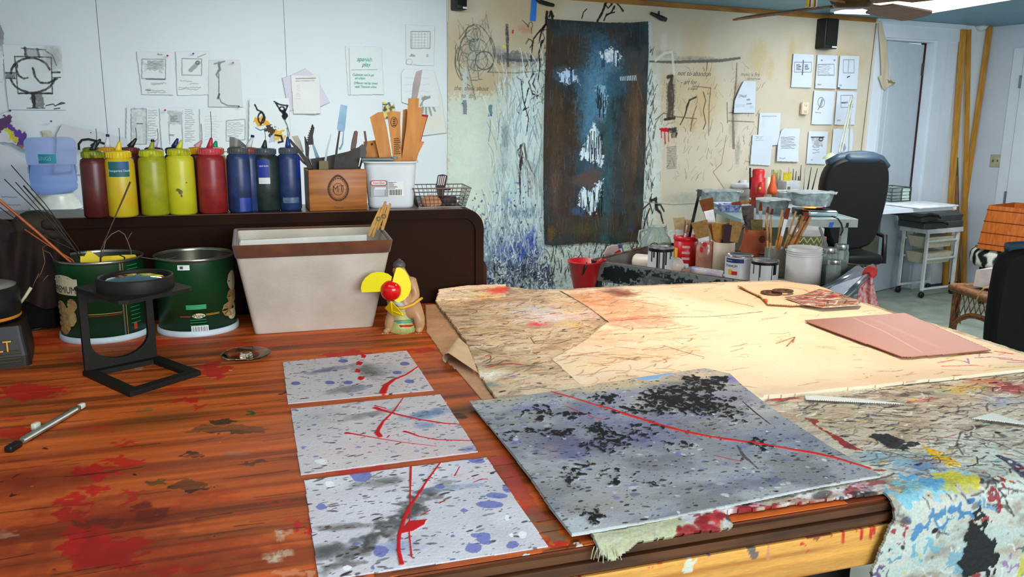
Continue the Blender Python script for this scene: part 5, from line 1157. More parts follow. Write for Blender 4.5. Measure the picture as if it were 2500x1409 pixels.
for i,(pts,lb)in enumerate([([[(938,492),(943,494),(921,552),(912,580),(908,578),(916,548)],[(926,508),(931,506),(917,548),(903,578),(899,574),(908,545)]],'nearer clothespin clipped on the back corner of the canvas bin'),([[(950,496),(954,500),(944,538),(936,562),(930,562),(936,532)],[(941,500),(945,502),(936,532),(924,562),(919,560),(930,530)]],'farther clothespin on the rim of the canvas bin, tilted right')]):
 t=thing('clothespin',lb,'clothespin',onpl(pts[0][3][0],pts[0][3][1],Pp,(0,-1,0)),0,'clothespins on the canvas bin')
 for j,q in enumerate(pts):
  mb=MB();cutout(mb,q,Pp+np.array([0,.012*i,0]),(0,1,0),.008);mb.build('prong',M_PIN,t)
 s=onpl(*[(925,534),(938,528)][i],Pp+np.array([0,.012*i-.001,0]),(0,1,0));mb=MB()
 mb.tube([s+np.array([.004*math.cos(a),-.001*a/6,.004*math.sin(a)])for a in np.linspace(0,12,30)],.0006,5);mb.build('spring',M_WIRE,t)
 # ---- pot-bellied figurine holding a little fan
cf,rf,df=stand(990,820,110);sF=depth(cf)/FPX;xr=np.array([1.,0,0])
def fg(px,py,k=0.0):return onpl(px,py,cf+df*k,df)
fig=thing('ceramic_figurine','pot-bellied ceramic wrestler figurine in a yellow-green apron holding a small fan','figurine',cf,0)
M_SKINC=mat('tan_glazed_ceramic',(176,138,100),.35,var=.1,scale=60);M_APR=mat('yellow_green_glaze',(196,198,130),.4,rgb2=(176,182,110),scale=40);M_HAIRG=mat('grey_black_glaze',(74,72,70),.35);M_GOLD=mat('gold_yellow_glaze',(224,170,50),.4);M_LOIN=mat('brown_speckled_skirt',(150,120,60),.6,rgb2=(60,40,30),scale=120)
def skin_body(name,nodes,edges,mt,parent,sub=2,root=0):
 I=wm(parent).inverted();me=bpy.data.meshes.new(name)
 me.from_pydata([tuple(I@Vector([float(a)for a in n[0]]))for n in nodes],edges,[])
 o=bpy.data.objects.new(name,me);COL.objects.link(o);o.parent=parent
 sk=o.modifiers.new('skin','SKIN');sk.use_smooth_shade=True
 lay=me.skin_vertices[0]if me.skin_vertices else None
 if lay is None:
  bm=bmesh.new();bm.from_mesh(me);bm.verts.layers.skin.verify();bm.to_mesh(me);bm.free();lay=me.skin_vertices[0]
 for i,n in enumerate(nodes):
  r=n[1];lay.data[i].radius=(r,r)if not isinstance(r,tuple)else r;lay.data[i].use_root=(i==root)
 sb=o.modifiers.new('smooth','SUBSURF');sb.levels=sub;sb.render_levels=sub
 me.materials.append(mt);return o
k=sF
nodes=[(fg(990,775,.0),27*k),(fg(985,735,-.004),28*k),(fg(985,700,0),26*k),(fg(982,680,0),14*k),(fg(973,660,-.004),14*k),(fg(972,650,-.004),12*k),(fg(1010,690,0),13*k),(fg(1016,720,-.004),12*k),(fg(1000,744,-.02),9*k),(fg(986,748,-.028),6*k),(fg(955,690,0),11*k),(fg(945,715,-.01),10*k),(fg(960,735,-.026),8*k),(fg(1018,760,-.008),17*k),(fg(1026,785,-.016),13*k),(fg(1024,806,-.016),9*k),(fg(1020,812,
-.028),7*k),(fg(960,765,-.006),16*k),(fg(950,790,-.012),12*k),(fg(948,806,-.014),8*k),(fg(938,812,-.024),6*k)]
nodes=[(n[0],n[1]*(1.22 if i<8 or i in(13,14,17,18)else 1.0))for i,n in enumerate(nodes)]
skin_body('body',nodes,[(0,1),(1,2),(2,3),(3,4),(4,5),(2,6),(6,7),(7,8),(8,9),(2,10),(10,11),(11,12),(0,13),(13,14),(14,15),(15,16),(0,17),(17,18),(18,19),(19,20)],M_SKINC,fig)
mb=MB();hc=fg(973,652,-.002);mb.sphere(hc+np.array([.001,.003,.003]),14*k,n=18,sc=(1.08,1.05,.9));mb.sphere(hc+np.array([.001,.004,.012]),6*k,n=12);mb.build('hair',M_HAIRG,fig)
mb=MB();fcx=fg(970,657,-.018)
for s in(-1,1):mb.sphere(fcx+np.array([.0045*s,0,.001]),.0011,n=8)
mb.tube([fcx+np.array([-.003,0,-.006]),fcx+np.array([0,-.0005,-.0068]),fcx+np.array([.003,0,-.006])],.0006,5);mb.sphere(fcx+np.array([0,-.001,-.002]),.0016,n=8);mb.build('face_features',M_BLKP,fig)
def frontloft(pts_l,pts_r,ys,k0,bulge,nseg=12,inset=0.0):
 rows=[]
 for xl,xr_,y,kk,b in zip(pts_l,pts_r,ys,k0,bulge):
  row=[]
  for j in range(nseg+1):
   t=j/nseg;x=xl+(xr_-xl)*t;row.append(fg(x,y,kk-b*math.sin(math.pi*t)))
  rows.append(row)
 return rows
rows=frontloft([952,948,950,955,948,950,952],[1012,1018,1006,1004,1012,1014,1016],[738,752,770,785,798,808,819],[-.012]*7,[.02,.022,.022,.020,.022,.024,.026])
vs=[p for r_ in rows for p in r_];mb=MB();mb.add(vs,[(i*13+j,(i+1)*13+j,(i+1)*13+j+1,i*13+j+1)for i in range(6)for j in range(12)],smooth=True)
mb.add([p+df*.004 for p in vs],[(i*13+j,i*13+j+1,(i+1)*13+j+1,(i+1)*13+j)for i in range(6)for j in range(12)],smooth=True)
ap=mb.build('apron',M_APR,fig)
for nm,y0,y1,col in[('teal_band',783,786,mat('teal_glaze',(60,150,130),.4)),('teal_band',788,790,mat('teal_glaze',(60,150,130),.4)),('red_band',795,800,mat('red_glaze',(176,30,30),.4))]:
 mb=MB();ra=[fg(955+(1010-955)*t,y0-2*t,-.0125-.0225*math.sin(math.pi*t))for t in np.linspace(0.02,.98,12)];rb2=[fg(955+(1010-955)*t,y1-2*t,-.0125-.0225*math.sin(math.pi*t))for t in np.linspace(.02,.98,12)]
 mb.add(ra+rb2,[(i,12+i,13+i,i+1)for i in range(11)],smooth=True);mb.build(nm,col,ap)
mb=MB()
for t in np.linspace(.04,.96,22):mb.tube([fg(952+64*t,802,-.0135-.0245*math.sin(math.pi*t)),fg(952+64*t,819,-.0135-.027*math.sin(math.pi*t))],.0008,5)
mb.build('fringe',M_APR,ap)
mb=MB();mb.tube([fg(*p)for p in[(958,752,-.036),(985,752,-.040),(1008,744,-.032),(1024,732,-.016),(1030,728,-.004)]],.0028,8);mb.build('sash',M_GOLD,fig)
mb=MB()
for fx in(1018,1024,1030):mb.sphere(fg(fx-2,816,-.034),.0024,n=8)
for fx in(934,940,946):mb.sphere(fg(fx,815,-.028),.0022,n=8)
mb.build('toes',M_SKINC,fig)
fan=thing('toy_fan','little hand fan with three bright yellow blades and a red dome hub','fan',fg(948,708,-.05),0)
M_YB=mat('bright_yellow_plastic',(236,222,24),.35,var=.02);M_RH=mat('glossy_red_plastic',(206,14,16),.12,var=.02,spec=.6)
hub=fg(948,709,-.052);va=np.array([-.45,-.88,.12]);va/=np.linalg.norm(va)
mb=MB(along(hub-va*.012,hub+va*.02));r_=27*k*.97
mb.lathe([(.0001,-.004),(r_*.9,-.004),(r_,0),(r_*.98,.006),(r_*.86,.013),(r_*.6,.019),(r_*.3,.0222),(.0001,.023)],32);mb.build('hub',M_RH,fan)
def blade(pts,kk,tilt=0.0):
 mb=MB();A=[fg(x,y,kk+tilt*(x-948)/60*.02)for x,y in pts];n=len(A);B=[a+df*.0012 for a in A]
 mb.add(A+B,[tuple(range(n-1,-1,-1)),tuple(range(n,2*n))]+[(i,(i+1)%n,n+(i+1)%n,n+i)for i in range(n)]);return mb.build('blade',M_YB,fan)
blade([(883,714),(881,704),(884,690),(892,678),(905,668),(920,664),(935,665),(948,669),(957,676),(950,700),(935,712)],-.05,-.4)
blade([(957,694),(962,672),(968,654),(976,653),(988,660),(997,674),(1003,692),(1003,708),(997,722),(986,733),(974,738),(965,736),(955,720)],-.056,.3)
mb=MB();A=[fg(953,736,-.062),fg(957,736,-.058),fg(980,762,-.052),fg(984,768,-.052),fg(983,770,-.054),fg(958,768,-.03),fg(940,752,-.03)];mb.add(A+[a+np.array([0,0,-.0014])for a in A],[tuple(range(7)),tuple(range(13,6,-1))]+[(i,7+i,7+(i+1)%7,(i+1)%7)for i in range(7)]);mb.build('blade',M_YB,fan)
mb=MB();mb.tube([hub-va*.012,fg(965,735,-.035),fg(985,750,-.03)],.006,10);mb.build('handle',mat('white_fan_handle',(190,196,196),.4),fan)
# ---- black folding magnifier on its square stand
L_,B_,R_,F_=[onz(*p,TOP+.009)for p in[(201,906),(387,868),(490,905),(316,958)]]
hM=float(onpl(190,700,L_,np.array([L_[0],L_[1],0])/np.linalg.norm(L_[:2]))[2])-(TOP+.009)
mc=(L_+B_+R_+F_)/4;mag=thing('folding_magnifier','black folding magnifier with a round thick lens on a square stand','magnifier',(mc[0],mc[1],TOP),math.atan2((B_-L_)[1],(B_-L_)[0]))
M_MAGB=mat('matt_black_metal',(26,24,20),.55,var=.2,spec=.3)
def inq(P,w):
 out=[]
 for i in range(4):
  p=P[i];a=P[i-1]-p;b=P[(i+1)%4]-p;out.append(p+(a/np.linalg.norm(a)+b/np.linalg.norm(b))*w)
 return out
Q=[L_,F_,R_,B_];Qi=inq(Q,.019);dn=np.array([0,0,-.0088])
mb=MB();vs=Q+Qi+[q+dn for q in Q]+[q+dn for q in Qi]
mb.add(vs,[(i,(i+1)%4,4+(i+1)%4,4+i)for i in range(4)]+[(i,8+i,8+(i+1)%4,(i+1)%4)for i in range(4)]+[(4+i,4+(i+1)%4,12+(i+1)%4,12+i)for i in range(4)]+[(8+i,12+i,12+(i+1)%4,8+(i+1)%4)for i in range(4)]);mb.build('base_frame',M_MAGB,mag)
e=(B_-L_);wl=np.linalg.norm(e);e=e/wl;mb=MB(axes(L_+e*.004,e,(0,0,1),np.cross(e,[0,0,1])));w2=wl-.008
pts=[(0,0),(w2,0),(w2,hM)];rr=w2*.40;zc_=hM*.42
out=[(0,-.004),(w2,-.004),(w2,hM),(0,hM)]
arc=[(w2/2+rr*math.cos(a),.012+rr*.72+rr*.72*math.sin(a)*1.0)for a in np.linspace(math.pi,2*math.pi,20)]
lw=w2*.5-rr
left_=[(0,-.004),(0,hM),(lw,hM),(lw,arc[0][1])];mb.prism([(0,-.004),(lw,-.004),(lw,hM),(0,hM)],-.004,.004);mb.prism([(w2-lw,-.004),(w2,-.004),(w2,hM),(w2-lw,hM)],-.004,.004)
for i in range(19):(x0,y0),(x1,y1)=arc[i],arc[i+1];mb.prism([(x0,-.004),(x1,-.004),(x1,y1),(x0,y0)],-.004,.004)
mb.prism([(lw,hM*.80),(w2-lw,hM*.80),(w2-lw,hM),(lw,hM)],-.004,.004)
mb.build('side_panel',M_MAGB,mag)
up=np.array([0,0,hM]);T_=[q+up for q in Q];tc=sum(T_)/4;rl=88*depth(tc)/FPX
mb=MB();n=40;sq=[]
for i in range(n):
 a=2*math.pi*i/n;d_=np.array([math.cos(a),math.sin(a),0]);best=9
 for j in range(4):
  p,q=T_[j]-tc,T_[(j+1)%4]-tc;den=d_[0]*(q-p)[1]-d_[1]*(q-p)[0]
  if abs(den)>1e-9:
   t=(p[0]*(q-p)[1]-p[1]*(q-p)[0])/den
   if t>0:best=min(best,t)
 sq.append(tc+d_*best)
ci=[tc+np.array([math.cos(2*math.pi*i/n),math.sin(2*math.pi*i/n),0])*min(rl*.9,.9*np.linalg.norm(sq[i]-tc))for i in range(n)]
lo=np.array([0,0,-.006]);mb.add(sq+ci+[p+lo for p in sq]+[p+lo for p in ci],[(i,(i+1)%n,n+(i+1)%n,n+i)for i in range(n)]+[(2*n+i,i,(i+1)%n,2*n+(i+1)%n)[::-1]for i in range(n)]+[(2*n+i,3*n+i,3*n+(i+1)%n,2*n+(i+1)%n)for i in range(n)]);mb.build('top_plate',M_MAGB,mag)
MT_=Matrix.Translation(Vector(tc));mb=MB(MT_);mb.lathe([(rl*.88,-.004),(rl*.98,-.004),(rl,.0),(rl,.018),(rl*.98,.021),(rl*.91,.021),(rl*.89,.018),(rl*.88,-.004)],48);ring_=mb.build('lens_mount',M_MAGB,mag)
mb=MB(MT_);mb.lathe([(.0001,.024),(rl*.4,.022),(rl*.7,.018),(rl*.89,.012),(rl*.89,.008),(rl*.6,.003),(.0001,.0)],48);mb.build('lens',mat('thick_glass',(190,226,214),.02,0,var=0,trans=1.0,ior=1.5),ring_)
# ---- little glass dish, pen-like glass scraper
cg,rg,dg_=stand(602,890,118);gd=MB(frame(cg));gd.lathe([(.0001,.001),(rg*.55,.001),(rg*.95,.006),(rg,.009),(rg*.96,.0095),(rg*.5,.004),(.0001,.0035)],48);gd.lathe([(.0001,.0036),(.012,.004),(.01,.009),(.0001,.012)],20)
gd.build('glass_dish',mat('clear_glass',(250,240,220),.01,0,var=0,trans=1.0,ior=1.48),label='small clear glass dish lying on the red-brown tabletop',cat='dish')
pa,pz_=onz(20,1096,TOP+.006),onz(203,989,TOP+.006);L=float(np.linalg.norm(pz_-pa));xv=(pz_-pa)/L;yv=np.array([-xv[1],xv[0],0]);MP=axes(pa,xv,yv,(0,0,1))
pen=thing('glass_pen','thin transparent ruling pen with a white cap and clip lying on the table','pen',(pa+pz_)/2*np.array([1,1,0])+np.array([0,0,TOP]),math.atan2(xv[1],xv[0]))
mb=MB(MP);mb.rbox((L*.55,0,.0),(L*.78,.0085,.008),.002);mb.build('barrel',mat('grey_green_clear',(120,124,104),.12,.2,var=.3,scale=80,coat=.5),pen)
mb=MB(MP);mb.rbox((L*.06,0,-.001),(L*.14,.011,.0085),.002);mb.build('black_end',M_BLKP,pen)
mb=MB(MP);mb.rbox((L*.97,0,0),(L*.08,.0078,.0078),.002);mb.build('white_cap',mat('frosted_white',(206,204,190),.4),pen)
mb=MB(MP);mb.rbox((L*.42,.009,.004),(.013,.008,.010),.002);mb.build('clip',mat('frosted_white',(206,204,190),.4),pen)
mb=MB(MP);mb.box((L*.52,-.0045,.0015),(L*.72,.0008,.0022));mb.build('white_edge',M_WHITE,pen)
# ---- far left: charger, cord reel, dark box, gloves and cloth
g0=onz(78,893,TOP);gx=np.array([-.89,-.46,0]);gy=np.array([-.46,.89,0]);gx/=np.linalg.norm(gx)
M_CH=mat('black_yellow_charger',(24,22,18),.5,var=.2)
ch=thing('tool_charger','black power-tool charger with yellow lettering at the left edge of the table','charger',g0+gx*.08+gy*.06,0)
def cbx(p,px,py):return onpl(px,py,p,np.array([gx[1],-gx[0],0]))
hC=float(cbx(g0,74,796)[2])-TOP
mb=MB(axes(g0,gx,gy,(0,0,1)));rings=[[(x+.09,y+.07,z)for x,y in rrect(w,d,.012)]for z,w,d in((0,.18,.14),(.02,.18,.14),(hC*.7,.172,.13),(hC,.168,.12))];mb.loft(rings,smooth=False);mb.build('housing',M_CH,ch)
mb=MB(axes(g0+gx*.05+np.array([0,0,hC*.55]),-gx,(0,0,1),np.array([gx[1],-gx[0],0])*-1 if np.dot([gx[1],-gx[0]],g0[:2])>0 else np.array([gx[1],-gx[0],0])));mb.text('DEWALT',.028,Matrix.Translation((-.022,0,.006)),sx=.8);mb.build('lettering',mat('amber_print',(226,156,30),.5),ch)
mb=MB(axes(g0,gx,gy,(0,0,1)))
for i in range(4):mb.box((.09,-.001,.012+i*.006),(.15,.003,.002))
mb.build('vent_ribs',mat('olive_ribs',(56,50,26),.6),ch)
rc_=g0+gx*.075+gy*.075+np.array([0,0,hC+.001]);reel=thing('cord_reel','black round reel with an orange rim line standing on the charger','reel',rc_,0)
mb=MB(frame(rc_));mb.lathe([(.0001,0),(.058,0),(.062,.006),(.066,.02),(.068,.055),(.060,.062),(.0001,.064)],32);mb.build('drum',M_BLKP,reel)
mb=MB(frame(rc_));mb.lathe([(.0625,.005),(.0645,.007),(.064,.011),(.062,.009)],32);mb.build('orange_rim',mat('dull_orange',(200,120,40),.5),reel)
mb=MB(frame(rc_));mb.lathe([(.0601,.062),(.061,.064),(.045,.068),(.03,.0685),(.0001,.069)],32);mb.build('pale_cover',mat('grey_cover',(120,118,110),.5),reel)
wa=[onpl(*p,g0+gy*.07,gy)for p in[(44,748),(62,724),(76,702)]];mb=MB();mb.tube(wa,[.0024,.0028,.003],8)
mb.build('white_stick',mat('aged_white',(176,172,140),.5),label='short off-white stick rising behind the black reel',cat='stick')
bb=onz(135,792,TOP);mb=MB(frame(bb+np.array([-.03,-.01,0]),AT));mb.rbox((0,0,.085),(.085,.08,.168),.004);bko=thing('black_case','tall black case standing between the gloves and the first green can','case',bb+np.array([-.03,-.01,0]),AT);mb.build('case_body',mat('dull_black',(16,15,14),.7,spec=.2),bko)
mb=MB(frame(bb+np.array([-.03,-.01,0]),AT));mb.box((0,0,.1705),(.087,.082,.004));mb.build('case_lid',M_BLKP,bko)
def lump(name,label,cat,pts,mt,n=14,group=None,parent=None):
 mb=MB();mb.tube([p for p,r in pts],[r for p,r in pts],n);return mb.build(name,mt,parent,label,cat,group,subdiv=1)
M_GLV=mat('olive_leather',(48,40,24),.75,rgb2=(32,26,16),scale=30,bump=.3,bscale=90);M_BRC=mat('dark_brown_cloth',(40,22,14),.9,rgb2=(24,14,10),scale=20,bump=.4,bscale=60)
G0=onfront(90,560)-vH*.05
def gp(px,py,k=0.0):return onpl(px,py,G0+vH*k,vH)
gl=thing('work_glove','olive leather work glove slumped at the left end of the dark cabinet','glove',gp(85,600),0)
lump('palm',None,None,[(gp(40,606),.012),(gp(44,580),.026),(gp(62,552),.032),(gp(92,545),.034),(gp(120,556),.030),(gp(142,588),.022),(gp(148,612),.010)],M_GLV,parent=gl)
for i,q in enumerate([[(56,560),(44,590),(36,616)],[(84,560),(78,592),(70,620)],[(108,566),(112,596),(108,624)],[(132,580),(146,604),(152,624)],[(100,550),(128,545),(150,560)]]):
 lump('finger',None,None,[(gp(q[0][0],q[0][1],-.02),.013),(gp(q[1][0],q[1][1],-.028),.012),(gp(q[2][0],q[2][1],-.024),.007)],M_GLV,parent=gl)
nn=40;mm=22;vs=[]
for j in range(mm):
 for i in range(nn):
  u=i/(nn-1);v=j/(mm-1);px=-60+230*u;py=585+(40*(1-u)if u<.3 else 28)*.2+v*150+10*math.sin(u*9+1)*(.3+v)
  vs.append(gp(px,py-20*math.sin(u*3.1)*(1-v),-.055-.016*math.sin(u*16+v*3)-.02*v-.008*math.sin(u*31)))
mb=MB();mb.add(vs+[p+vH*.004 for p in vs],[(j*nn+i,(j+1)*nn+i,(j+1)*nn+i+1,j*nn+i+1)for j in range(mm-1)for i in range(nn-1)]+[(nn*mm+j*nn+i,nn*mm+j*nn+i+1,nn*mm+(j+1)*nn+i+1,nn*mm+(j+1)*nn+i)for j in range(mm-1)for i in range(nn-1)],smooth=True)
mb.build('brown_cloth',M_BRC,label='dark brown cloth hanging in folds below the olive glove',cat='cloth')
lump('brown_bundle','dark brown rolled cloth beside the olive glove at the far left','cloth',[(gp(-60,580,-.02),.03),(gp(-20,568,-.02),.034),(gp(15,570,-.02),.03),(gp(40,590,-.03),.02)],M_BRC)
mb=MB()
for q in[[(104,605),(110,640),(100,668),(92,680)],[(108,612),(122,618),(132,636)],[(104,604),(116,598),(124,604)],[(95,668),(84,690),(80,700)],[(118,672),(108,682),(104,690)]]:mb.tube([gp(x,y,-.085)for x,y in q],.0007,5)
mb.build('tangled_wire',mat('tan_wire',(128,92,62),.5),label='thin tangled tan wire hanging on the brown cloth',cat='wire')
mb=MB(axes(onz(60,812,TOP),dT,vT,(0,0,1)));mb.tube([(0,0,.003),(.03,.012,.004),(.055,.03,.003)],.002,6);mb.build('black_cable',M_BLKP,label='short black cable end beside the charger',cat='cable')
# ================================================================== ON THE BACK WALL
M_PAPW=mat_vc('sketch_paper',.8,.05,60,.015,200,.2)
M_INK=mat('graphite_ink',(60,60,62),.8)
M_INKT=mat('teal_marker',(30,160,140),.8);M_INKG=mat('grey_pencil',(96,92,84),.8)
# ---- beige canvas stretched over the wall
cvp=[(1093,-30),(1560,-30),(1561,4),(2141,50),(2153,52),(2162,80),(2156,120),(2150,150),(2158,185),(2163,196),(2158,212),(2146,224),(2140,300),(2128,420),(2118,520),(2100,720),(1090,780)]
cv=wall_sheet(cvp,.004,.0031,(206,196,174),81)
cv.tone(.05,4,4,1);cv.tone(.45,2.6,2.2,2,4,(190,160,110),.5,.75);cv.tone(.4,3,3,3,4,(212,206,190),.5,.75)
PAL=(206,222,216);CH=(58,54,50);UM=(70,46,34)
# large pale wash at the left and round the dark painting
cv.area([(1090,240),(1200,232),(1260,180),(1330,140),(1345,330),(1345,600),(1600,600),(1640,560),(1660,760),(1090,760)],(206,222,208),.75,.12)
for x,y,rx,ry,c,a in[(1290,300,.22,.35,(214,236,236),.9),(1270,480,.25,.35,(196,220,222),.85),(1140,420,.18,.5,(216,232,214),.9),(1280,230,.10,.2,(222,240,240),.8),(1595,250,.07,.35,(216,224,222),.8),(1600,420,.06,.5,(206,226,220),.85),(1620,300,.10,.10,(214,216,204),.7),(1230,140,.05,.04,(90,96,104),.5),(1270,145,.12,.05,(96,104,130),.65),(1215,130,.06,.05,(120,124,120),.6),(1260,190,.05,.1,(190,206,
206),.6),(1625,130,.10,.03,(130,126,116),.5),(1700,145,.25,.025,(120,116,110),.65),(1620,110,.04,.10,(220,220,212),.6),(1282,70,.06,.035,(206,110,96),.45),(1240,110,.04,.02,(196,190,110),.5),(1210,605,.3,.16,(110,130,160),.7),(1285,590,.10,.08,(70,90,176),.9),(1265,620,.07,.05,(50,90,210),.9),(1270,640,.12,.08,(80,96,160),.8),(1300,565,.06,.05,(96,116,190),.8),(1150,620,.15,.2,(150,170,176),.7),(1235,
510,.05,.14,(100,124,140),.6),(1280,520,.16,.04,(80,108,130),.7),(1235,330,.04,.12,(130,150,150),.6),(1230,400,.05,.14,(140,160,164),.5),(1800,230,.05,.10,(120,100,70),.4),(1850,140,.10,.16,(196,170,110),.5),(1930,150,.05,.2,(196,166,106),.5),(1700,260,.25,.2,(200,172,120),.45),(1640,225,.04,.14,(110,100,84),.5),(1790,300,.05,.18,(150,140,120),.5),(1800,370,.03,.12,(120,124,116),.6),(1665,485,.2,.05,
(150,160,148),.5),(1790,480,.12,.05,(160,168,150),.5),(1700,560,.3,.3,(176,186,168),.5),(1850,500,.4,.2,(186,184,160),.4),(1880,170,.05,.1,(184,150,90),.35),(1690,310,.04,.04,(170,130,70),.4),(1120,20,.04,.1,(120,112,96),.0)]:
 cv.soft(x,y,rx,ry,c,a,1.0,0,.35,30)
 # charcoal drawing: circles in a cone of arcs
def ell(cx_,cy_,rx,ry,a0=0,a1=360,n=28):return[(cx_+rx*math.cos(math.radians(a0+(a1-a0)*i/n)),cy_+ry*math.sin(math.radians(a0+(a1-a0)*i/n)))for i in range(n+1)]
GC=(84,92,86)
for cx_,cy_,rx,ry,w,a in[(1154,82,18,20,1.8,.8),(1141,110,18,22,1.5,.6),(1166,112,20,16,1.4,.6),(1165,148,25,25,1.6,.6),(1182,148,22,22,2.2,.9),(1157,110,12,15,1.8,.8),(1140,140,22,32,1.5,.6),(1160,122,32,26,1.2,.5),(1150,168,30,22,1.1,.4)]:cv.stroke(ell(cx_,cy_,rx,ry),w,GC,a)
for p,w in[(ell(1160,165,45,95,190,275),2.2),(ell(1155,155,52,96,270,350),2),(ell(1160,130,48,60,-40,50),2.2),(ell(1156,150,46,60,130,215),2),(ell(1152,160,32,50,100,220),1.6),([(1130,175),(1145,196),(1165,196)],1.5),([(1165,160),(1168,194),(1176,194)],1.4),([(1112,110),(1112,160),(1126,185)],1.6),([(1120,95),(1140,68),(1160,60)],1.6)]:cv.stroke(p,w,GC,.75)
cv.soft(1155,130,.09,.16,(110,120,112),.35);cv.flicks(90,(.03,.12),(.003,.006),[GC,(200,210,200)],(.2,.5),(1.2,2.2),[(1115,60),(1200,60),(1210,190),(1120,190)],.3)
cv.area([(1130,164),(1140,162),(1139,280),(1128,278)],(190,206,206),.85,.01,tex=.5,tscale=(60,20));cv.area([(1129,245),(1139,245),(1139,280),(1130,278)],(120,124,124),.8,.01)
cv.stroke([(1138,162),(1152,225),(1158,245)],3,(170,180,170),.9);cv.stroke([(1141,162),(1156,225),(1160,242)],1.5,(110,90,70),.8)
for t_,x,y,h in[('the  think about',1150,216,12),('to  do',1140,234,11)]:cv.write(t_,x,y,h,1,.3)
cv.stroke([(1237,62),(1238,90),(1239,130),(1240,160)],[7,8,5,6],(70,66,70),.85,dry=.4);cv.stroke([(1236,160),(1237,210),(1238,250)],[6,7,4],(140,140,146),.6,dry=.5)
cv.blob(1230,113,4,3,(226,220,60),.9);cv.stroke([(1252,75),(1251,80)],4,(180,50,60),.9)
cv.area([(1210,138),(1255,124),(1262,124),(1272,145),(1215,158)],(96,98,96),.6,.03,tex=.4);cv.stroke([(1235,145),(1262,148),(1300,148),(1325,144)],[3,6,6,5],(70,72,90),.75,dry=.3)
cv.stroke([(1190,176),(1260,178),(1330,172)],2,(76,74,70),.6,dry=.3)
cv.area([(1193,256),(1202,256),(1201,282),(1192,282)],(90,120,130),.8,.01);cv.area([(1192,279),(1201,279),(1200,284),(1192,284)],(40,70,170),.9,.0);cv.stroke([(1197,286),(1196,320),(1192,345)],2,(110,124,120),.6)
cv.area([(1224,308),(1239,306),(1238,360),(1225,358)],(120,140,140),.6,.02,tex=.6)
# thrown black lines left of the painting and above it
for p,w in[([(1335,30),(1332,60),(1322,75),(1315,105)],[7,5,4,3]),([(1330,62),(1312,82),(1302,95),(1298,125),(1296,150)],[5,3,3,2,2]),([(1345,30),(1348,45)],[8,5]),([(1323,100),(1315,130),(1318,160),(1312,200)],[5,3,3,2]),([(1302,180),(1290,200),(1300,230),(1318,235)],[3,2,3,2]),([(1458,52),(1470,30),(1478,8)],[5,5,6]),([(1478,8),(1486,2),(1494,10),(1484,20),(1478,12)],[5,4,4,3,3]),([(1498,2),(1512,
15),(1520,26)],[3,3,5]),([(1500,16),(1492,30),(1478,40)],[5,3,2]),([(1420,45),(1424,30),(1432,22)],2),([(1474,50),(1480,35),(1500,30)],2.5),([(1340,40),(1345,28),(1350,40)],5),([(1290,215),(1280,255),(1290,290),(1284,330)],2),([(1272,200),(1276,240),(1282,262),(1276,270),(1290,262)],2.2),([(1310,180),(1300,205),(1312,225)],2.5)]:cv.stroke(p,w,(34,26,24),.9,.5)
cv.flicks(40,(.02,.08),(.003,.006),[(40,34,30)],(.5,.9),(1,2),[(1280,60),(1330,60),(1330,290),(1265,290)],.9)
cv.stroke([(1271,355),(1272,390),(1268,420),(1269,450),(1269,498)],[6,9,7,4,3],(66,42,38),.92,.7);cv.stroke([(1278,352),(1286,390),(1296,415),(1305,430)],[6,3,2,1.5],(66,42,38),.8);cv.stroke([(1281,370),(1288,420),(1290,480)],1.5,(90,64,56),.8);cv.stroke([(1272,356),(1262,370),(1270,385)],3,(66,42,38),.8)
for k in range(10):cv.stroke([(1280+k*3,385+k*2),(1284+k*3,440+(k*37)%50)],1.2,(90,66,60),.5)
# spattered foot of the canvas
LOW=[(1100,560),(1330,560),(1330,600),(1600,600),(1660,560),(1700,780),(1100,780)]
cv.soft(1260,680,.45,.16,(62,68,88),.8,.7,0,.5,30);cv.soft(1420,660,.3,.14,(84,90,100),.6,.7,0,.6,30);cv.soft(1270,610,.22,.1,(60,76,160),.75,.8,0,.5,30)
cv.flicks(2600,(.015,.07),(.003,.005),[(232,246,250),(210,230,240),(50,50,66),(90,104,140),(232,246,250)],(.25,.8),(1.2,2.0),[(1120,520),(1330,500),(1400,600),(1560,600),(1560,780),(1100,780)],.25)
cv.flicks(1500,(.01,.045),(.003,.006),[(36,34,44),(60,66,96),(236,248,252),(40,40,44)],(.5,.95),(0,3.14),[(1200,620),(1400,600),(1560,600),(1560,780),(1180,780)],.8)
cv.speckle(500,(.003,.008),[(40,40,50),(230,244,248),(70,90,170)],(.5,.9),(1,2),(0,3),[(1110,480),(1330,420),(1330,780),(1110,780)])
cv.flicks(500,(.05,.22),(.003,.006),[(226,242,242),(180,200,206),(120,140,150)],(.3,.8),(1.3,1.9),[(1215,200),(1330,150),(1330,640),(1180,640)],.2)
cv.area([(1335,605),(1560,600),(1560,700),(1360,720)],(206,214,200),.8,.08,tex=.5)
cv.flicks(160,(.03,.12),(.003,.008),[(30,28,30),(60,56,54)],(.5,.95),(1.2,1.9),[(1335,600),(1640,580),(1640,720),(1335,720)],.25)
cv.area([(1540,608),(1562,604),(1566,626),(1542,632)],(110,80,50),.9,.04)
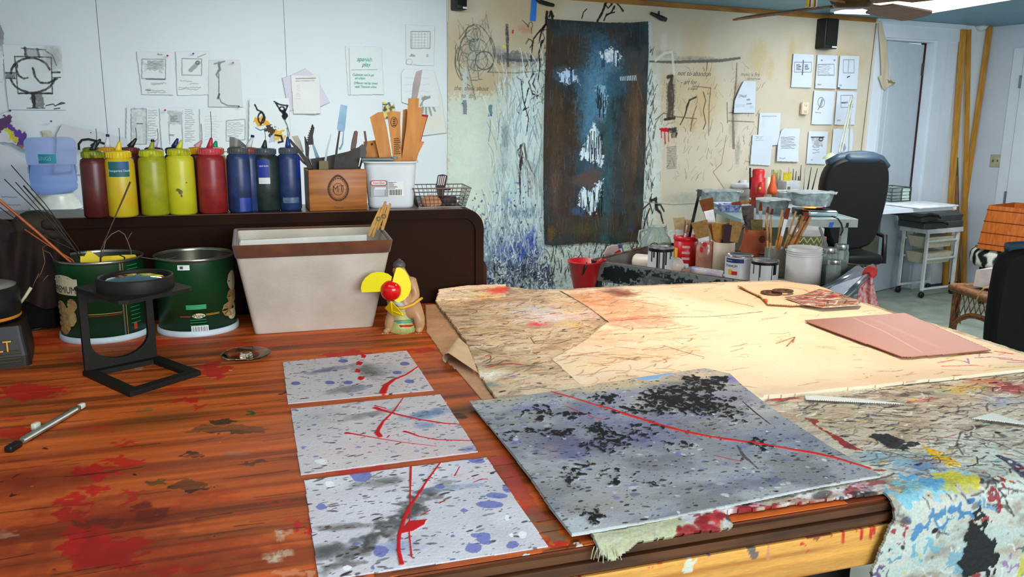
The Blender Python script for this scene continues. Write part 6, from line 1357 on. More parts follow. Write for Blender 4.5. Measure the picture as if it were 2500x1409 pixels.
# right of the painting
cv.stroke([(1585,60),(1584,150),(1580,300),(1576,450),(1570,590)],[10,12,16,14,10],(200,222,220),.85,.6,dry=.3);cv.flicks(160,(.02,.1),(.003,.008),[(30,50,54),(40,44,44),(226,240,238)],(.5,.9),(1.3,1.9),[(1570,80),(1600,80),(1592,590),(1562,590)],.3)
for p,w,c in[([(1585,150),(1640,152),(1700,150),(1760,148),(1805,142)],[3,6,6,7,5],(96,92,88)),([(1600,148),(1620,130),(1640,128),(1645,180)],6,(222,222,214)),([(1630,188),(1640,186),(1636,205)],8,(50,46,44)),([(1636,205),(1634,230),(1636,260),(1632,288)],[12,16,14,8],(84,76,66)),([(1622,292),(1646,288)],6,(34,32,32)),([(1640,288),(1644,240),(1640,200)],3,(70,66,60)),([(1698,237),(1682,245),(1676,262),
(1672,280),(1660,305)],[4,4,5,3,2],(44,40,36)),([(1600,292),(1620,276),(1650,285),(1700,290)],1.8,(96,88,76)),([(1700,258),(1690,285),(1685,320)],1.8,(96,88,76)),([(1734,215),(1730,260),(1729,330)],1.8,(90,84,72)),([(1726,150),(1724,172)],2,(90,84,72)),([(1690,210),(1735,215)],1.6,(100,92,80)),([(1716,225),(1722,245),(1716,270),(1722,300),(1716,315)],2.4,(84,76,66)),([(1798,155),(1796,200),(1788,280),
(1790,360)],[3,4,6,8],(120,112,96)),([(1774,250),(1775,300)],1.8,(96,88,76)),([(1778,275),(1840,276)],1.6,(96,88,76)),([(1776,295),(1840,298)],1.6,(100,92,80)),([(1610,316),(1635,316)],3,(196,24,44)),([(1622,318),(1623,350)],3.2,(186,20,40)),([(1613,318),(1614,336)],2,(186,20,40)),([(1631,318),(1631,345)],2,(186,20,40)),([(1570,510),(1585,495),(1592,520)],3,(20,24,26)),([(1590,490),(1600,485),(1602,
510),(1612,520),(1618,545)],[6,8,8,5,3],(24,26,26)),([(1600,500),(1612,500),(1620,515)],4,(24,26,26)),([(1585,510),(1575,535),(1572,550)],3,(24,26,26)),([(1825,600),(1780,480),(1740,420),(1760,400),(1772,330)],1.6,(150,126,84)),([(1560,492),(1640,500),(1700,497)],2,(130,140,132))]:cv.stroke(p,w,c,.85,.4)
cv.area([(1610,312),(1634,312),(1632,322),(1614,322)],(200,22,44),.95,.01);cv.area([(1630,314),(1652,312),(1652,335),(1640,336)],(40,42,38),.85,.03,tex=.5)
for k in range(14):cv.stroke([(1628,360+k*4),(1650,358+k*4)],1.8,(110,104,92),.6)
for k in range(26):cv.stroke([(1626+(k%3),205+k*3.2),(1646-(k%4),207+k*3.2)],1.8,(70,64,56),.55)
cv.flicks(200,(.02,.08),(.003,.006),[(110,100,84),(150,130,96),(80,74,66)],(.2,.5),(.8,2.3),[(1600,180),(1860,160),(1860,420),(1600,460)],.5)
for t_,x,y,h in[('not to abandon',1694,180,13),('- art for',1680,201,12),('a state',1690,216,9),('music is fire',1830,182,10),('tomorrow',1838,192,8)]:cv.write(t_,x,y,h,1,.35,sx=.95)
for x,y,s_ in[(1836,170,1),(1812,440,1),(1950,300,1)]:pass
cv.H=.004*vnoise(cv.h,cv.w,5,7,6,3)+.010*vnoise(cv.h,cv.w,2,9,7,2)*sstep(3.0,3.25,np.meshgrid(cv.X,cv.Y)[0]/1.0)
cvo=cv.build('wall_canvas',[mat_vc('beige_wall_canvas',.85,.2,120,.035,200,.15),M_INKG],thick=.0015,label='big beige canvas covering the back wall, scrawled with charcoal, washes and drips',cat='canvas')
# vertical seam fold near its right edge, hung end curling over the door casing
mb=MB();mb.tube([onwall(x,y,.009)for x,y in[(2139,56),(2128,150),(2116,250),(2104,350),(2094,450)]],.0035,6);mb.build('fold_seam',mat('dark_fold_line',(120,106,84),.9),cvo)
ff=wall_sheet([(2143,50),(2150,52),(2163,110),(2168,190),(2178,196),(2184,204),(2170,210),(2158,222),(2150,215),(2144,195),(2142,186),(2148,184),(2146,120)],.03,.003,(200,186,158),82)
ff.H=.02*vnoise(ff.h,ff.w,3,3,5,2);ff.area([(2162,194),(2182,200),(2180,206),(2166,202)],(120,112,84),.9)
ff.build('canvas_flap',[bpy.data.materials['beige_wall_canvas']],cvo,thick=.002)
# ---- dark abstract painting
pt=wall_sheet([(1334,44),(1352,47),(1400,50),(1480,55),(1540,55),(1582,52),(1583,120),(1576,330),(1569,500),(1563,592),(1540,590),(1500,596),(1440,592),(1400,596),(1355,600),(1329,597),(1326,450),(1328,250),(1333,120)],.018,.0026,(48,52,54),91)
pt.tone(.25,14,6,1,4);pt.tone(.7,2.6,5,2,4,(62,44,28),.52,.7);pt.tone(.7,2,4,3,4,(30,62,66),.5,.7);pt.tone(.4,12,20,4,3,(24,24,26),.55,.75)
for x,y,rx,ry,c,a in[(1450,180,.14,.26,(52,92,116),.9),(1440,260,.10,.26,(60,100,124),.85),(1380,180,.08,.05,(84,120,150),.7),(1470,130,.12,.10,(58,92,120),.8),(1500,200,.10,.10,(48,84,104),.8),(1440,400,.10,.35,(50,90,112),.6),(1480,430,.05,.5,(44,84,92),.7),(1540,350,.07,.5,(70,52,36),.7),(1370,480,.10,.3,(78,54,42),.6),(1420,440,.09,.04,(84,66,58),.8),(1390,130,.15,.12,(62,44,28),.7),(1400,60,.2,
.05,(30,42,46),.6),(1430,555,.2,.06,(60,52,36),.7),(1550,250,.05,.2,(84,56,34),.6),(1345,570,.03,.05,(110,74,36),.7),(1555,90,.05,.1,(26,34,36),.8),(1360,300,.06,.2,(72,56,34),.6),(1500,60,.1,.04,(40,52,56),.7),(1410,515,.05,.03,(60,90,130),.7),(1540,560,.03,.02,(50,60,110),.6)]:
 pt.soft(x,y,rx*1.25,ry*1.15,c,a,.7,0,.3,30)
WH=(214,228,242)
for x,y,rx,ry,c,a in[(1455,200,.10,.22,(84,128,156),.75),(1495,150,.09,.09,(92,134,164),.7),(1440,300,.06,.22,(78,122,148),.7),(1470,260,.05,.12,(120,160,184),.6),(1385,190,.07,.05,(110,150,184),.7),(1445,350,.06,.12,(120,160,186),.6),(1445,480,.07,.10,(110,146,176),.65),(1400,70,.12,.05,(52,66,72),.6),(1550,330,.03,.35,(104,72,44),.6),(1355,430,.05,.25,(96,66,50),.55),(1420,560,.12,.05,(84,72,50),
.5)]:pt.soft(x,y,rx,ry,c,a,.9,0,.45,60)
pt.area([(1458,128),(1470,132),(1480,120),(1490,116),(1500,120),(1510,128),(1515,140),(1506,152),(1502,162),(1494,152),(1480,150),(1470,142)],(206,216,236),.95,.05,tex=.3)
pt.area([(1357,176),(1375,178),(1384,166),(1398,176),(1412,196),(1416,205),(1400,198),(1380,206),(1366,190)],(180,204,226),.8,.05,tex=.6,tscale=(80,20))
pt.area([(1450,298),(1462,330),(1470,352),(1474,400),(1466,412),(1452,394),(1440,396),(1428,385),(1418,392),(1416,370),(1430,350),(1440,320)],WH,.85,.05,tex=.5,tscale=(90,14))
pt.area([(1418,458),(1436,466),(1450,455),(1462,446),(1470,440),(1466,478),(1458,500),(1450,520),(1440,524),(1430,510),(1418,505),(1410,500)],WH,.85,.06,tex=.55,tscale=(90,14))
pt.area([(1456,205),(1474,205),(1480,240),(1476,280),(1466,285),(1458,240)],(150,190,210),.6,.08,tex=.8,tscale=(70,14))
for k in range(10):pt.stroke([(1515+k*4.2-2,188-k*.4),(1514+k*4.2,196)],1.8,WH,.8)
for x0,x1,y0,y1,n,c in[(1415,1475,320,410,14,(24,26,30)),(1412,1470,450,522,16,(20,22,26)),(1465,1510,116,160,10,(30,40,60)),(1375,1400,165,205,5,(30,40,60)),(1455,1480,205,280,12,(26,34,44))]:
 for _ in range(n):
  x=pt.rs.uniform(x0,x1);a,b=sorted(pt.rs.uniform(y0,y1,2));pt.stroke([(x,a),(x+pt.rs.uniform(-2,2),(a+b)/2),(x,b+8)],2.1,c,.9)
pt.flicks(600,(.02,.09),(.0025,.004),[(110,124,130),(100,76,54),(20,24,26),(60,90,100),(130,96,60),(24,26,24)],(.12,.4),(1.4,1.75),None,.12)
pt.area([(1404,430),(1450,412),(1472,424),(1462,446),(1440,462),(1415,452)],(82,66,60),.85,.06,tex=.3)
pt.c*=1.22
pt.H=.003*vnoise(pt.h,pt.w,6,6,3,3)
pt.build('abstract_painting',[mat_vc('thick_dark_paint',.62,.5,80,.12,120,.2)],thick=.004,edge=(24,26,26),label='tall dark blue, brown and black abstract painting with white dripped patches on the wall',cat='painting')
# ---- papers pinned to the white wall and the canvas
def paper(poly,seed,fn,label,off=.004,base=(222,228,228),name='wall_drawing',group='sketches and notes pinned to the back wall',res=.0026,curl=.006,mats=None,edge=(176,182,184),cat='drawing'):
 s=wall_sheet(poly,off,res,base,seed);s.tone(.02,5,5)
 n=vnoise(s.h,s.w,1.4,1.4,seed,2);s.H=curl*np.maximum(n-.35,0)*2
 if fn:fn(s)
 if 107<=seed<120 and seed!=113:s.c=np.array(base)+(s.c-np.array(base))*.7
 return s.build(name,mats or[M_PAPW,M_INK,M_INKT],thick=.001,label=label,cat=cat,group=group,edge=edge)
def scrib(s,x0,y0,x1,y1,n,c=(110,112,112),w=1.4,amp=1.5,a=.6):
 for k in range(n):
  y=y0+(y1-y0)*k/max(1,n-1);L=s.rs.uniform(.6,1.0)*(x1-x0);pts=[(x0+L*t,y+s.rs.uniform(-amp,amp))for t in np.linspace(0,1,max(4,int(L/4)))];s.stroke(pts,w,c,a)
def rectl(s,x0,y0,x1,y1,c=(100,104,104),w=1.6,a=.8,sk=0):s.stroke([(x0,y0),(x1,y0+sk),(x1,y1+sk),(x0,y1),(x0,y0)],w,c,a)
DK=(44,44,46)
def d_big(s):
 s.tone(.35,4,4,3,3,(186,182,172),.5,.8)
 for p,w in[([(62,118),(64,138)],8),([(91,120),(96,140)],6),([(36,138),(125,140),(128,228),(44,228),(36,138)],3),(ell(75,180,48,38,180,345),6),(ell(80,186,54,40,10,170),6),([(42,158),(40,170),(46,185),(58,192),(68,190)],5),([(80,166),(86,188),(98,202),(118,203),(138,192)],6),([(12,178),(36,178)],5),([(14,191),(36,191)],5),([(127,177),(146,177)],5),([(128,190),(148,189)],2.5),([(52,118),(112,122)],2.5),
([(45,228),(126,228)],5),([(66,264),(110,264)],2.5),([(112,125),(128,135),(138,160)],2)]:s.stroke(p,w*.72,DK,.85,.5,dry=.3)
 s.area([(76,229),(104,229),(106,262),(78,262)],(96,96,94),.7,.02,tex=.3);s.area([(77,229),(86,229),(88,262),(79,262)],DK,.8,.01);s.area([(62,118),(92,119),(95,138),(64,138)],(150,150,146),.5,.01)
 s.area([(14,180),(36,180),(36,190),(14,190)],(110,110,108),.8,.01);s.soft(130,140,.06,.08,(140,138,130),.5);s.stroke([(112,258),(130,254),(135,259),(150,250),(158,252),(140,256)],1.8,DK,.9);s.stroke([(132,266),(146,264)],1.5,DK)
paper([(5,108),(149,112),(163,270),(20,268)],101,d_big,'large charcoal drawing of a circle in a boxed cross at the far left',res=.0022)
paper([(-20,40),(0,55),(10,80),(8,200),(-30,210)],102,lambda s:s.soft(4,85,.05,.1,(110,110,104),.7),'smudged sheet cut off by the left edge of the view above the purple painting')
def d_pur(s):
 s.area([(-20,300),(15,283),(30,285),(28,298),(15,312),(0,322),(-20,330)],(88,60,96),.95,.03);s.area([(15,305),(26,302),(42,316),(54,320),(62,322),(70,345),(78,362),(56,358),(44,362),(40,350),(34,345),(25,330)],(96,62,150),.95,.03)
 s.area([(8,312),(16,310),(30,322),(44,336),(42,346),(28,342),(18,328)],(222,206,60),.95,.03);s.blob(52,358,9,5,(170,110,80),.9)
paper([(-40,320),(-10,285),(22,268),(36,275),(60,310),(76,345),(82,372),(60,366),(30,350),(-40,345)],103,d_pur,'curling sheet with purple and yellow brush marks at the far left',curl=.05,off=.02,base=(212,214,214))
paper([(-60,352),(0,350),(40,372),(95,412),(98,520),(60,560),(-60,560)],104,lambda s:scrib(s,5,480,60,500,2),'large blank white sheet hanging behind the water bottle',curl=.05,off=.015,base=(222,222,224))
paper([(150,302),(230,318),(312,338),(330,420),(130,430),(136,330)],105,lambda s:s.blob(222,324,1.5,2,DK),'tilted blank grey-white sheet above the paint bottles',off=.012,curl=.02,base=(206,208,208))
paper([(100,318),(126,318),(132,336),(104,336)],106,None,'small yellowed card above the water bottle',base=(206,196,176),cat='card')
def d_a(s):rectl(s,346,144,404,192,sk=1);s.area([(350,150),(402,148),(404,170),(352,175)],(130,134,130),.55,.05,tex=.6);scrib(s,360,150,398,168,5,(90,92,90));s.stroke([(357,193),(402,194)],2.5,DK,.9);scrib(s,370,203,408,206,2);s.write('HDS',361,220,5);scrib(s,360,222,408,226,2);s.write('form',390,133,5)
paper([(332,126),(416,127),(424,232),(346,232)],107,d_a,'pale sketch of a shaded square with the caption HDS')
def d_b(s):rectl(s,444,143,492,183,sk=1);s.stroke([(465,172),(484,153)],9,(130,130,130),.9);s.stroke(ell(482,153,4,4),1.6,DK);scrib(s,440,198,480,199,1);scrib(s,464,205,494,205,1);scrib(s,436,214,492,218,2);s.stroke([(482,140),(502,132)],1.2,(120,120,120))
paper([(428,126),(510,124),(516,232),(432,234)],108,d_b,'pale sketch of a rod in a box')
def d_c(s):s.stroke([(534,154),(536,170),(528,182),(532,190)],[6,5,3,2],(80,80,76),.9,.5);s.stroke([(523,156),(548,150)],2.5,(110,110,104));s.stroke([(534,180),(534,236),(540,250),(556,258),(582,259)],[2,2,2,2.2,2],(90,90,86));s.stroke([(535,230),(532,240)],4,DK)
paper([(508,146),(586,146),(594,262),(508,262)],109,d_c,'pale sheet with one long hooked pencil line',base=(212,216,216))
def d_d(s):
 s.area([(320,266),(356,266),(362,352),(322,352)],(160,160,154),.6,.03,tex=.5);rectl(s,320,266,357,352);s.area([(333,284),(347,284),(348,300),(344,302),(350,346),(342,346),(340,310),(336,346),(330,346),(334,302)],(206,208,204),.9,.01);s.blob(340,276,4,6,(206,208,204),.9);s.stroke([(334,302),(348,302)],1.5,DK);scrib(s,362,270,384,350,14)
paper([(308,262),(386,262),(392,366),(306,366)],110,d_d,'pencil figure study in a tall shaded panel')
def d_e(s):s.area([(409,270),(445,270),(446,304),(412,304)],(150,152,148),.7,.02,tex=.4);scrib(s,416,284,440,296,4,DK);s.stroke([(412,304),(414,352)],1.3,DK,.6);s.stroke([(444,304),(446,352)],1.3,DK,.6);scrib(s,413,328,428,330,2,DK);scrib(s,452,268,476,346,16)
paper([(388,264),(478,264),(484,366),(394,366)],111,d_e,'pencil study of an open box with notes beside it, under a red pin')
def d_f(s):rectl(s,552,295,598,345,sk=-4);scrib(s,556,300,596,340,9,(130,132,130));scrib(s,500,285,545,340,10,(160,160,158),a=.4)
paper([(486,266),(600,262),(604,372),(490,368)],112,d_f,'faint wide sheet with a scribbled box at its right, above the bottles')
def d_g(s):
 s.area([(623,285),(640,283),(655,296),(652,310),(640,306),(624,304)],(226,160,40),.9,.04);s.area([(662,318),(690,316),(695,340),(670,345)],(226,170,50),.9,.05);s.area([(650,305),(668,304),(672,322),(655,330),(648,318)],(70,52,44),.95,.05)
 for p,w,c in[([(622,256),(628,268),(640,274),(644,285),(636,305)],3,(24,30,40)),(ell(638,288,8,13),3,(30,34,40)),([(624,312),(635,318),(650,314)],2,(40,110,100)),([(669,248),(684,256),(702,258),(694,276),(684,268)],3,(30,30,34)),([(672,250),(684,270),(692,280)],3,(30,30,34)),(ell(688,266,6,5),3,(24,24,30)),([(694,274),(700,282),(694,290),(690,284),(696,276)],6,(20,22,26)),([(694,292),(700,305),(706,
325),(702,350)],2,(90,90,90)),([(672,330),(686,332),(690,345),(680,348)],4,(30,30,34))]:s.stroke(p,w,c,.95,.5)
 s.area([(660,330),(668,325),(672,345),(656,350)],(180,186,206),.8,.02)
paper([(608,240),(706,238),(712,380),(606,384)],113,d_g,'white sheet of looping black lines with orange-yellow blots',off=.02)
def d_h(s):s.stroke([(722,192),(770,191)],1.8,(120,118,112));s.stroke([(722,198),(768,197)],1.2,(150,148,140));scrib(s,724,208,734,240,8,(170,168,160),a=.4)
paper([(709,184),(780,184),(783,278),(716,279)],114,d_h,'printed form with a double line near its top, over a lilac sheet',off=.010,base=(226,226,222))
paper([(688,190),(708,184),(745,166),(770,185),(806,250),(780,262),(704,272)],115,None,'lilac-tinted sheet twisted behind the printed form',off=.004,base=(212,206,218))
def d_sp(s):
 s.write('spanish',889,145,11,2,.3);s.write('play',893,158,11,2,.3);s.stroke([(858,171),(920,170)],1.4,(150,160,160));s.write('Cadmium red in gel',886,183,6.4,2,.25,sx=.8);s.write('air-clean',878,191,6.4,2,.25);s.write('Different red lap toned',892,203,6.4,2,.25,sx=.75);s.write('with Titanium white',892,212,6.4,2,.25,sx=.8);s.stroke([(852,118),(855,230)],1.6,(170,174,174))
paper([(842,112),(932,115),(937,231),(850,233)],116,d_sp,'note headed spanish play in green marker on the white wall',base=(222,228,226))
def d_j(s):
 rectl(s,1003,77,1049,118);
 for k in range(6):s.stroke([(1006+k*7.5,80),(1006+k*7.5,115)],1,(150,156,156),.7)
 for k in range(5):s.stroke([(1006,84+k*7),(1040,84+k*7)],1,(150,156,156),.7)
 s.area([(999,138),(1004,131),(1012,134),(1014,138)],(110,114,112),.8,.0);s.stroke(ell(999,151,7,7),1,(160,164,164));s.stroke(ell(1043,136,2,3),1,(130,130,130))
paper([(989,60),(1061,63),(1060,162),(991,158)],117,d_j,'small sheet with a pencil grid high beside the edge of the beige canvas')
paper([(978,180),(986,168),(1060,172),(1078,240),(1072,262),(1014,262),(980,250)],118,lambda s:scrib(s,990,190,1050,240,4,(190,196,198)),'faint blank sheet behind the tall wooden shim')
def d_hand(s):
 s.area([(1029,240),(1038,234),(1050,235),(1055,245),(1052,258),(1032,256)],(110,116,118),.9,.02)
 for a in[[(1033,255),(1031,276)],[(1040,256),(1040,280)],[(1046,257),(1053,282)],[(1052,250),(1062,271)],[(1034,245),(1026,258)]]:s.stroke(a,[5,4],(112,118,120),.9)
 s.soft(1060,300,.08,.06,(226,216,190),.6)
paper([(1020,232),(1078,230),(1090,325),(1030,332),(1016,290)],119,d_hand,'sheet with a grey handprint beside the wooden shims',base=(218,222,212),off=.006)
paper([(934,248),(962,250),(964,272),(966,290),(934,290)],120,lambda s:(s.area([(935,258),(963,258),(965,290),(935,290)],(206,190,110),.95,.01,tex=.4),s.speckle(30,(.004,.012),[(70,66,60),(230,210,120)],(.6,.9)),s.area([(934,248),(940,248),(940,253),(934,253)],(226,220,60),.95,0)),'tiny yellow and grey picture postcard above the shims',off=.006,cat='postcard')
# sheets on the canvas at right
def fr(s,x0,y0,x1,y1,**k):rectl(s,x0,y0,x1,y1,(120,126,130),1.3,.8,**k)
def r1(s):fr(s,1939,152,1980,176);s.stroke([(1960,148),(1958,182)],3,(80,80,80),.9);scrib(s,1944,158,1955,170,5,DK,amp=.6);scrib(s,1964,158,1975,170,5,DK,amp=.6)
def r2(s):scrib(s,1997,158,2034,182,7,(140,144,150),amp=1.2);fr(s,1996,157,2036,184);s.write('Diptych',1999,206,3.4);s.blob(2005,147,3,2.5,(150,154,158));s.blob(2037,147,3,2.5,(150,154,158))
def r3(s):fr(s,2058,146,2085,178);s.stroke([(2072,147),(2070,177)],1.2,(120,124,128));s.stroke([(2068,189),(2074,186)],2,DK);s.write('Slipp',2051,208,3.4);s.area([(2044,213),(2050,213),(2050,217),(2044,217)],(40,50,150),.95,0)
def r4(s):s.stroke(ell(2004,250,8,12),1.6,(130,134,138));s.stroke([(2006,242),(2000,262),(1996,268)],2,(110,112,116));s.stroke([(2008,244),(2004,258)],4,(150,154,158),.8);scrib(s,1990,276,2008,278,1)
def r5(s):fr(s,2052,233,2081,262);s.stroke([(2054,251),(2068,251)],2.6,(60,60,60),.9);s.blob(2066,250,4,2.5,(150,150,152));s.write('Lapping',2046,293,3.4)
def r6(s):scrib(s,1802,233,1826,236,2);s.write('edits',1826,243,5);s.area([(1794,254),(1818,254),(1818,262),(1793,262)],(190,200,210),.8,0);s.area([(1830,257),(1839,257),(1839,265),(1830,265)],(190,200,210),.8,0);s.stroke([(1822,254),(1834,253)],1.5,(120,120,124))
def r7(s):s.stroke([(1860,284),(1895,284)],1.4,(150,156,160));scrib(s,1861,290,1868,310,5,(180,186,190),a=.4)
def r8(s):scrib(s,1844,334,1862,342,3,(150,160,170))
def r9(s):scrib(s,1905,335,1945,362,9,(110,114,120),amp=.8);scrib(s,1900,386,1915,387,1)
def r10(s):s.area([(1981,336),(2010,336),(2008,358),(1984,358)],(150,152,154),.7,.02,tex=.7);s.stroke([(1980,335),(2012,335)],2,DK);s.stroke(ell(2004,340,5,4),2,DK);scrib(s,1984,360,2006,372,3);scrib(s,1980,390,1984,391,1)
def r11(s):s.area([(2046,356),(2060,345),(2066,360),(2060,372)],(130,134,140),.7,.02,tex=.6)
for i,(pl,fn,lb)in enumerate([([(1936,130),(1986,133),(1981,215),(1931,214)],r1,'white sheet with two scribbled boxes crossed by an upright bar'),([(1995,133),(2045,135),(2040,218),(1989,216)],r2,'white sheet with a scribbled panel captioned Diptych'),([(2050,135),(2098,137),(2093,219),(2044,218)],r3,'white sheet with an outlined tall frame and a blue mark at its corner'),([(1987,221),(2038,223),(2032,
305),(1980,304)],r4,'white sheet with a scribbled oval below the panel sketches'),([(2043,222),(2093,224),(2086,306),(2036,305)],r5,'white sheet captioned Lapping partly behind the lamp arm'),([(1815,197),(1845,198),(1843,277),(1789,276),(1793,245),(1805,215)],r6,'white sheet with a curled left corner, near the middle of the canvas'),([(1854,275),(1906,276),(1902,354),(1884,356),(1850,332)],r7,'white form overlapping the sheet below it'),
([(1837,328),(1884,330),(1886,352),(1880,405),(1830,402)],r8,'white sheet with three faint lines, lowest at the left'),([(1906,318),(1912,313),(1953,314),(1948,396),(1893,394),(1897,350)],r9,'white sheet of dense handwriting with a curled top corner'),([(1974,320),(2022,321),(2015,402),(1968,400)],r10,'white sheet with a shaded face-like sketch above the chair'),([(2034,314),(2082,315),(2084,340),(2078,
385),(2028,392)],r11,'white sheet lowest on the right, half covered by the lamp arm')]):
 paper(pl,130+i,fn,lb,off=.018,base=(206,216,226),group='white sheets pinned to the beige canvas',curl=.012 if i in(5,8)else .004)
 # pins and tape
def pin(px,py,col,lb,off=.012):
 mb=MB(axes(onwall(px,py,off),dW,(0,0,1),nW));mb.lathe([(.0001,.008),(.004,.007),(.005,.003),(.003,.0),(.003,-.01)],10);mb.build('push_pin',mat('pin_'+col[0],col[1],.4),label=lb,cat='push pin',group='push pins in the back wall')
for px,py,c,lb in[(409,136,('red',(190,30,50)),'red push pin on the shaded-square sketch'),(472,131,('blue',(30,120,170)),'blue push pin on the rod sketch'),(569,153,('pink',(216,120,130)),'pink push pin above the hooked line'),(583,260,('brown',(150,80,60)),'brown push pin at the foot of the hooked-line sheet'),(403,269,('red',(190,30,50)),'red push pin on the open-box study'),(25,270,('navy',(40,
60,120)),'navy push pin on the purple painting'),(125,296,('teal',(60,110,150)),'small blue push pin above the yellowed card'),(1129,252,('cyan',(20,160,160)),'cyan push pin on the beige canvas')]:pin(px,py,c,lb,.03)
mb=MB();A=[onwall(x,y,.012)for x,y in[(1299,-20),(1312,-20),(1308,52),(1294,51)]];mb.add(A+[a+nW*.0006 for a in A],[(3,2,1,0),(4,5,6,7),(0,1,5,4),(1,2,6,5),(2,3,7,6),(3,0,4,7)]);mb.build('blue_tape',mat('painters_tape_blue',(50,116,214),.6),label='strip of blue painter\'s tape hanging at the top of the canvas',cat='tape')
# charcoal sticks / black brackets hung near the top
for nm,pts,rr_,lb,tip in[('charcoal_stick',[(1309,-4),(1318,4),(1335,9),(1352,13)],[.008,.012,.013,.010],'thick black charcoal stick beside the blue tape',None),('black_torch',[(1589,32),(1602,38),(1614,44),(1626,48)],[.009,.013,.017,.014],'small black torch with a pale end clipped on the canvas top',1)]:
 t=thing(nm,lb,'torch' if tip else 'charcoal',onwall(pts[1][0],pts[1][1],.03));mb=MB();mb.tube([onwall(x,y,.03)for x,y in pts],rr_,12);mb.build('stick_body' if not tip else 'barrel',M_BLKP,t)
 if tip:
  mb=MB();mb.rod(onwall(1626,48,.03),onwall(1629,50,.03),.013,.011);mb.build('pale_end',mat('pale_pink',(226,200,196),.5),t);mb=MB();mb.rod(onwall(1608,40,.03),onwall(1609,27,.03),.007,.005);mb.build('clip',M_BLKP,t)
  # loudspeakers
def speaker(poly,lb,slot):
 a,b,c_,d_=[onwall(*p,.10)for p in poly];t=thing('loudspeaker',lb,'speaker',(a+b+c_+d_)/4,AW,'small black wall loudspeakers')
 mb=MB(axes((a+b+c_+d_)/4-nW*.05,dW,(0,0,1),nW));w=np.linalg.norm(b-a);h=abs(a[2]-d_[2]);mb.rbox((0,0,0),(w,h,.096),.008);mb.build('cabinet_shell',mat('black_speaker_shell',(22,22,22),.5),t)
 mb=MB(axes((a+b+c_+d_)/4,dW,(0,0,1),nW));mb.rbox((0,.01,.001),(w*.86,h*.84,.006),.003);mb.build('grille',mat('black_speaker_cloth',(14,14,14),.9,bump=.4,bscale=400),t)
 mb=MB(axes((a+b+c_+d_)/4,dW,(0,0,1),nW));mb.box((w*.22,-h*.44,.0055),(w*.36,.010,.002));mb.build('maker_plate',mat('bright_plate',(230,230,230),.3),t)
speaker([(2018,43),(2050,46),(2045,120),(2013,118)],'small black loudspeaker high on the canvas near the door',1)
speaker([(1115,-50),(1142,-50),(1141,24),(1114,23)],'small black loudspeaker at the top left corner of the canvas',1)
def plate(pts,f,lb,mt,nm='outlet_plate',th=.006,det=None,cat='outlet'):
 P=[f(*p)for p in pts];c=sum(P)/4;x=(P[1]-P[0]);w=np.linalg.norm(x);x=x/w;h=abs(P[0][2]-P[3][2]);n=np.cross(x,[0,0,1]);t=thing(nm,lb,cat,c)
 mb=MB(axes(c,x,(0,0,1),n));mb.rbox((0,0,th/2),(w,h,th),min(.003,th*.4));mb.build('cover',mt,t);mb=MB(axes(c,x,(0,0,1),n))
 det(mb,w,h,th);mb.build('sockets',mat('socket_dark',(90,84,70),.6),t)
def det_o(mb,w,h,th):
 for s in(-1,1):
  for q in(-1,1):mb.box((q*w*.14,s*h*.24,th),(w*.06,h*.1,.001))
  mb.box((0,s*h*.24-h*.08,th),(w*.08,h*.05,.001))
plate([(1955,249),(1971,250),(1969,280),(1953,279)],lambda x,y:onwall(x,y,.02),'cream power outlet box mounted on the canvas among the white sheets',mat('cream_plastic',(226,206,180),.5),th=.02,det=det_o)
plate([(2419,377),(2446,377),(2443,408),(2417,408)],lambda x,y:onright(x,y,.001),'beige light switch plate on the right wall',mat('beige_plastic',(168,170,140),.5),'light_switch',.005,lambda mb,w,h,th:[mb.box((q*w*.2,0,th+.004),(w*.08,h*.16,.008))for q in(-1,1)],'light switch')
# ---- water bottle on its crock, on a low white chest by the wall
cz=float(onwall(140,525,.32)[2]);cW0=onwall(140,525,.32);chs=thing('white_chest','low white chest against the wall under the water bottle','chest',(cW0[0],cW0[1],0),AW)
mb=MB(axes((cW0[0],cW0[1],0),dW,-nW,(0,0,1)));mb.rbox((-.1,.06,cz/2),(1.5,.42,cz-.002),.01);mb.build('chest_body',mat('white_lacquer',(206,210,212),.5,var=.02),chs)
for q in(-.45,.25):
 mb=MB(axes((cW0[0],cW0[1],0),dW,-nW,(0,0,1)));mb.rbox((q,-.155,cz/2),(.66,.012,cz-.08),.004);mb.build('door',mat('white_lacquer',(206,210,212),.5),chs)
wd=thing('water_crock','white ceramic water crock with teal lines','crock',(cW0[0],cW0[1],cz),0);k=depth(cW0)/FPX;MWD=wm(wd)
def yz(y):return float(onpl(140,y,cW0,(0,1,0))[2])-cz
mb=MB(MWD);mb.lathe([(.0001,0),(62*k,0),(62*k,yz(512)),(58*k,yz(508)),(50*k,yz(490)),(41*k,yz(478)),(40*k,yz(471)),(33*k,yz(471)),(30*k,yz(480)),(.0001,yz(482))],40);mb.build('crock_body',mat('cream_ceramic',(214,218,206),.25),wd)
mb=MB(MWD)
for y in(509,523):
 R_=59*k if y<515 else 62.3*k;mb.lathe([(R_,yz(y+1)),(R_+.001,yz(y)),(R_,yz(y-1.2))],40)
mb.build('teal_lines',mat('teal_glaze_line',(20,90,96),.3),wd)
wb2=thing('water_bottle','big clear blue upturned water bottle on its crock by the left wall','water bottle',(cW0[0],cW0[1],cz+yz(470)),0)
mb=MB(MWD);pr=[(.0001,yz(474)),(30*k,yz(474)),(40*k,yz(470)),(50*k,yz(462)),(52*k,yz(452)),(50*k,yz(446)),(52*k,yz(440)),(52*k,yz(428)),(50.5*k,yz(425)),(53*k,yz(421)),(53*k,yz(408)),(51*k,yz(404)),(53.5*k,yz(398)),(54*k,yz(372)),(52*k,yz(368)),(55*k,yz(362)),(55*k,yz(346)),(50*k,yz(338)),(40*k,yz(335)),(.0001,yz(335))]
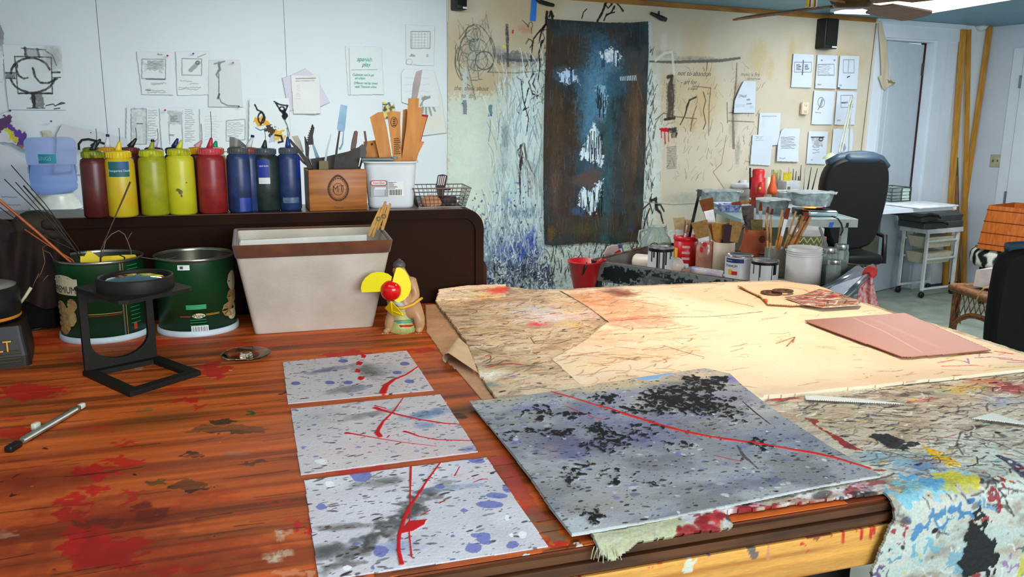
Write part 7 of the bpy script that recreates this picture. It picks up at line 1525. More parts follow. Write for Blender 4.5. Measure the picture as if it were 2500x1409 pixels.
M_WB=mat('blue_clear_bottle',(196,212,250),.06,0,var=.04,scale=4,trans=.75,ior=1.03);mb.lathe(pr,40);mb.build('bottle_shell',M_WB,wb2)
mb=MB(MWD);mb.lathe([(.0001,yz(473)),(29*k,yz(473)),(48*k,yz(460)),(49*k,yz(450)),(49*k,yz(402)),(.0001,yz(402))],32);mb.build('water',mat('clear_water',(206,222,246),.02,0,var=0,trans=.95,ior=1.05),wb2)
mb=MB(MWD);fW=facing(cW0);cyl_patch(mb,54.6*k,fW-.52,fW+.18,yz(396),yz(374),10,0);cyl_text(mb,'SINGS',.026,54.9*k,fW-.28,yz(385),1,.8);mb.build('bottle_label',[mat('teal_bottle_label',(40,140,160),.5),mat('pale_teal_print',(140,200,206),.5)],wb2)
mb=MB();mb.tube([onwall(x,y,.1)for x,y in[(193,366),(192,352),(200,342),(216,340),(234,344),(258,352)]],.006,8);mb.build('black_hose',M_BLKP,label='black curved cable arching from the water bottle to the right',cat='cable')
# ================================================================== ROLLING TOOL CART BEYOND THE TABLE
A_,B_c=np.array([.322,3.342,0]),np.array([1.036,2.769,0]);xC=(B_c-A_);LC=float(np.linalg.norm(xC));xC/=LC;yC=np.array([-xC[1],xC[0],0]);WC=.60;ZR=.86;ZF=.785
FC=axes(A_,xC,yC,(0,0,1))
cart=thing('tool_cart','grey and black metal rolling tool cart crowded with brushes and paint cans','cart',A_+xC*LC/2+yC*WC/2,math.atan2(xC[1],xC[0]))
M_GMET=mat('grey_worn_metal',(104,108,104),.45,.5,rgb2=(134,138,132),scale=14);M_DMET=mat('dark_smeared_metal',(30,34,36),.6,.2,rgb2=(44,50,52),scale=20);M_SILV=mat('silver_tube',(150,152,156),.25,.8);M_TRAYC=mat('tray_liner',(140,116,96),.7,var=.2)
cs=Sheet(A_-yC*.002,xC,(0,0,1),None,.0028,(118,124,120),201,bbox=(0.03,ZF-.005,LC,ZR))
cs.tone(.2,10,3);cs.area([(1468,655),(1500,652),(1560,662),(1570,680),(1540,690),(1500,688),(1470,678)],(20,26,28),.97,.05);cs.area([(1510,660),(1640,670),(1720,690),(1660,700),(1560,690),(1510,680)],(24,30,34),.9,.08,tex=.7,tscale=(8,50));cs.area([(1730,690),(1760,682),(1800,694),(1900,705),(1740,705)],(20,22,22),.9,.05)
cs.build('near_panel',[mat_vc('smeared_cart_paint',.5,.2,80,.1,60,.3)],cart,thick=.004)
mb=MB(FC)
for c,d in[((LC/2,WC,(ZR+ZF)/2),(LC,.006,ZR-ZF)),((0,WC/2,(ZR+ZF)/2),(.006,WC,ZR-ZF)),((LC,WC/2,(ZR+ZF)/2),(.006,WC,ZR-ZF)),((LC/2,.004,(ZR+ZF)/2),(LC,.006,ZR-ZF)),((LC/2,WC/2,ZF-.002),(LC,WC,.004))]:mb.box(c,d)
mb.build('tray',M_GMET,cart)
mb=MB(FC);mb.box((LC/2,WC/2,ZF+.0015),(LC-.02,WC-.02,.003));mb.build('tray_liner',M_TRAYC,cart)
mb=MB(FC);mb.tube([(0,0,ZR),(LC,0,ZR)],.0045,8);mb.tube([(0,0,ZR),(0,WC,ZR),(LC,WC,ZR)],.005,8);mb.build('rim',mat('warm_lit_rim',(120,90,70),.5,.4,rgb2=(60,44,36),scale=40),cart)  # warm brown puts the orange light on the rim into its colour
mb=MB(FC);mb.tube([(LC,-.01,ZR+.004),(LC,WC,ZR+.004)],.009,10);mb.build('end_rail',M_SILV,cart)
for x,y in((0.018,0.012),(LC-.015,.015),(.015,WC-.015),(LC-.015,WC-.015)):
 mb=MB(FC);mb.box((x,y,(ZR+.09)/2),(.034,.03,ZR-.09));mb.build('post',M_DMET,cart)
 mb=MB(FC);mb.lathe([(.0001,-.015),(.03,-.015),(.034,0),(.03,.015),(.0001,.015)],18,Matrix.Translation((x,y,.036))@Matrix.Rotation(math.pi/2,4,'X'));mb.box((x,y,.08),(.02,.024,.03));mb.build('caster',M_BLKP,cart)
mb=MB(FC);mb.box((LC/2,WC/2,.3),(LC,WC,.012));mb.build('lower_shelf',M_GMET,cart)
h0,h1=onz(2062,727,ZR-.02),onz(2122,668,ZR+.02);mb=MB();mb.tube([h0,h1],.011,12);mb.build('push_handle',M_SILV,cart)
e0,e1=onz(2010,706,ZR),onz(2060,724,ZR-.02);mb=MB()
mb.add([e0,e1,h1,onz(2095,645,ZR),e0-np.array([0,0,.02]),e1-np.array([0,0,.02]),h1-np.array([0,0,.02]),onz(2095,645,ZR)-np.array([0,0,.02])],[(0,1,2,3),(7,6,5,4),(0,4,5,1),(1,5,6,2),(2,6,7,3),(3,7,4,0)]);mb.build('end_bracket',mat('bluish_steel',(112,118,134),.35,.5),cart)
cr=h1;rg=thing('red_rag','red and white speckled rag tied round the end of the cart handle','rag',cr,0)
M_RAG=mat('red_rag_cloth',(206,60,56),.85,rgb2=(226,130,120),scale=30,bump=.4,bscale=60)
mb=MB();mb.tube([h1+(h1-h0)*-.06,h1+(h1-h0)*.06,h1+(h1-h0)*.16],[.020,.024,.018],14);mb.build('knot',mat('red_rag_knot',(206,50,44),.7),rg)
nx_,ny_=12,16;vs=[]
for j in range(ny_):
 for i in range(nx_):
  t=j/(ny_-1);u=i/(nx_-1);w=14+18*t;px=2116-4*t+10*t*t+(u-.5)*2*w;py=676+t*96
  p=ony(px,py,h1[1]-.02-.012*math.sin(u*9+t*2));vs.append(p)
mb=MB();n=nx_*ny_;mb.add(vs+[v+np.array([0,.003,0])for v in vs],[(j*nx_+i,(j+1)*nx_+i,(j+1)*nx_+i+1,j*nx_+i+1)for j in range(ny_-1)for i in range(nx_-1)]+[(n+j*nx_+i,n+j*nx_+i+1,n+(j+1)*nx_+i+1,n+(j+1)*nx_+i)for j in range(ny_-1)for i in range(nx_-1)],smooth=True);mb.build('hanging_end',mat('speckled_rag',(196,60,66),.9,rgb2=(226,196,190),scale=70,bump=.4,bscale=60),rg)
ZB=ZF+.003
def cstand(px,pyb,wpx):return stand(px,pyb,wpx,ZB)
def cz_(c,d,r,px,py):return float(onpl(px,py,c,d)[2])-c[2]
M_WCAN=mat('white_paint_can',(206,206,206),.4,var=.05);M_DRIP=mat('black_drips',(20,20,20),.3);M_CHROM=mat('bright_rim',(190,190,186),.2,.9)
def paint_can(px,yb,w,yt,label,drips,deco=None):
 c,r,d=cstand(px,yb,w);h=cz_(c,d,r,px,yt);t=thing('paint_can',label,'paint can',c,0,'small paint cans in the tool cart');M=wm(t);f=facing(c)
 mb=MB(M);mb.lathe([(.0001,0),(r,0),(r*1.02,.003),(r,.006),(r,h-.006)],32);mb.build('can_body',M_WCAN,t)
 mb=MB(M);mb.lathe([(r,h-.006),(r*1.03,h-.003),(r*1.02,h),(r*.9,h),(r*.86,h-.004),(.0001,h-.004)],32);mb.build('lid_rim',M_CHROM if not drips else mat('smeared_rim',(60,56,52),.35,.4,rgb2=(190,186,180),scale=40),t)
 mb=MB(M)
 if drips:
  for a,ln,w_ in drips:cyl_patch(mb,r+.0008,f+a-w_/2,f+a+w_/2,h*(1-ln),h*.98,3)
  cyl_patch(mb,r+.0007,f-1.3,f+1.3,h*.86,h*.98,24);mb.build('paint_drips',M_DRIP,t)
 if deco:deco(t,M,r,h,f)
 return t
paint_can(1611,674,62,602,'white paint can with long black drips down its front, nearest the cart\'s left',[(-.75,.5,.1),(-.55,.35,.12),(-.25,.9,.13),(-.1,.95,.07),(.2,.95,.10),(.42,.6,.12),(.3,.8,.06),(.8,.4,.1),(.95,.3,.1)])
def deco_n(t,M,r,h,f):
 mb=MB(M);cyl_patch(mb,r+.0006,f-1.1,f+.35,h*.74,h*.90,14,0);cyl_text(mb,'TITANIUM',.014,r+.0009,f-.62,h*.61,2,.9);blobpatch(mb,r+.0006,f-.62,h*.42,.2,h*.07,3);blobpatch(mb,r+.0006,f-.62,h*.33,.2,h*.06,3)
 cyl_patch(mb,r+.0009,f-.5,f-.08,h*.28,h*.42,4,4);cyl_text(mb,'Premium',.008,r+.001,f-.75,h*.82,1);mb.build('can_label',[mat('navy_band',(30,44,96),.5),M_WHITE,M_BLACK,mat('label_yellow',(220,180,40),.5),mat('label_red2',(190,40,40),.5)],t)
paint_can(1801,690,66,621,'white paint can with a navy band and TITANIUM lettering',None,deco_n)
paint_can(1863,704,66,634,'white paint can with thin black drips, right of the navy-banded one',[(-.85,.5,.08),(-.35,.85,.05),(-.28,.6,.05),(.55,.95,.05),(.8,.5,.3)])
# hanging red bucket
cb_=onz(1428,636,ZR);yb_=ony(1430,708,cb_[1]);hb_=cb_[2]-yb_[2];kk=depth(cb_)/FPX
bkt=thing('red_bucket','red plastic bucket hooked on the left end of the tool cart','bucket',(cb_[0],cb_[1],yb_[2]),0);M_RPL=mat('red_plastic',(200,24,30),.35,rgb2=(180,18,26),scale=8)
mb=MB(wm(bkt));mb.lathe([(.0001,0),(25*kk,0),(26*kk,.003),(40*kk,hb_-.008),(43*kk,hb_-.006),(43*kk,hb_),(39*kk,hb_),(25*kk,.01),(.0001,.008)],32);mb.build('pail',M_RPL,bkt)
mb=MB(wm(bkt));mb.tube([(28*kk,-.03,hb_-.01),(38*kk,-.035,hb_+.008),(48*kk,-.02,hb_+.004),(50*kk,.01,hb_-.02)],.008,8);mb.build('hook_handle',M_RPL,bkt)
mb=MB();mb.tube([ony(x,y,cb_[1]-40*kk)for x,y in[(1432,640),(1428,655),(1424,668),(1420,672)]],[.003,.006,.003,.001],6);mb.build('paint_smear',M_DRIP,bkt)
# spray bottle
sp=onz(1498,660,ZB)+np.array([0,.05,0]);spt=thing('spray_bottle','clear spray bottle with a red trigger and blue nozzle behind the red bucket','spray bottle',(sp[0],sp[1],ZB),0)
def sq(px,py,k=0):return ony(px,py,sp[1]+k)
mb=MB();mb.tube([sq(1496,670),sq(1494,645),sq(1490,632),(sq(1490,624))],[.036,.036,.026,.012],18);mb.build('bottle_body',mat('clear_bottle_plastic',(200,196,180),.1,0,trans=.5,ior=1.2),spt)
mb=MB();cutout(mb,[(1474,622),(1482,606),(1494,600),(1512,599),(1516,606),(1508,612),(1494,620),(1490,628)],sq(1490,620,-.01),(0,1,0),.02);mb.build('spray_head',mat('pale_pink_plastic',(206,176,170),.3,alpha=.9),spt)
mb=MB();cutout(mb,[(1500,616),(1511,608),(1516,612),(1514,624),(1519,640),(1516,642),(1508,630)],sq(1510,620,-.006),(0,1,0),.012);mb.build('trigger',M_RPL,spt)
mb=MB();cutout(mb,[(1509,599),(1519,599),(1518,606),(1510,607)],sq(1510,603,-.011),(0,1,0),.022);mb.build('nozzle',mat('navy_plastic',(50,60,120),.4),spt)
# lying bottles, tube
def lying(name,label,cat,a,b,rad,prof,mt,capm=None,z=None):
 P,Q=onz(*a,z or ZB+rad),onz(*b,z or ZB+rad);L=float(np.linalg.norm(Q-P));t=thing(name,label,cat,(P[0],P[1],ZB),0)
 mb=MB(along(P,Q));mb.lathe([(r*rad,q*L)for r,q in prof],28);mb.build('body',mt,t)
 if capm:mb=MB(along(P,Q));mb.lathe([(.0001,L),(rad*.32,L),(rad*.34,L*1.06),(.0001,L*1.07)],16);mb.build('cap',capm,t)
 return t
M_PKW=mat('pinkish_white_plastic',(226,206,190),.35,var=.04)
lying('white_bottle','fat white plastic bottle lying in the cart behind the dripping can','bottle',(1548,638),(1672,650),.034,[(.0001,0),(.8,0),(1,.04),(1,.86),(.8,.93),(.35,.97),(.3,1)],M_PKW,M_WCAN)
tb=lying('caulk_tube','blue and white caulk tube lying in the front of the cart','tube',(1690,660),(1766,672),.018,[(.0001,0),(.95,0),(1,.03),(1,.97),(.0001,.98)],mat('blue_tube_print',(60,70,170),.4,rgb2=(214,200,190),scale=12),M_WCAN)
# glass jug
cj,rj,dj=cstand(1600,640,72);hj=cz_(cj,dj,rj,1600,552);jug=thing('glass_jug','clear glass jug with a round black brewing emblem at the back of the cart','jug',cj,0);M=wm(jug)
M_GLS=mat('thin_clear_glass',(226,236,230),.03,0,var=0,trans=.85,ior=1.12)
mb=MB(M);mb.lathe([(.0001,0),(rj*.95,0),(rj,.008),(rj,hj*.55),(rj*.9,hj*.68),(rj*.62,hj*.8),(rj*.6,hj*.97),(rj*.64,hj),(rj*.56,hj),(rj*.55,hj*.8),(rj*.84,hj*.66),(rj*.93,hj*.5),(rj*.93,.012),(.0001,.01)],32);mb.build('jug_body',M_GLS,jug)
mb=MB(M);mb.tube([(-rj*.6,0,hj*.9),(-rj*1.15,0,hj*.85),(-rj*1.2,0,hj*.6),(-rj*.98,0,hj*.45)],.006,8);mb.build('handle',M_GLS,jug)
mb=MB(M);f=facing(cj);FRm=axes((math.cos(f-.1)*(rj+.001),math.sin(f-.1)*(rj+.001),hj*.42),(-math.sin(f-.1),math.cos(f-.1),0),(0,0,1),(math.cos(f-.1),math.sin(f-.1),0))
ringp(mb,.024,.024,.003,M=FRm);ringp(mb,.015,.015,.0025,M=FRm)
for i,ch_ in enumerate('BREWING'):
 a=math.radians(150-i*20);mb.text(ch_,.008,FRm@Matrix.Translation((.0195*math.cos(a),.0195*math.sin(a),.0006))@Matrix.Rotation(a-math.pi/2,4,'Z'))
mb.build('emblem',M_BLACK,jug)
# brush holders
def pot(name,label,cat,px,yb,w,yt,prof,mt,extra=None,part='pot_body'):
 c,r,d=cstand(px,yb,w);h=cz_(c,d,r,px,yt);t=thing(name,label,cat,c,0);M=wm(t);mb=MB(M);mb.lathe([(max(.0001,a*r),z*h)for a,z in prof],32);mb.build(part,mt,t)
 if extra:extra(t,M,r,h,facing(c))
 return c,d,r,h
CUP=[(0,0),(.94,0),(1,.03),(1,1),(.93,1),(.92,.06),(0,.05)]
def red_l(t,M,r,h,f):
 mb=MB(M);mb.lathe([(r*1.04,h*.86),(r*1.06,h*.9),(r*1.06,h*.99),(r*.98,h)],32);mb.build('rim',M_RPL,t)
 mb=MB(M)
 for i in range(3):cyl_patch(mb,r+.0008,f-.3,f+.35,h*(.62-.2*i),h*(.70-.2*i),5,0)
 cyl_patch(mb,r+.0007,f-1.1,f-.7,h*.2,h*.6,5,1);mb.build('label',[mat('faded_pink_print',(230,170,170),.6),mat('label_yellow',(220,180,40),.5)],t)
PR=pot('red_tub','red plastic tub with faded white print holding old brushes','tub',1672,650,58,575,CUP,M_RPL,red_l)
PG=pot('brush_jar','glass jar with reddish brush water and red paint smears','jar',1722,662,50,588,[(0,0),(.95,0),(1,.04),(1,.8),(.85,.9),(.88,1),(.8,1),(.8,.9),(.93,.8),(.93,.06),(0,.06)],mat('reddish_water_glass',(196,120,96),.15,0,rgb2=(214,176,150),scale=14,trans=.3),lambda t,M,r,h,f:(lambda mb:(blobpatch(mb,r+.001,f-.2,h*.92,.22,h*.08,0),blobpatch(mb,r+.001,f-.5,h*.74,.16,h*.1,0),mb.build('paint_smear',
mat('red_smear',(200,40,50),.4),t)))(MB(M)))
PC=pot('ceramic_cup','beige ceramic cup full of flat brushes','cup',1764,668,52,590,CUP,mat('beige_stoneware',(186,168,142),.5,var=.06))
PT=pot('terracotta_pot','terracotta bell-shaped pot with a dark stain, stuffed with brushes','pot',1838,662,92,559,[(0,0),(1,0),(1.02,.08),(.98,.22),(.82,.42),(.68,.62),(.62,.85),(.62,1),(.56,1),(.56,.8),(0,.75)],mat('terracotta',(176,84,44),.7,rgb2=(150,66,34),scale=16),lambda t,M,r,h,f:(lambda mb:(blobpatch(mb,r*.66,f+.6,h*.78,.3,h*.1,0),mb.build('dark_stain',mat('burnt_stain',(96,44,24),.8),t)))(MB(M)))
PJ=pot('glass_jar','clear glass jar holding a fan of long wooden-handled brushes','jar',1889,680,52,604,[(0,0),(.95,0),(1,.04),(1,1),(.94,1),(.94,.06),(0,.05)],M_GLS)
def ribs(t,M,r,h,f):
 mb=MB(M)
 for z in(.80,.86,.91):mb.lathe([(r,h*z),(r*1.025,h*(z+.012)),(r,h*(z+.024))],36)
 mb.build('rib_rings',mat('white_tub_plastic',(222,214,208),.4),t)
PW=pot('white_tub','large ribbed white plastic tub near the right end of the cart','tub',1957,706,84,603,[(0,0),(.98,0),(1,.03),(1,.78),(.96,.82),(.96,1),(.9,1),(.9,.82),(.94,.76),(.94,.5),(0,.5)],mat('white_tub_plastic',(222,214,208),.4,var=.03),ribs)
M_MUD=mat('grey_jar_contents',(110,106,84),.5,rgb2=(60,54,46),scale=40)
for px,yb,w,yt,lb in[(2016,700,40,604,'mason jar of murky water left of the other jars by the cart end'),(2047,690,36,596,'taller mason jar farthest back at the cart end'),(2030,712,34,634,'small shiny mason jar in front of the two others at the cart end')]:
 pot('mason_jar',lb,'jar',px,yb,w,yt,[(0,0),(.95,0),(1,.04),(1,.78),(.84,.86),(.86,.9),(.86,1),(.78,1),(.78,.88),(.93,.76),(.93,.06),(0,.05)],M_GLS,lambda t,M,r,h,f:(lambda mb:(mb.lathe([(.0001,h*.06),(r*.9,h*.06),(r*.9,h*.55),(.0001,h*.56)],24),mb.build('contents',M_MUD,t),(lambda m2:(m2.lathe([(r*.87,h*.86),(r*.90,h*.88),(r*.90,h*.96),(r*.86,h)],28),m2.build('screw_band',M_CHROM,t)))(MB(M))))(MB(M)),
'jar_body')
bpo=[o for o in bpy.data.objects if o.name.startswith('mason_jar')]
for o in bpo:o['group']='mason jars at the cart end'
# patterned tin at the back
def zig(t,M,r,h,f):
 mb=MB(M)
 for k in range(16):
  a=f-1.5+k*.2;s_=1 if k%2 else-1
  for q in range(3):
   z0=h*(.18+q*.2);mb.add([(r*1.01*math.cos(a),r*1.01*math.sin(a),z0+(h*.16 if s_>0 else 0)),(r*1.01*math.cos(a+.2),r*1.01*math.sin(a+.2),z0+(0 if s_>0 else h*.16)),(r*1.01*math.cos(a+.2),r*1.01*math.sin(a+.2),z0+(0 if s_>0 else h*.16)+h*.05),(r*1.01*math.cos(a),r*1.01*math.sin(a),z0+(h*.16 if s_>0 else 0)+h*.05)],[(0,1,2,3)])
 mb.build('zigzag_bands',mat('pale_band',(206,200,190),.6),t);m2=MB(M);m2.lathe([(r*1.01,h*.8),(r*1.03,h*.82),(r*1.03,h),(r*.95,h*1.01),(.0001,h*1.0)],32);m2.build('lid',mat('chalk_white_lid',(206,200,196),.7,var=.06),t)
cz2=ZB
pot('patterned_tin','olive tin with pale zigzags and a chalk-white lid behind the brushes','tin',1962,640,80,556,[(0,0),(1,0),(1,.8)],mat('olive_tin',(130,130,56),.6,rgb2=(110,110,44),scale=30),zig)
mb=MB(frame(onz(1912,702,ZB)+np.array([0,.03,.012]),.4));mb.lathe([(.0001,-.012),(.024,-.012),(.026,0),(.024,.012),(.0001,.012)],20);mb.build('tape_roll',M_PKW,label='small white roll at the near rim of the cart',cat='roll')
mb=MB();cutout(mb,[(1999,556),(2004,554),(2022,600),(2014,602)],np.array([0,cj[1],0])+np.array([0,-.25,0]),(0,1,0),.006);mb.build('grey_stick',mat('grey_stick',(130,126,120),.6),label='grey stick leaning out of the left mason jar',cat='stick')
oc=onz(2024,640,ZB)+np.array([0,.10,0]);obt=thing('orange_cap_bottle','small bottle with an orange cap behind the mason jars','bottle',(oc[0],oc[1],ZB),0);ht=float(ony(2024,590,oc[1])[2])-ZB
mb=MB(wm(obt));mb.lathe([(.0001,0),(.02,0),(.02,ht*.8),(.012,ht*.95),(.012,ht)],20);mb.build('bottle_body',M_GLS,obt);mb=MB(wm(obt));mb.lathe([(.016,ht-.004),(.017,ht),(.016,ht+.022),(.0001,ht+.024)],20);mb.build('orange_cap',mat('orange_cap_plastic',(214,84,40),.4),obt)
# ---- brushes
M_WOODH=mat('pale_wood_handle',(214,160,92),.5,rgb2=(190,132,66),scale=20);M_ORH=mat('orange_varnished_handle',(206,120,48),.35,var=.1);M_FER=mat('brush_ferrule',(206,200,196),.25,.8);M_BTAN=mat('tan_bristle',(176,136,78),.9,rgb2=(150,108,60),scale=80);M_BGOLD=mat('golden_bristle',(206,150,66),.9,rgb2=(170,110,44),scale=80);M_BRED=mat('rust_bristle',(150,62,34),.9,rgb2=(120,44,26),scale=80);M_BCR=mat('cream_bristle',
(216,190,146),.95,rgb2=(190,160,110),scale=60);M_BGRY=mat('grey_bristle',(112,98,92),.9,rgb2=(84,72,70),scale=60);M_BPUR=mat('dark_purple_bristle',(62,40,48),.9,var=.2);M_COPF=mat('copper_ferrule',(150,90,50),.35,.7);M_WHH=mat('white_handle',(206,200,190),.5)
def brush(label,p0,p1,w,fr=(.6,.75),k=0.0,ref=None,mh=None,mf=None,mbr=None,flare=1.15,taper=.7):
 """w = (handle, ferrule, bristle) widths in photo pixels; p0 foot, p1 tip"""
 ref=(cj if ref is None else ref)+np.array([0,k,0]);a=np.array(p0,float);b=np.array(p1,float);d=b-a;L=np.linalg.norm(d);d/=L;n=np.array([-d[1],d[0]])
 def seg(t0,t1,w0,w1):return[tuple(a+d*L*t0+n*w0/2),tuple(a+d*L*t1+n*w1/2),tuple(a+d*L*t1-n*w1/2),tuple(a+d*L*t0-n*w0/2)]
 t=thing('paint_brush',label,'paint brush',ony(p0[0],p0[1],ref[1]),0,'paint brushes standing in the tool cart');px=depth(ony(p0[0],p0[1],ref[1]))/FPX
 for nm,q,m_,th in(('handle',seg(0,fr[0],w[0]*taper,w[0]),mh or M_WOODH,w[0]),('ferrule',seg(fr[0],fr[1],w[1]*.8,w[1]),mf or M_FER,w[1]),('bristles',seg(fr[1],1,w[2]*.92,w[2]*flare),mbr or M_BTAN,w[2])):
  th=min(th,9)*px*.8;mb=MB()
  if th<5*px and nm!='bristles':
   A=[ony(x,y,ref[1])for x,y in((np.array(q[0])+q[3])/2,(np.array(q[1])+q[2])/2)];ww=(np.linalg.norm(np.array(q[0])-q[3])/2*px,np.linalg.norm(np.array(q[1])-q[2])/2*px);mb.tube(A,list(ww),8)
  else:cutout(mb,q,np.array([0,ref[1]-th/2,0]),(0,1,0),th)
  mb.build(nm,m_,t)
R1_,R2_,R3_,R4_,R5_=PR[0],PG[0],PC[0],PT[0],PJ[0]
brush('shaggy cream brush at the left of the red tub',(1660,610),(1658,531),(8,20,24),(.45,.62),0,R1_,M_ORH,M_FER,M_BCR)
brush('second shaggy cream brush in the red tub, right of the first',(1672,610),(1676,536),(7,16,20),(.45,.6),.01,R1_,M_WHH,M_FER,M_BCR)
brush('thin white-handled brush upright in the red tub',(1668,600),(1680,540),(5,5,5),(.5,.85),-.02,R1_,M_WHH,M_WHH,M_BCR)
brush('wide tan chip brush tilted between the red tub and the jar',(1728,630),(1708,541),(16,28,36),(.38,.56),-.01,R2_,M_ORH,M_FER,M_BTAN,1.1)
brush('big angled brush with rust bristles, tallest above the jar',(1758,640),(1724,486),(14,24,30),(.55,.82),.0,R2_+np.array([0,.03,0]),M_ORH,M_FER,mat('rust_tan_bristle',(156,92,44),.9,rgb2=(120,66,30),scale=60))
brush('golden flat brush in the beige cup',(1758,640),(1756,545),(14,24,30),(.40,.58),.02,R3_,M_ORH,M_COPF,M_BGOLD)
brush('dark purple round brush in the beige cup',(1770,630),(1778,549),(8,14,16),(.3,.42),-.01,R3_,M_BLKP,mat('gold_ferrule',(206,160,60),.3,.8),M_BPUR)
brush('tan flat brush leaning right in the beige cup',(1776,640),(1800,541),(10,22,28),(.35,.5),.0,R3_,M_BLKP,M_BLKP,M_BTAN)
brush('orange flat brush behind the others in the beige cup',(1775,640),(1768,545),(10,26,30),(.35,.5),.04,R3_,M_ORH,M_COPF,M_BGOLD)
brush('grey flat brush at the left of the terracotta pot',(1832,610),(1826,503),(9,20,26),(.45,.68),.0,R4_,mat('tortoise_handle',(110,50,24),.3,rgb2=(40,20,14),scale=60),M_BGRY,M_BGRY)
brush('tall brush with white ferrule and rust tip in the terracotta pot',(1845,610),(1840,479),(6,9,9),(.45,.78),.01,R4_,M_WHH,M_WHH,M_BRED)
brush('olive chip brush in the terracotta pot',(1848,610),(1848,537),(12,24,26),(.4,.55),-.01,R4_,M_WOODH,M_FER,mat('olive_bristle',(150,140,84),.9,rgb2=(120,104,60),scale=60))
brush('thin brush with a red pointed tip above the terracotta pot',(1856,610),(1858,494),(4,7,8),(.5,.82),.02,R4_,M_ORH,M_WHH,M_BRED,.6)
brush('thin brush with a small red tip just right of the pot centre',(1862,610),(1876,505),(4,5,6),(.5,.86),.03,R4_,M_WOODH,M_WOODH,M_BRED,.6)
brush('thin brush with a dark red tip right of the terracotta pot',(1868,610),(1887,510),(4,5,6),(.5,.86),.03,R4_,M_WOODH,M_WHH,M_BRED,.6)
for p0,p1,w,fr_,mh,mf,mbr,k,lb in[((1876,655),(1872,520),(5,5,4),(.5,.9),M_WOODH,M_WOODH,M_WOODH,.0,'plain wooden stick at the far left of the fan of brushes'),((1880,655),(1883,530),(5,5,4),(.5,.9),M_WOODH,M_WOODH,M_WOODH,.01,'plain wooden stick second from the left in the fan'),((1884,660),(1911,513),(6,6,5),(.5,.9),M_WOODH,M_WOODH,M_WOODH,.0,'pale wooden brush handle rising highest in the fan'),
((1888,660),(1926,508),(8,9,10),(.55,.82),M_ORH,M_FER,M_BRED,-.01,'brush with bright ferrule and rust tip in the fan'),((1892,660),(1918,530),(7,7,6),(.6,.85),M_ORH,M_FER,M_WHH,.01,'orange-handled brush with a white ferrule beside the rust-tipped one'),((1894,662),(1944,516),(5,5,4),(.6,.9),M_WOODH,M_WOODH,M_WOODH,.0,'pale thin stick right of the rust-tipped brush'),((1897,662),(1956,524),(6,6,5),(.6,
.9),M_WOODH,M_WOODH,M_BTAN,.01,'tan-tipped thin brush in the right half of the fan'),((1898,664),(1962,528),(6,6,6),(.6,.85),M_WOODH,M_FER,M_BTAN,-.01,'thin brush with a silver ferrule in the right half of the fan'),((1900,664),(1970,520),(8,8,8),(.6,.86),M_ORH,M_COPF,M_BRED,.0,'thick orange brush with copper ferrule leaning right'),((1902,666),(1976,526),(6,6,5),(.6,.9),M_ORH,M_ORH,M_BRED,.01,'orange brush second from the right in the fan'),
((1905,668),(1981,530),(5,5,4),(.6,.9),M_WOODH,M_WOODH,M_WOODH,-.01,'pale stick farthest right in the fan')]:
 brush(lb,p0,p1,w,fr_,k,R5_,mh,mf,mbr,.9)
bo=np.array([0,R1_[1]+.02,0]);t=thing('black_rod','black rod with a wide cap leaning out of the red tub','rod',ony(1680,590,bo[1]),0)
mb=MB();cutout(mb,[(1703,478),(1709,478),(1684,590),(1676,590)],bo,(0,1,0),.008);mb.build('shaft',M_BLKP,t);mb=MB();cutout(mb,[(1705,463),(1714,464),(1712,480),(1703,478)],bo-np.array([0,.004,0]),(0,1,0),.016);mb.build('cap',M_BLKP,t)
mb=MB();random.seed(3)
P0=ony(1816,560,R4_[1]-.02)
pts=[P0+np.array([random.uniform(-.012,.012),random.uniform(-.006,.006),i*.0045])for i in range(14)];mb.tube(pts,.003,6);mb.build('black_scourer',M_BLKP,label='curly black wire tuft at the left lip of the terracotta pot',cat='wire')
# ================================================================== BACK RIGHT: FOLDING TABLE WITH FOIL PANS
ZG=.86;g1,g2,g3=onz(1870,536,ZG),onz(2106,541,ZG),onz(1706,478,ZG)
gx_=(g2-g1)/np.linalg.norm(g2-g1);gl_=float(np.linalg.norm(g2-g1));gd_=g3-g1;gdl=min(float(np.linalg.norm(gd_)),.95);gd_=np.array([-.06,.998,0]);gx_=np.array([.998,.06,0])
g1=g1-gx_*.14;W4=float(np.linalg.norm(g2-g1));gt=thing('folding_table','grey-white folding table with a raised edge, standing behind the tool cart','table',(g1+g2)/2*np.array([1,1,0]),math.atan2(gx_[1],gx_[0]))
G4=.78
FG=axes((g1[0],g1[1],0),gx_,gd_,(0,0,1));M_TTOP=mat('grey_laminate',(150,170,168),.35,var=.05);M_TEDGE=mat('chalky_edge',(176,180,174),.6,var=.08)
mb=MB(FG);mb.box((W4/2,G4/2,ZG-.012),(W4,G4,.024));mb.build('tabletop',M_TTOP,gt)
mb=MB(FG);mb.box((W4/2,-.004,ZG-.02),(W4+.01,.012,.046));mb.box((W4,G4/2,ZG-.02),(.012,G4,.046));mb.build('edge_trim',M_TEDGE,gt)
for x,y in((W4-.05,.04),(.06,.04),(W4-.05,G4-.04),(.06,G4-.04)):mb=MB(FG);mb.box((x,y,(ZG-.03)/2),(.035,.03,ZG-.03));mb.build('leg',M_TEDGE,gt)
def tg(px,py,k=0):return onz(px,py,ZG+k)
mb=MB();A=[onpl(x,y,g1-gd_*.011,gd_)for x,y in[(2026,543),(2037,543),(2032,556),(2022,556)]];mb.add(A,[(0,1,2,3)]);mb.build('blue_tape',bpy.data.materials['painters_tape_blue'],label='small piece of blue tape on the folding table edge',cat='tape')
mb=MB();cutout(mb,[(2067,544),(2073,544),(2071,556),(2064,556)],g1-gd_*.012,-gd_*-1,.008);mb.build('binder_clip',M_BLKP,label='black clip on the folding table edge',cat='clip')
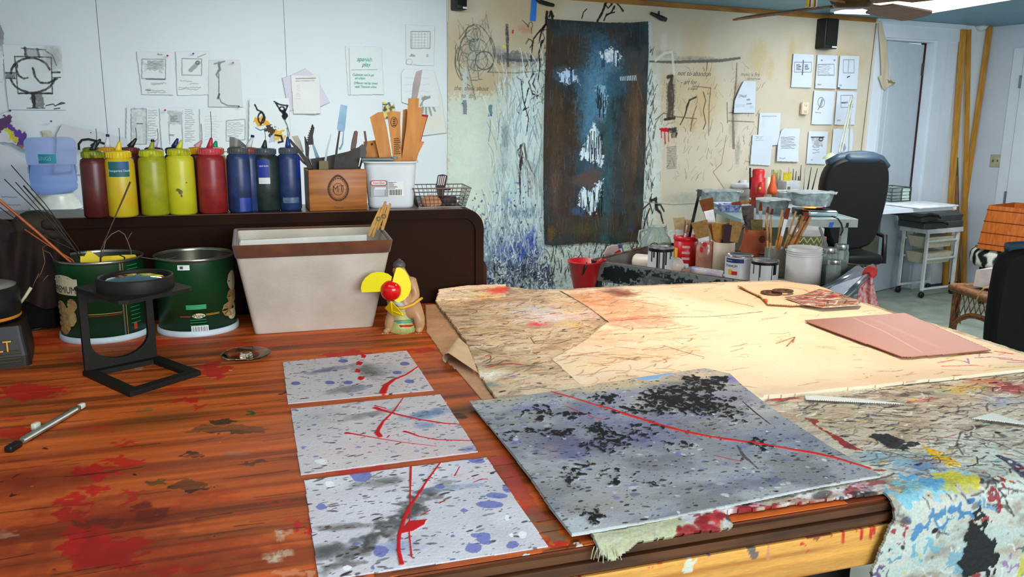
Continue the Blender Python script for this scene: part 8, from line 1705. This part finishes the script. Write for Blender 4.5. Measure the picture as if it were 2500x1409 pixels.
M_FOIL=mat('crinkled_foil',(214,220,222),.35,.6,rgb2=(150,158,160),scale=30,bump=.8,bscale=30)
def foil(px,py,wpx,hpx,ratio,label,rz=0.0,z=0.0,wav=.06,deep=None):
 p=tg(px,py,z);k=depth(p)/FPX;w=wpx*k;h=hpx*k;d=w*ratio;c=p+np.array([0,d*.45,0]);t=thing('foil_pan',label,'foil pan',c,rz,'foil pans on the folding table');M=wm(t);rings=[]
 for q,s in((0,.74),(.02,.78),(.5,.86),(.97,.93),(1.0,1.04),(1.03,1.04),(1.0,.93),(.5,.85),(.04,.76)):
  rings.append([(x*(1+wav*.5*math.sin(i*1.9)*(s>.9)),y*(1+wav*.5*math.cos(i*2.3)*(s>.9)),q*h+(wav*h*math.sin(i*1.1)if s>.95 else 0))for i,(x,y)in enumerate(rrect(w*s,d*s,min(w,d)*s*.42,7))])
 mb=MB(M);mb.loft(rings[:5],cap=False);mb.loft(rings[5:],cap=True);mb.add(rings[0],[tuple(range(len(rings[0])))]);mb.build('pan_body',M_FOIL,t)
 mb=MB(M);mb.tube(rings[4],.0025,5,closed=True);mb.build('rolled_rim',M_FOIL,t);return p,c,h
foil(1762,505,108,36,.55,'deep rectangular foil pan at the left of the folding table',.05,.0)
foil(1890,523,96,32,.8,'oval foil pan in the middle of the folding table',.1)
foil(1945,492,110,22,.5,'foil pan at the back of the folding table, behind the others',.1)
# hotplate with glowing coil, roaster on top
hp_=tg(2002,529);kh=depth(hp_)/FPX;hpt=thing('hotplate','chrome-fronted electric hotplate with a glowing coil under a foil roaster','hotplate',hp_+np.array([0,.10,0]),0)
mb=MB(frame(hp_+np.array([0,.10,0])));mb.rbox((-.06*0,0,7*kh),(88*kh,.2,14*kh),.008);mb.build('base_box',M_BLKP,hpt)
mb=MB(frame(hp_+np.array([6*kh,0,8*kh])));mb.rbox((0,0,0),(72*kh,.03,15*kh),.012);mb.build('chrome_front',mat('mirror_chrome',(214,220,222),.08,.95,var=0),hpt)
mb=MB(frame(hp_+np.array([-2*kh,.10,18*kh])));mb.lathe([(.0001,0),(25*kh,0),(26*kh,.006),(.0001,.008)],28);mb.build('coil_plate',M_BLKP,hpt)
mb=MB(frame(hp_+np.array([-4*kh,.10,20.0*kh])))
mb.tube([(24*kh*math.cos(a),24*kh*math.sin(a),0)for a in np.linspace(0,6.0,30)],.004,6,closed=True);mb.build('glowing_coil',mat('glowing_coil',(255,130,30),.5,emit=5.0),hpt)
mb=MB(frame(hp_+np.array([12*kh,-.005,-6*kh])));mb.lathe([(.0001,0),(14*kh,0),(20*kh,8*kh),(.0001,8*kh)],20,Matrix.Translation((0,.06,0)));mb.build('drip_bowl',mat('cream_bowl',(176,180,160),.4),hpt)
foil(1992,506,112,33,.72,'large fluted foil roaster on the glowing hotplate',0,24*kh-(.0),.05)
mb=MB();mb.tube([onpl(x,y,g1-gd_*.014,gd_)for x,y in[(2030,528),(2046,534),(2054,546),(2058,562),(2052,575)]],.004,6);mb.build('power_cord',M_BLKP,label='black hotplate cord looping over the folding table edge',cat='cord')
# patterned tray with a brush, lidded tub
p_=tg(1786,519);kk=depth(p_)/FPX;tr=thing('patterned_tray','blue and white patterned paper tray with a brush resting in it','tray',p_+np.array([0,.08,0]),0)
rings=[[(x,y,z)for x,y in rrect(w*kk,.13*s,.03)]for z,w,s in((0,44,.8),(.02,50,.95),(.042,56,1.1))];mb=MB(wm(tr));mb.loft(rings,cap=False);mb.build('tray_side',mat('blue_white_pattern',(50,70,170),.5,rgb2=(196,206,226),scale=55),tr)
mb=MB(wm(tr));mb.loft([[(x,y,.042)for x,y in rrect(56*kk,.143,.03)],[(x,y,.045)for x,y in rrect(66*kk,.165,.035)]],cap=False);mb.add([(x,y,.01)for x,y in rrect(48*kk,.12,.03)],[tuple(range(24))]);mb.build('white_lip',M_WHITE,tr)
brush('rust-orange brush lying across the patterned tray',(1842,490),(1788,501),(6,8,10),(.45,.6),0,p_+np.array([0,.06,0]),M_ORH,M_COPF,M_BRED)
ct=tg(1822,480);kc=depth(ct)/FPX;lt=thing('lidded_container','white lidded plastic container at the back of the folding table','container',ct+np.array([0,.1,0]),0);M=wm(lt)
mb=MB(M);mb.lathe([(.0001,0),(24*kc,0),(29*kc,22*kc)],28);mb.build('container_body',M_WCAN,lt);mb=MB(M);mb.lathe([(32*kc,21*kc),(32*kc,27*kc),(26*kc,30*kc),(8*kc,31*kc),(9*kc,37*kc),(.0001,38*kc)],28);mb.build('lid',M_WPL,lt)
# ---- long white desk against the wall with tools
ZD=.775;s0,s1=1.75,3.42;MD=axes((0,0,0),dW,nW,(0,0,1))
dk=thing('desk','long white desk along the back wall behind the office chair','desk',wpt(2.5,0,.35),AW);FD=axes((W0[0],W0[1],0),dW,nW,(0,0,1));M_DESK=mat('white_desk_laminate',(214,224,232),.35,var=.02);M_OLV=mat('olive_grey_board',(112,112,92),.7)
mb=MB(FD);mb.box(((s0+s1)/2,.31,ZD-.014),(s1-s0,.56,.028));mb.build('desktop',M_DESK,dk)
for s_ in(1.8,2.45):mb=MB(FD);mb.box((s_,.31,(ZD-.03)/2),(.03,.5,ZD-.03));mb.build('leg_panel',M_OLV,dk)
mb=MB(FD);mb.box((2.7,.10,.45),(1.0,.02,.5));mb.build('back_board',M_OLV,dk)
mb=MB(FD);mb.rbox((3.15,.50,ZD+.010),(.42,.3,.012),.003);mb.build('drawing_board',mat('white_board',(226,232,236),.5),label='white drawing board lying on the right end of the desk',cat='board')
def od(px,py,off=.3):return onpl(px,py,W0+nW*off,nW)
def dstand(name,label,cat,off=.3,group=None,px=0):q=od(px,460,off);return thing(name,label,cat,(q[0],q[1],ZD),0,group),q
def z_(py,px,q):return float(onpl(px,py,q,nW)[2])-ZD
M_REDP=mat('red_stack_plastic',(200,40,44),.4);M_ORP=mat('orange_cone',(226,96,44),.4)
zb_=lambda px,off:z_ # heights are read on the plane of each thing
def dlathe(name,label,cat,px,yb,prof,mt,off=.3,extra=None,group=None):
 q=od(px,yb,off);k=depth(q)/FPX;t=thing(name,label,cat,(q[0],q[1],ZD),0,group);y0=proj((q[0],q[1],ZD))[1]
 mb=MB(wm(t));mb.lathe([(max(.0001,r*k),max(0,(y0-y)*k*1.02))for r,y in prof],24);mb.build(part_of(name),mt,t)
 if extra:extra(t,k,y0)
 return t,k,y0
def part_of(n):return 'body'
dlathe('red_dispenser','tall red plastic dispenser among the tools on the desk','dispenser',1849,460,[(0,500),(17,500),(18,436),(14,434),(15,420),(13,415),(0,414)],M_REDP,.25,lambda t,k,y0:(lambda mb:(mb.tube([(-.05,0,(y0-462)*k),(-.06,0,(y0-410)*k)],.007,6),mb.build('side_rod',M_DKW,t)))(MB(wm(t))))
dlathe('red_cone','red funnel-shaped cone with a yellow spot at the front of the desk','cone',1857,470,[(0,475),(12,475),(12,468),(7,450),(5,446),(0,446)],M_REDP,.50,lambda t,k,y0:(lambda mb:(mb.sphere((-5*k,-9*k,(y0-459)*k),3.2*k,sc=(1,.4,1)),mb.build('yellow_spot',mat('lime_dot',(200,200,40),.5),t)))(MB(wm(t))))
dlathe('orange_cone','orange cone beside the red funnel on the desk','cone',1885,468,[(0,475),(12,475),(12,466),(6,446),(4,430),(0,429)],M_ORP,.48)
dlathe('white_jar','tiny white-capped yellow jar between the red dispenser and the pencils','jar',1875,450,[(0,490),(7,490),(7,447),(5,446),(5,435),(0,434)],mat('yellow_white_jar',(226,220,190),.4),.2)
t,k,y0=dlathe('pencil_jar','clear jar crammed with yellow pencils on the desk','jar',1893,455,[(11,500),(12,495),(12,418),(11,417)],M_GLS,.22);q=wm(t).translation
M_PENY=mat('yellow_pencil',(214,196,60),.5,rgb2=(190,170,30),scale=90)
for i in range(12):
 a=i*2.4;r_=3+4.5*(i%3)/2;mb=MB();mb.rod((q[0]+r_*k*math.cos(a),q[1]+r_*k*math.sin(a),ZD+.01),(q[0]+r_*k*1.3*math.cos(a),q[1]+r_*k*1.3*math.sin(a),ZD+(y0-414-i%4*3)*k),.004,n=6);mb.build('pencil',M_PENY,label='yellow pencil in the crammed clear jar on the desk',cat='pencil',group='yellow pencils in the jar')
bx0=od(1926,455,.3);kb=depth(bx0)/FPX;pbx=thing('pencil_box','pale grey box holding a row of yellow pencils on the desk','box',(bx0[0],bx0[1],ZD),AW);y0=proj((bx0[0],bx0[1],ZD))[1];hb2=(y0-441)*kb
mb=MB(wm(pbx));mb.rbox((0,0,hb2/2),(46*kb,.09,hb2),.004);mb.build('box_body',mat('pale_grey_box',(176,180,182),.5),pbx);mb=MB(wm(pbx));mb.box((-15*kb,-.0455,hb2*.75),(9*kb,.001,10*kb));mb.build('box_label',mat('olive_label',(110,100,60),.5),pbx)
for i in range(11):
 mb=MB(wm(pbx));x=-19*kb+i*2.4*kb;mb.rod((x,0,hb2),(x+.004*math.sin(i),.0,hb2+(21-2*(i%3))*kb),.0042,n=6);mb.build('pencil',M_PENY,label='yellow pencil standing in the pale grey box on the desk',cat='pencil',group='yellow pencils in the grey box')
for i,(x0,y0_,x1,y1,w,lb)in enumerate([(1932,442,1926,408,2,'bent black tool behind the grey pencil box'),(1936,445,1937,412,3,'dark upright tool right of the grey pencil box'),(1940,446,1944,418,3,'short black marker near the grey pencil box'),(1953,448,1956,403,3,'tall thin black pen standing on the desk'),(1963,450,1966,408,1.5,'thin grey rod left of the two slanted pens'),(1970,440,1981,408,3,'slanted black pen, left of the two'),
(1977,450,1996,411,3,'slanted black pen, right of the two'),(1948,452,1950,430,5,'stubby dark tool low on the desk')]):
 mb=MB();q0=od(x0,y0_,.22);q0[2]=ZD+.002;P1=od(x1,y1,.22);mb.tube([q0,(q0+P1)/2,P1],[w*.5*k,w*.6*k,w*.25*k],8);mb.build('pen',M_BLKP if w>2 else M_WIRE,label=lb,cat='pen',group='pens and tools on the desk')
oq=od(2202,470,.22);ko=depth(oq)/FPX;org=thing('paper_organizer','wire desk organizer stacked with pale papers at the right of the chair','organizer',(oq[0],oq[1],ZD),AW);Mo=wm(org);ho=34*ko
mb=MB(Mo)
for sx in(-34,0,32):
 for sy in(0,.18):mb.tube([(sx*ko,sy,0),(sx*ko,sy,ho)],.004,6)
for zz in(ho,ho*.05):mb.tube([(-34*ko,0,zz),(32*ko,0,zz),(32*ko,.18,zz),(-34*ko,.18,zz)],.004,6,closed=True,smooth=False)
mb.build('wire_frame',mat('dark_green_wire',(50,70,64),.5),org)
for i in range(8):mb=MB(Mo);c=(16*ko,.09,.01+(i%4)*ho*.24)if i<4 else(-17*ko,.09,.01+(i%4)*ho*.24);mb.box(c,(28*ko-.006*(i%3),.17,ho*.19));mb.build('paper_stack',mat('pale_green_paper',(196,216,204),.7)if i<4 else mat('grey_paper',(130,140,140),.7),org)
# desk lamp
L0,L1,L2=od(2048,372,.35),od(2078,236,.18),od(2072,372,.15);lp=thing('desk_lamp','pale jointed desk lamp with a cream shade, half hidden behind the chair','lamp',(L2[0],L2[1],ZD),0)
for d_ in(0,.025):mb=MB();mb.rod(L0+dW*d_,L1+dW*d_,.006);mb.build('arm',mat('cream_lamp_metal',(176,182,166),.4),lp)
mb=MB();mb.rod(np.array([L2[0],L2[1],ZD]),L2+np.array([0,0,.0]),.007);mb.rod(L2,L1,.006);mb.build('lower_arm',mat('cream_lamp_metal',(176,182,166),.4),lp)
sh=od(2028,388,.35);ks=depth(sh)/FPX;mb=MB(frame(sh));mb.lathe([(20*ks,0),(17*ks,5*ks),(9*ks,12*ks),(3*ks,15*ks),(.0001,15*ks)],24);mb.build('lamp_shade',mat('pale_green_shade',(196,204,170),.5),lp)
# ---- black office chair
qc=ony(2088,500,5.45);kc=depth(qc)/FPX;oc_=thing('office_chair','high-backed black leather office chair seen from behind','chair',(qc[0],qc[1],0),.12);FCc=axes(qc,(math.cos(.12),math.sin(.12),0),(0,0,1),(math.sin(.12),-math.cos(.12),0))
def cp_(pts):return[((x-2088)*kc,(500-y)*kc)for x,y in pts]
SH_=cp_([(2036,604),(2018,560),(2006,500),(2001,455),(2008,420),(2020,398),(2050,386),(2100,382),(2145,386),(2166,400),(2173,440),(2170,490),(2160,545),(2150,595),(2120,612),(2060,614)])
def roundslab(mb,pts,d,n=3,infl=.012):
 c=np.mean(np.array(pts),0);rings=[]
 for z,s in((-d,.94),(-d*.8,1),(-d*.2,1),(0,.985),(infl,.93)):rings.append([((p[0]-c[0])*s+c[0],(p[1]-c[1])*s+c[1],z)for p in pts])
 mb.loft(rings)
M_LEA=mat('black_leather',(20,20,20),.5,bump=.15,bscale=80,spec=.3);M_LEAT=mat('blue_black_leather',(52,72,88),.4,bump=.15,bscale=80)
mb=MB(FCc);roundslab(mb,SH_,.10);mb.build('backrest',M_LEA,oc_,subdiv=1)
mb=MB(FCc);mb.tube([(x,y,-.05)for x,y in cp_([(2020,404),(2045,390),(2070,385),(2100,383),(2130,386),(2152,393),(2168,412)])],.035,10);mb.build('shoulder_roll',M_LEAT,oc_)
mb=MB(FCc);mb.rbox((9*kc,(500-389)*kc,-.03),(86*kc,24*kc,.1),.028);mb.build('head_cushion',M_LEAT,oc_)
mb=MB(frame((qc[0],qc[1]+.23,.50),.12));mb.rbox((0,0,0),(.42,.46,.07),.025);mb.build('seat',M_LEA,oc_)
for s_ in(-1,1):mb=MB(frame((qc[0],qc[1]+.24,.46),.12));mb.tube([(s_*.26,-.15,0),(s_*.27,-.12,.18),(s_*.27,.15,.2),(s_*.27,.2,.0)],.018,8);mb.build('armrest',M_BLKP,oc_)
mb=MB(frame((qc[0],qc[1]+.15,0)));mb.cyl(.028,.08,.43,12);mb.build('gas_column',mat('grey_plastic',(110,116,116),.5),oc_)
for i in range(5):
 a=i*1.2566+.3;mb=MB(frame((qc[0],qc[1]+.15,0)));mb.tube([(0,0,.11),(.30*math.cos(a),.30*math.sin(a),.07)],[.028,.018],8);mb.sphere((.3*math.cos(a),.3*math.sin(a),.03),.03,n=12);mb.build('base_arm',mat('grey_plastic',(110,116,116),.5),oc_)
 # ---- white drawer cart with a grey case on top
k0=onz(2166,706,0);k0=k0+nW*(.30-(k0-W0)@nW);kx=dW;ky=-nW;wK=.36;k0=k0-dW*.03;FK=axes(k0,kx,ky,(0,0,1));hK2=float(onpl(2178,572,k0,ky)[2])
dc=thing('drawer_cart','white wheeled frame with two beige mesh drawers','drawer cart',k0+kx*wK/2+ky*.2,math.atan2(kx[1],kx[0]));M_WMET=mat('white_enamel_tube',(216,222,220),.4)
for x in(0,wK):
 for y in(0,.22):mb=MB(FK);mb.box((x,y,hK2/2+.03),(.02,.02,hK2-.06));mb.build('post',M_WMET,dc);mb=MB(FK);mb.lathe([(.0001,-.012),(.022,-.012),(.024,0),(.022,.012),(.0001,.012)],16,Matrix.Translation((x,y,.025))@Matrix.Rotation(1.57,4,'X'));mb.build('caster',M_BLKP,dc)
mb=MB(FK);mb.box((wK/2,.11,hK2),(wK+.06,.26,.035));mb.build('top',M_WMET,dc)
for y in(0,.22):
 for z in(.07,hK2*.58,hK2*.85):mb=MB(FK);mb.box((wK/2,y,z),(wK,.014,.014));mb.build('rail',M_WMET,dc)
for z0,z1 in((.74,.90),(.50,.66)):
 mb=MB(FK);rings=[[(wK/2+x,.11+y,z*hK2)for x,y in rrect(w,d,.02)]for z,w,d in((z0,wK*.8,.17),(z1,wK*.93,.2))];mb.loft(rings,cap=True,smooth=False)
 for i in range(14):x=wK*(.06+.88*i/13);mb.tube([(x,-.001+.01,z1*hK2),(wK/2+(x-wK/2)*.86,.028,z0*hK2)],.0014,4)
 mb.build('mesh_drawer',mat('beige_mesh_drawer',(206,200,176),.6,var=.08,scale=60),dc)
mb=MB(FK);mb.rbox((wK/2-.02,.11,hK2+.048),(wK+.10,.25,.058),.01);cs_=mb.build('grey_scanner',mat('charcoal_plastic',(72,78,76),.45,var=.1),label='lower charcoal grey machine on the white drawer cart',cat='printer')
mb=MB(FK);rings=[[(wK/2+x-.03,.11+y,hK2+z)for x,y in rrect(w,d,.03)]for z,w,d in((.078,wK+.12,.24),(.12,wK+.14,.25),(.14,wK+.08,.2))];mb.loft(rings,smooth=False);mb.build('grey_printer',mat('charcoal_plastic',(72,78,76),.45),label='upper charcoal grey machine on the white drawer cart, with a sloping top',cat='printer')
for i,pts in enumerate([[(2166,520),(2200,524),(2245,530),(2270,524),(2288,526),(2296,532)],[(2258,546),(2278,542),(2298,542),(2312,547)]]):
 mb=MB();q=onpl(2230,540,k0-ky*.02,ky);mb.tube([onpl(x,y,k0-ky*.045,ky)for x,y in pts],[.006,.012,.012,.016,.014,.008][:len(pts)],8);mb.build('curved_bar',M_BLKP,label=['long curved black bar lying over the grey machines','short curved black bar sticking out below the long one'][i],cat='bar')
 # ---- timber slats leaning in the corner
M_SLAT=mat('yellow_pine_slat',(206,150,54),.6,rgb2=(180,120,36),scale=8,stretch=(5,5,1));M_SLB=mat('reddish_slat',(150,100,60),.6,var=.15);M_SLG=mat('dark_grey_slat',(74,80,70),.6,var=.2)
def slat(pt,pb,wpx,wall,offb,m_,lb,zt_=None):
 a=onwall(pt[0],pt[1],.03)if wall=='b' else onright(pt[0],pt[1],.03);b=onz(pb[0],pb[1],0.0)
 if(b-W0)@nW<.02:b=b+nW*(.03-(b-W0)@nW)
 if(cR-b)@dW<.03:b=b-dW*(.04-(cR-b)@dW)
 b[2]=.003;w=wpx*depth(a)/FPX;mb=MB(along(b,a,nW));mb.box((0,0,np.linalg.norm(a-b)/2),(w,w*.35,np.linalg.norm(a-b)));mb.build('timber_slat',m_,label=lb,cat='timber slat',group='timber slats leaning in the corner')
slat((2352,72),(2280,690),16,'b',0,M_SLAT,'ochre slat leaning farthest left in the corner')
slat((2365,72),(2386,690),14,'b',0,M_SLAT,'ochre slat leaning farthest right at its foot')
slat((2418,60),(2300,688),15,'r',0,M_SLAT,'ochre slat whose top leans on the right wall')
slat((2336,385),(2344,684),7,'b',0,M_SLG,'short dark grey slat between the ochre ones')
slat((2334,430),(2350,684),7,'b',0,M_SLB,'thin reddish slat between the ochre ones')
# ---- wicker table with its load, orange shade, zebra cushion
ZWK=.46;w0,w1=onz(2326,696,ZWK),onz(2460,742,ZWK);w2=onz(2376,682,ZWK);wx=(w1-w0)/np.linalg.norm(w1-w0);wy=np.array([-wx[1],wx[0],0]);wk=thing('wicker_table','brown wicker side table with a latticed apron','table',w0+wx*.25+wy*.2,math.atan2(wx[1],wx[0]));FW=axes((w0[0],w0[1],0),wx,wy,(0,0,1));M_WKR=mat('brown_wicker',(150,96,52),.6,rgb2=(96,60,34),scale=50,bump=.5,bscale=90)
LW=float(np.linalg.norm(w1-w0))*1.35;DW_=.42
mb=MB(FW);mb.rbox((LW/2,DW_/2,ZWK-.012),(LW,DW_,.016),.006);mb.build('top',mat('woven_top',(110,78,56),.7,rgb2=(80,56,42),scale=60),wk)
mb=MB(FW);mb.tube([(0,0,ZWK-.012),(LW,0,ZWK-.012),(LW,DW_,ZWK-.012),(0,DW_,ZWK-.012)],.024,10,closed=True);mb.build('rolled_rim',M_WKR,wk)
for x,y in((.02,.02),(LW-.02,.02),(.02,DW_-.02),(LW-.02,DW_-.02)):mb=MB(FW);mb.tube([(x,y,ZWK-.03),(x,y,.25),(x-.01,y,0)],[.024,.022,.016],10);mb.build('leg',M_WKR,wk)
for y in(0.0,DW_):
 mb=MB(FW);arc=[(.02+(LW-.04)*t,y,ZWK-.17+.0-.14*abs(2*t-1)**3+.05)for t in np.linspace(0,1,15)];mb.tube(arc,.010,8);mb.tube([(a[0],a[1],a[2]-.016)for a in arc],.007,6)
 for i in range(15):
  x=.02+(LW-.04)*i/14;zt_=ZWK-.03;za=arc[i][2]
  mb.tube([(x,y,zt_),(min(LW-.02,x+.05),y,za)],.0035,4);mb.tube([(x,y,zt_),(max(.02,x-.05),y,za)],.0035,4)
 mb.build('lattice_apron',M_WKR,wk)
tb0=onz(2398,702,ZWK+.012)+wy*.08;mb=MB(frame(tb0,math.atan2(wx[1],wx[0])+.5));kq=depth(tb0)/FPX;hq=50*kq
mb.prism([(-.09,0),(.085,0),(.085,hq*.75),(.0,hq),(-.085,hq*.8)],-.07,.07,Matrix.Rotation(1.5708,4,'X'));mb.build('white_box',mat('soft_white_card',(220,206,200),.7),label='white peaked cardboard box on the wicker table',cat='box')
tb1=onz(2440,726,ZWK+.012)+wy*.04;mb=MB(frame(tb1,math.atan2(wx[1],wx[0])));mb.rbox((0.02,0,.03),(.13,.08,.058),.003);mb.build('orange_box',mat('orange_wood_box',(196,96,48),.5,var=.12),label='small orange box in front of the white one on the wicker table',cat='box')
bw=onz(2440,694,ZWK+.01)+wy*.22;mb=MB(frame(bw));mb.lathe([(.0001,0),(.03,0),(.07,.035),(.072,.038),(.066,.036),(.028,.006),(.0001,.006)],24);mb.build('dark_bowl',mat('dark_glazed_bowl',(50,40,36),.3),label='dark bowl behind the white peaked box on the wicker table',cat='bowl')
mb=MB();mb.tube([onpl(x,y,w0-wy*.03,wy)for x,y in[(2420,700),(2402,704),(2392,716),(2382,738)]],.0045,6);mb.build('straw_loop',mat('straw',(196,160,100),.7),label='loose loop of straw hanging over the wicker table rim',cat='straw')
zc0=onz(2410,800,0)+np.array([.25,.45,0]);qz=onright(2446,628,.45);kz=depth(qz)/FPX;stl=thing('zebra_stool','low stool with a zebra-striped cushion by the right wall','stool',(qz[0],qz[1],0),AW)
zs=qz[2];w_,hz_=140*kz,42*kz;fz=frame((qz[0],qz[1],zs),AW-1.57)
sh_=Sheet((0,0,0),(1,0,0),(0,0,1),None,.008,(226,228,214),301,bbox=(0,0,2.2,hz_))
for i in range(14):x=.05+i*.15;sh_.stroke([(x,0),(x+.03*math.sin(i),hz_*.4),(x+.06*math.cos(i*2),hz_*.7),(x+.03,hz_)],[.02,.07,.03,.05],(22,24,22),px=False)
def zw(x,y,h):a=x/2.2*2*math.pi;r=w_/2;b=1-(abs(y/hz_-.5)*2)**4*.12;P=np.stack([qz[0]+r*b*np.cos(a),qz[1]+r*b*np.sin(a),zs-hz_/2+y],-1);return P
sh_.build('cushion',[mat_vc('zebra_fabric',.8,.2,80,.03,100)],stl,warp=zw)
mb=MB(frame((qz[0],qz[1],zs+hz_/2-.004)));mb.lathe([(w_/2*.88,0),(w_*.3,.012),(.0001,.014)],28);mb.build('cushion_top',mat('zebra_top',(200,200,190),.8,rgb2=(30,30,30),scale=9),stl)
for i in range(4):a=i*1.57+.4;mb=MB(frame((qz[0],qz[1],0)));mb.cyl(.018,0,zs-hz_/2+.01,10,Matrix.Translation((w_*.36*math.cos(a),w_*.36*math.sin(a),0)));mb.build('leg',M_BLKP,stl)
zt2=zs+hz_/2+.012;qs=onright(2500,612,.42);qs=(qs[0],qs[1],zt2);hs=float(onpl(2432,496,onright(2446,628,.45),dW)[2])-zt2;ws_=150*kz
shd=thing('bamboo_shade','square orange woven-bamboo lamp shade resting on the zebra stool','lamp shade',qs,AW+.15);rings=[[(x*s,y*s,z)for x,y in rrect(ws_,ws_,.012)]for z,s in((0,1),(hs*.5,.93),(hs,.86))]
mb=MB(wm(shd));mb.loft(rings,cap=False,smooth=False);mb.loft([[(x*.985,y*.985,z)for x,y,z in r]for r in rings],cap=False,smooth=False);mb.build('shade_panels',mat('orange_bamboo',(206,112,36),.55,rgb2=(176,84,24),scale=10,stretch=(6,6,1)),shd)
mb=MB(wm(shd))
for z,s in((hs*.12,.988),(hs*.38,.952),(hs*.64,.918),(hs*.9,.88)):mb.tube([(x*s,y*s,z)for x,y in rrect(ws_+.004,ws_+.004,.012)],.003,4,closed=True)
mb.build('bamboo_bands',mat('dark_bamboo_band',(120,56,20),.6),shd)
# dark chair back at the right edge
e=ony(2452,612,2.9);sd=thing('black_chair','black padded chair back cut off by the right edge of the view','chair',(e[0]+.2,e[1],0),-.1);hT=e[2]
mb=MB(axes((e[0]+.21,e[1]+.02,0),(1,0,0),(0,0,1),(0,-1,0)));roundslab(mb,[(-.2,.48),(-.21,.7),(-.205,hT-.03),(-.18,hT+.0),(0,hT+.015),(.18,hT),(.205,hT-.03),(.21,.7),(.2,.48),(0,.47)],.07);mb.build('backrest',mat('black_padding',(24,23,22),.7,spec=.2),sd,subdiv=1)
mb=MB(axes((e[0]+.21,e[1]+.02,0),(1,0,0),(0,0,1),(0,-1,0)));mb.tube([(-.17,hT+.002,-.035),(0,hT+.018,-.035),(.17,hT+.002,-.035)],.02,8);mb.build('top_piping',M_LEAT,sd)
mb=MB(frame((e[0]+.21,e[1]-.22,.46)));mb.rbox((0,0,0),(.42,.44,.07),.025);mb.build('seat',mat('black_padding',(24,23,22),.7),sd)
for sx in(-.18,.18):
 for sy in(-.4,-.04):mb=MB(frame((e[0]+.21+sx,e[1]+sy+.04,0)));mb.cyl(.014,0,.44,10);mb.build('leg',M_BLKP,sd)
 # ---- ceiling: tube light fixture, sconce, wooden fan
c_=[onz(2160,6,ZC-.03),onz(2232,37,ZC-.03)];c2=onz(2440,2,ZC-.03);u_=(c2-c_[1])/np.linalg.norm(c2-c_[1]);v_=np.array([u_[1],-u_[0],0]);v_=-v_ if(c_[0]-c_[1])@v_<0 else v_
M0=axes((c_[1][0],c_[1][1],ZC-.03),u_,v_,(0,0,1)if np.cross(u_,v_)[2]>0 else(0,0,-1));fw=abs(float((c_[0]-c_[1])@v_));fl_=thing('ceiling_light','long white fluorescent ceiling light at the top right','ceiling light',(c_[1][0],c_[1][1],ZC),0)
fw=max(fw,.42);mb=MB(M0);mb.box((1.0,fw/2,0),(2.0,fw,.012));mb.build('diffuser',mat('lit_diffuser',(244,250,255),.5,emit=4.5),fl_)
mb=MB(M0);mb.box((1.0,fw/2,.014 if np.cross(u_,v_)[2]>0 else-.014),(2.04,fw+.04,.02));mb.build('fixture_frame',M_TRIM,fl_)
sc_=onright(2397,48,.14);ks=depth(sc_)/FPX;mb=MB(frame((sc_[0],sc_[1],ZC-.001)));mb.lathe([(.0001,-12*ks),(7*ks,-11*ks),(12*ks,-7*ks),(17*ks,0),(.0001,0)],24);mb.build('smoke_detector',mat('white_detector',(206,212,214),.4),label='small white round detector on the ceiling in the corner',cat='detector')
fn_=thing('ceiling_fan','wooden-bladed ceiling fan partly above the frame','ceiling fan',(1.40,3.65,ZC),0);hubp=np.array([1.40,3.65,1.905])
mb=MB(frame(hubp));mb.lathe([(.0001,-.03),(.07,-.028),(.09,0),(.08,.04),(.03,.06),(.03,.24),(.0001,.245)],28);mb.build('motor_housing',mat('brass_brown',(96,70,40),.35,.6),fn_)
M_BLD=mat('walnut_fan_blade',(150,98,52),.45,rgb2=(120,74,38),scale=6,stretch=(1,8,8))
for i,a in enumerate([118,42,298,222]):
 a=math.radians(a);d_=np.array([math.cos(a),math.sin(a),0]);n_=np.array([-d_[1],d_[0],-.22]);n_/=np.linalg.norm(n_);mb=MB(axes(hubp+d_*.1+np.array([0,0,-.012]),d_,n_,np.cross(d_,n_)))
 mb.prism([(0,-.02),(.10,-.025),(.14,-.06),(.52,-.07),(.56,-.05),(.575,0),(.56,.05),(.52,.07),(.14,.06),(.10,.025),(0,.02)],-.004,.004);mb.build('blade',M_BLD,fn_)
mb=MB();P=ony(1981,4,3.72);mb.tube([hubp+np.array([0,0,-.02]),np.array([P[0],P[1],P[2]+.02])],.001,4);kf=depth(P)/FPX
mb.build('pull_chain',M_WIRE,fn_)
mb=MB(frame(P));
for i in range(6):mb.mi=i%3;mb.box(((-10+i*4)*kf,0,0),(4*kf,.03,26*kf))
mb.build('striped_pull',[mat('yellow_stripe',(226,200,60),.5),mat('red_stripe',(150,50,40),.5),M_WHITE],label='small striped block hanging from the ceiling fan chain',cat='ornament')
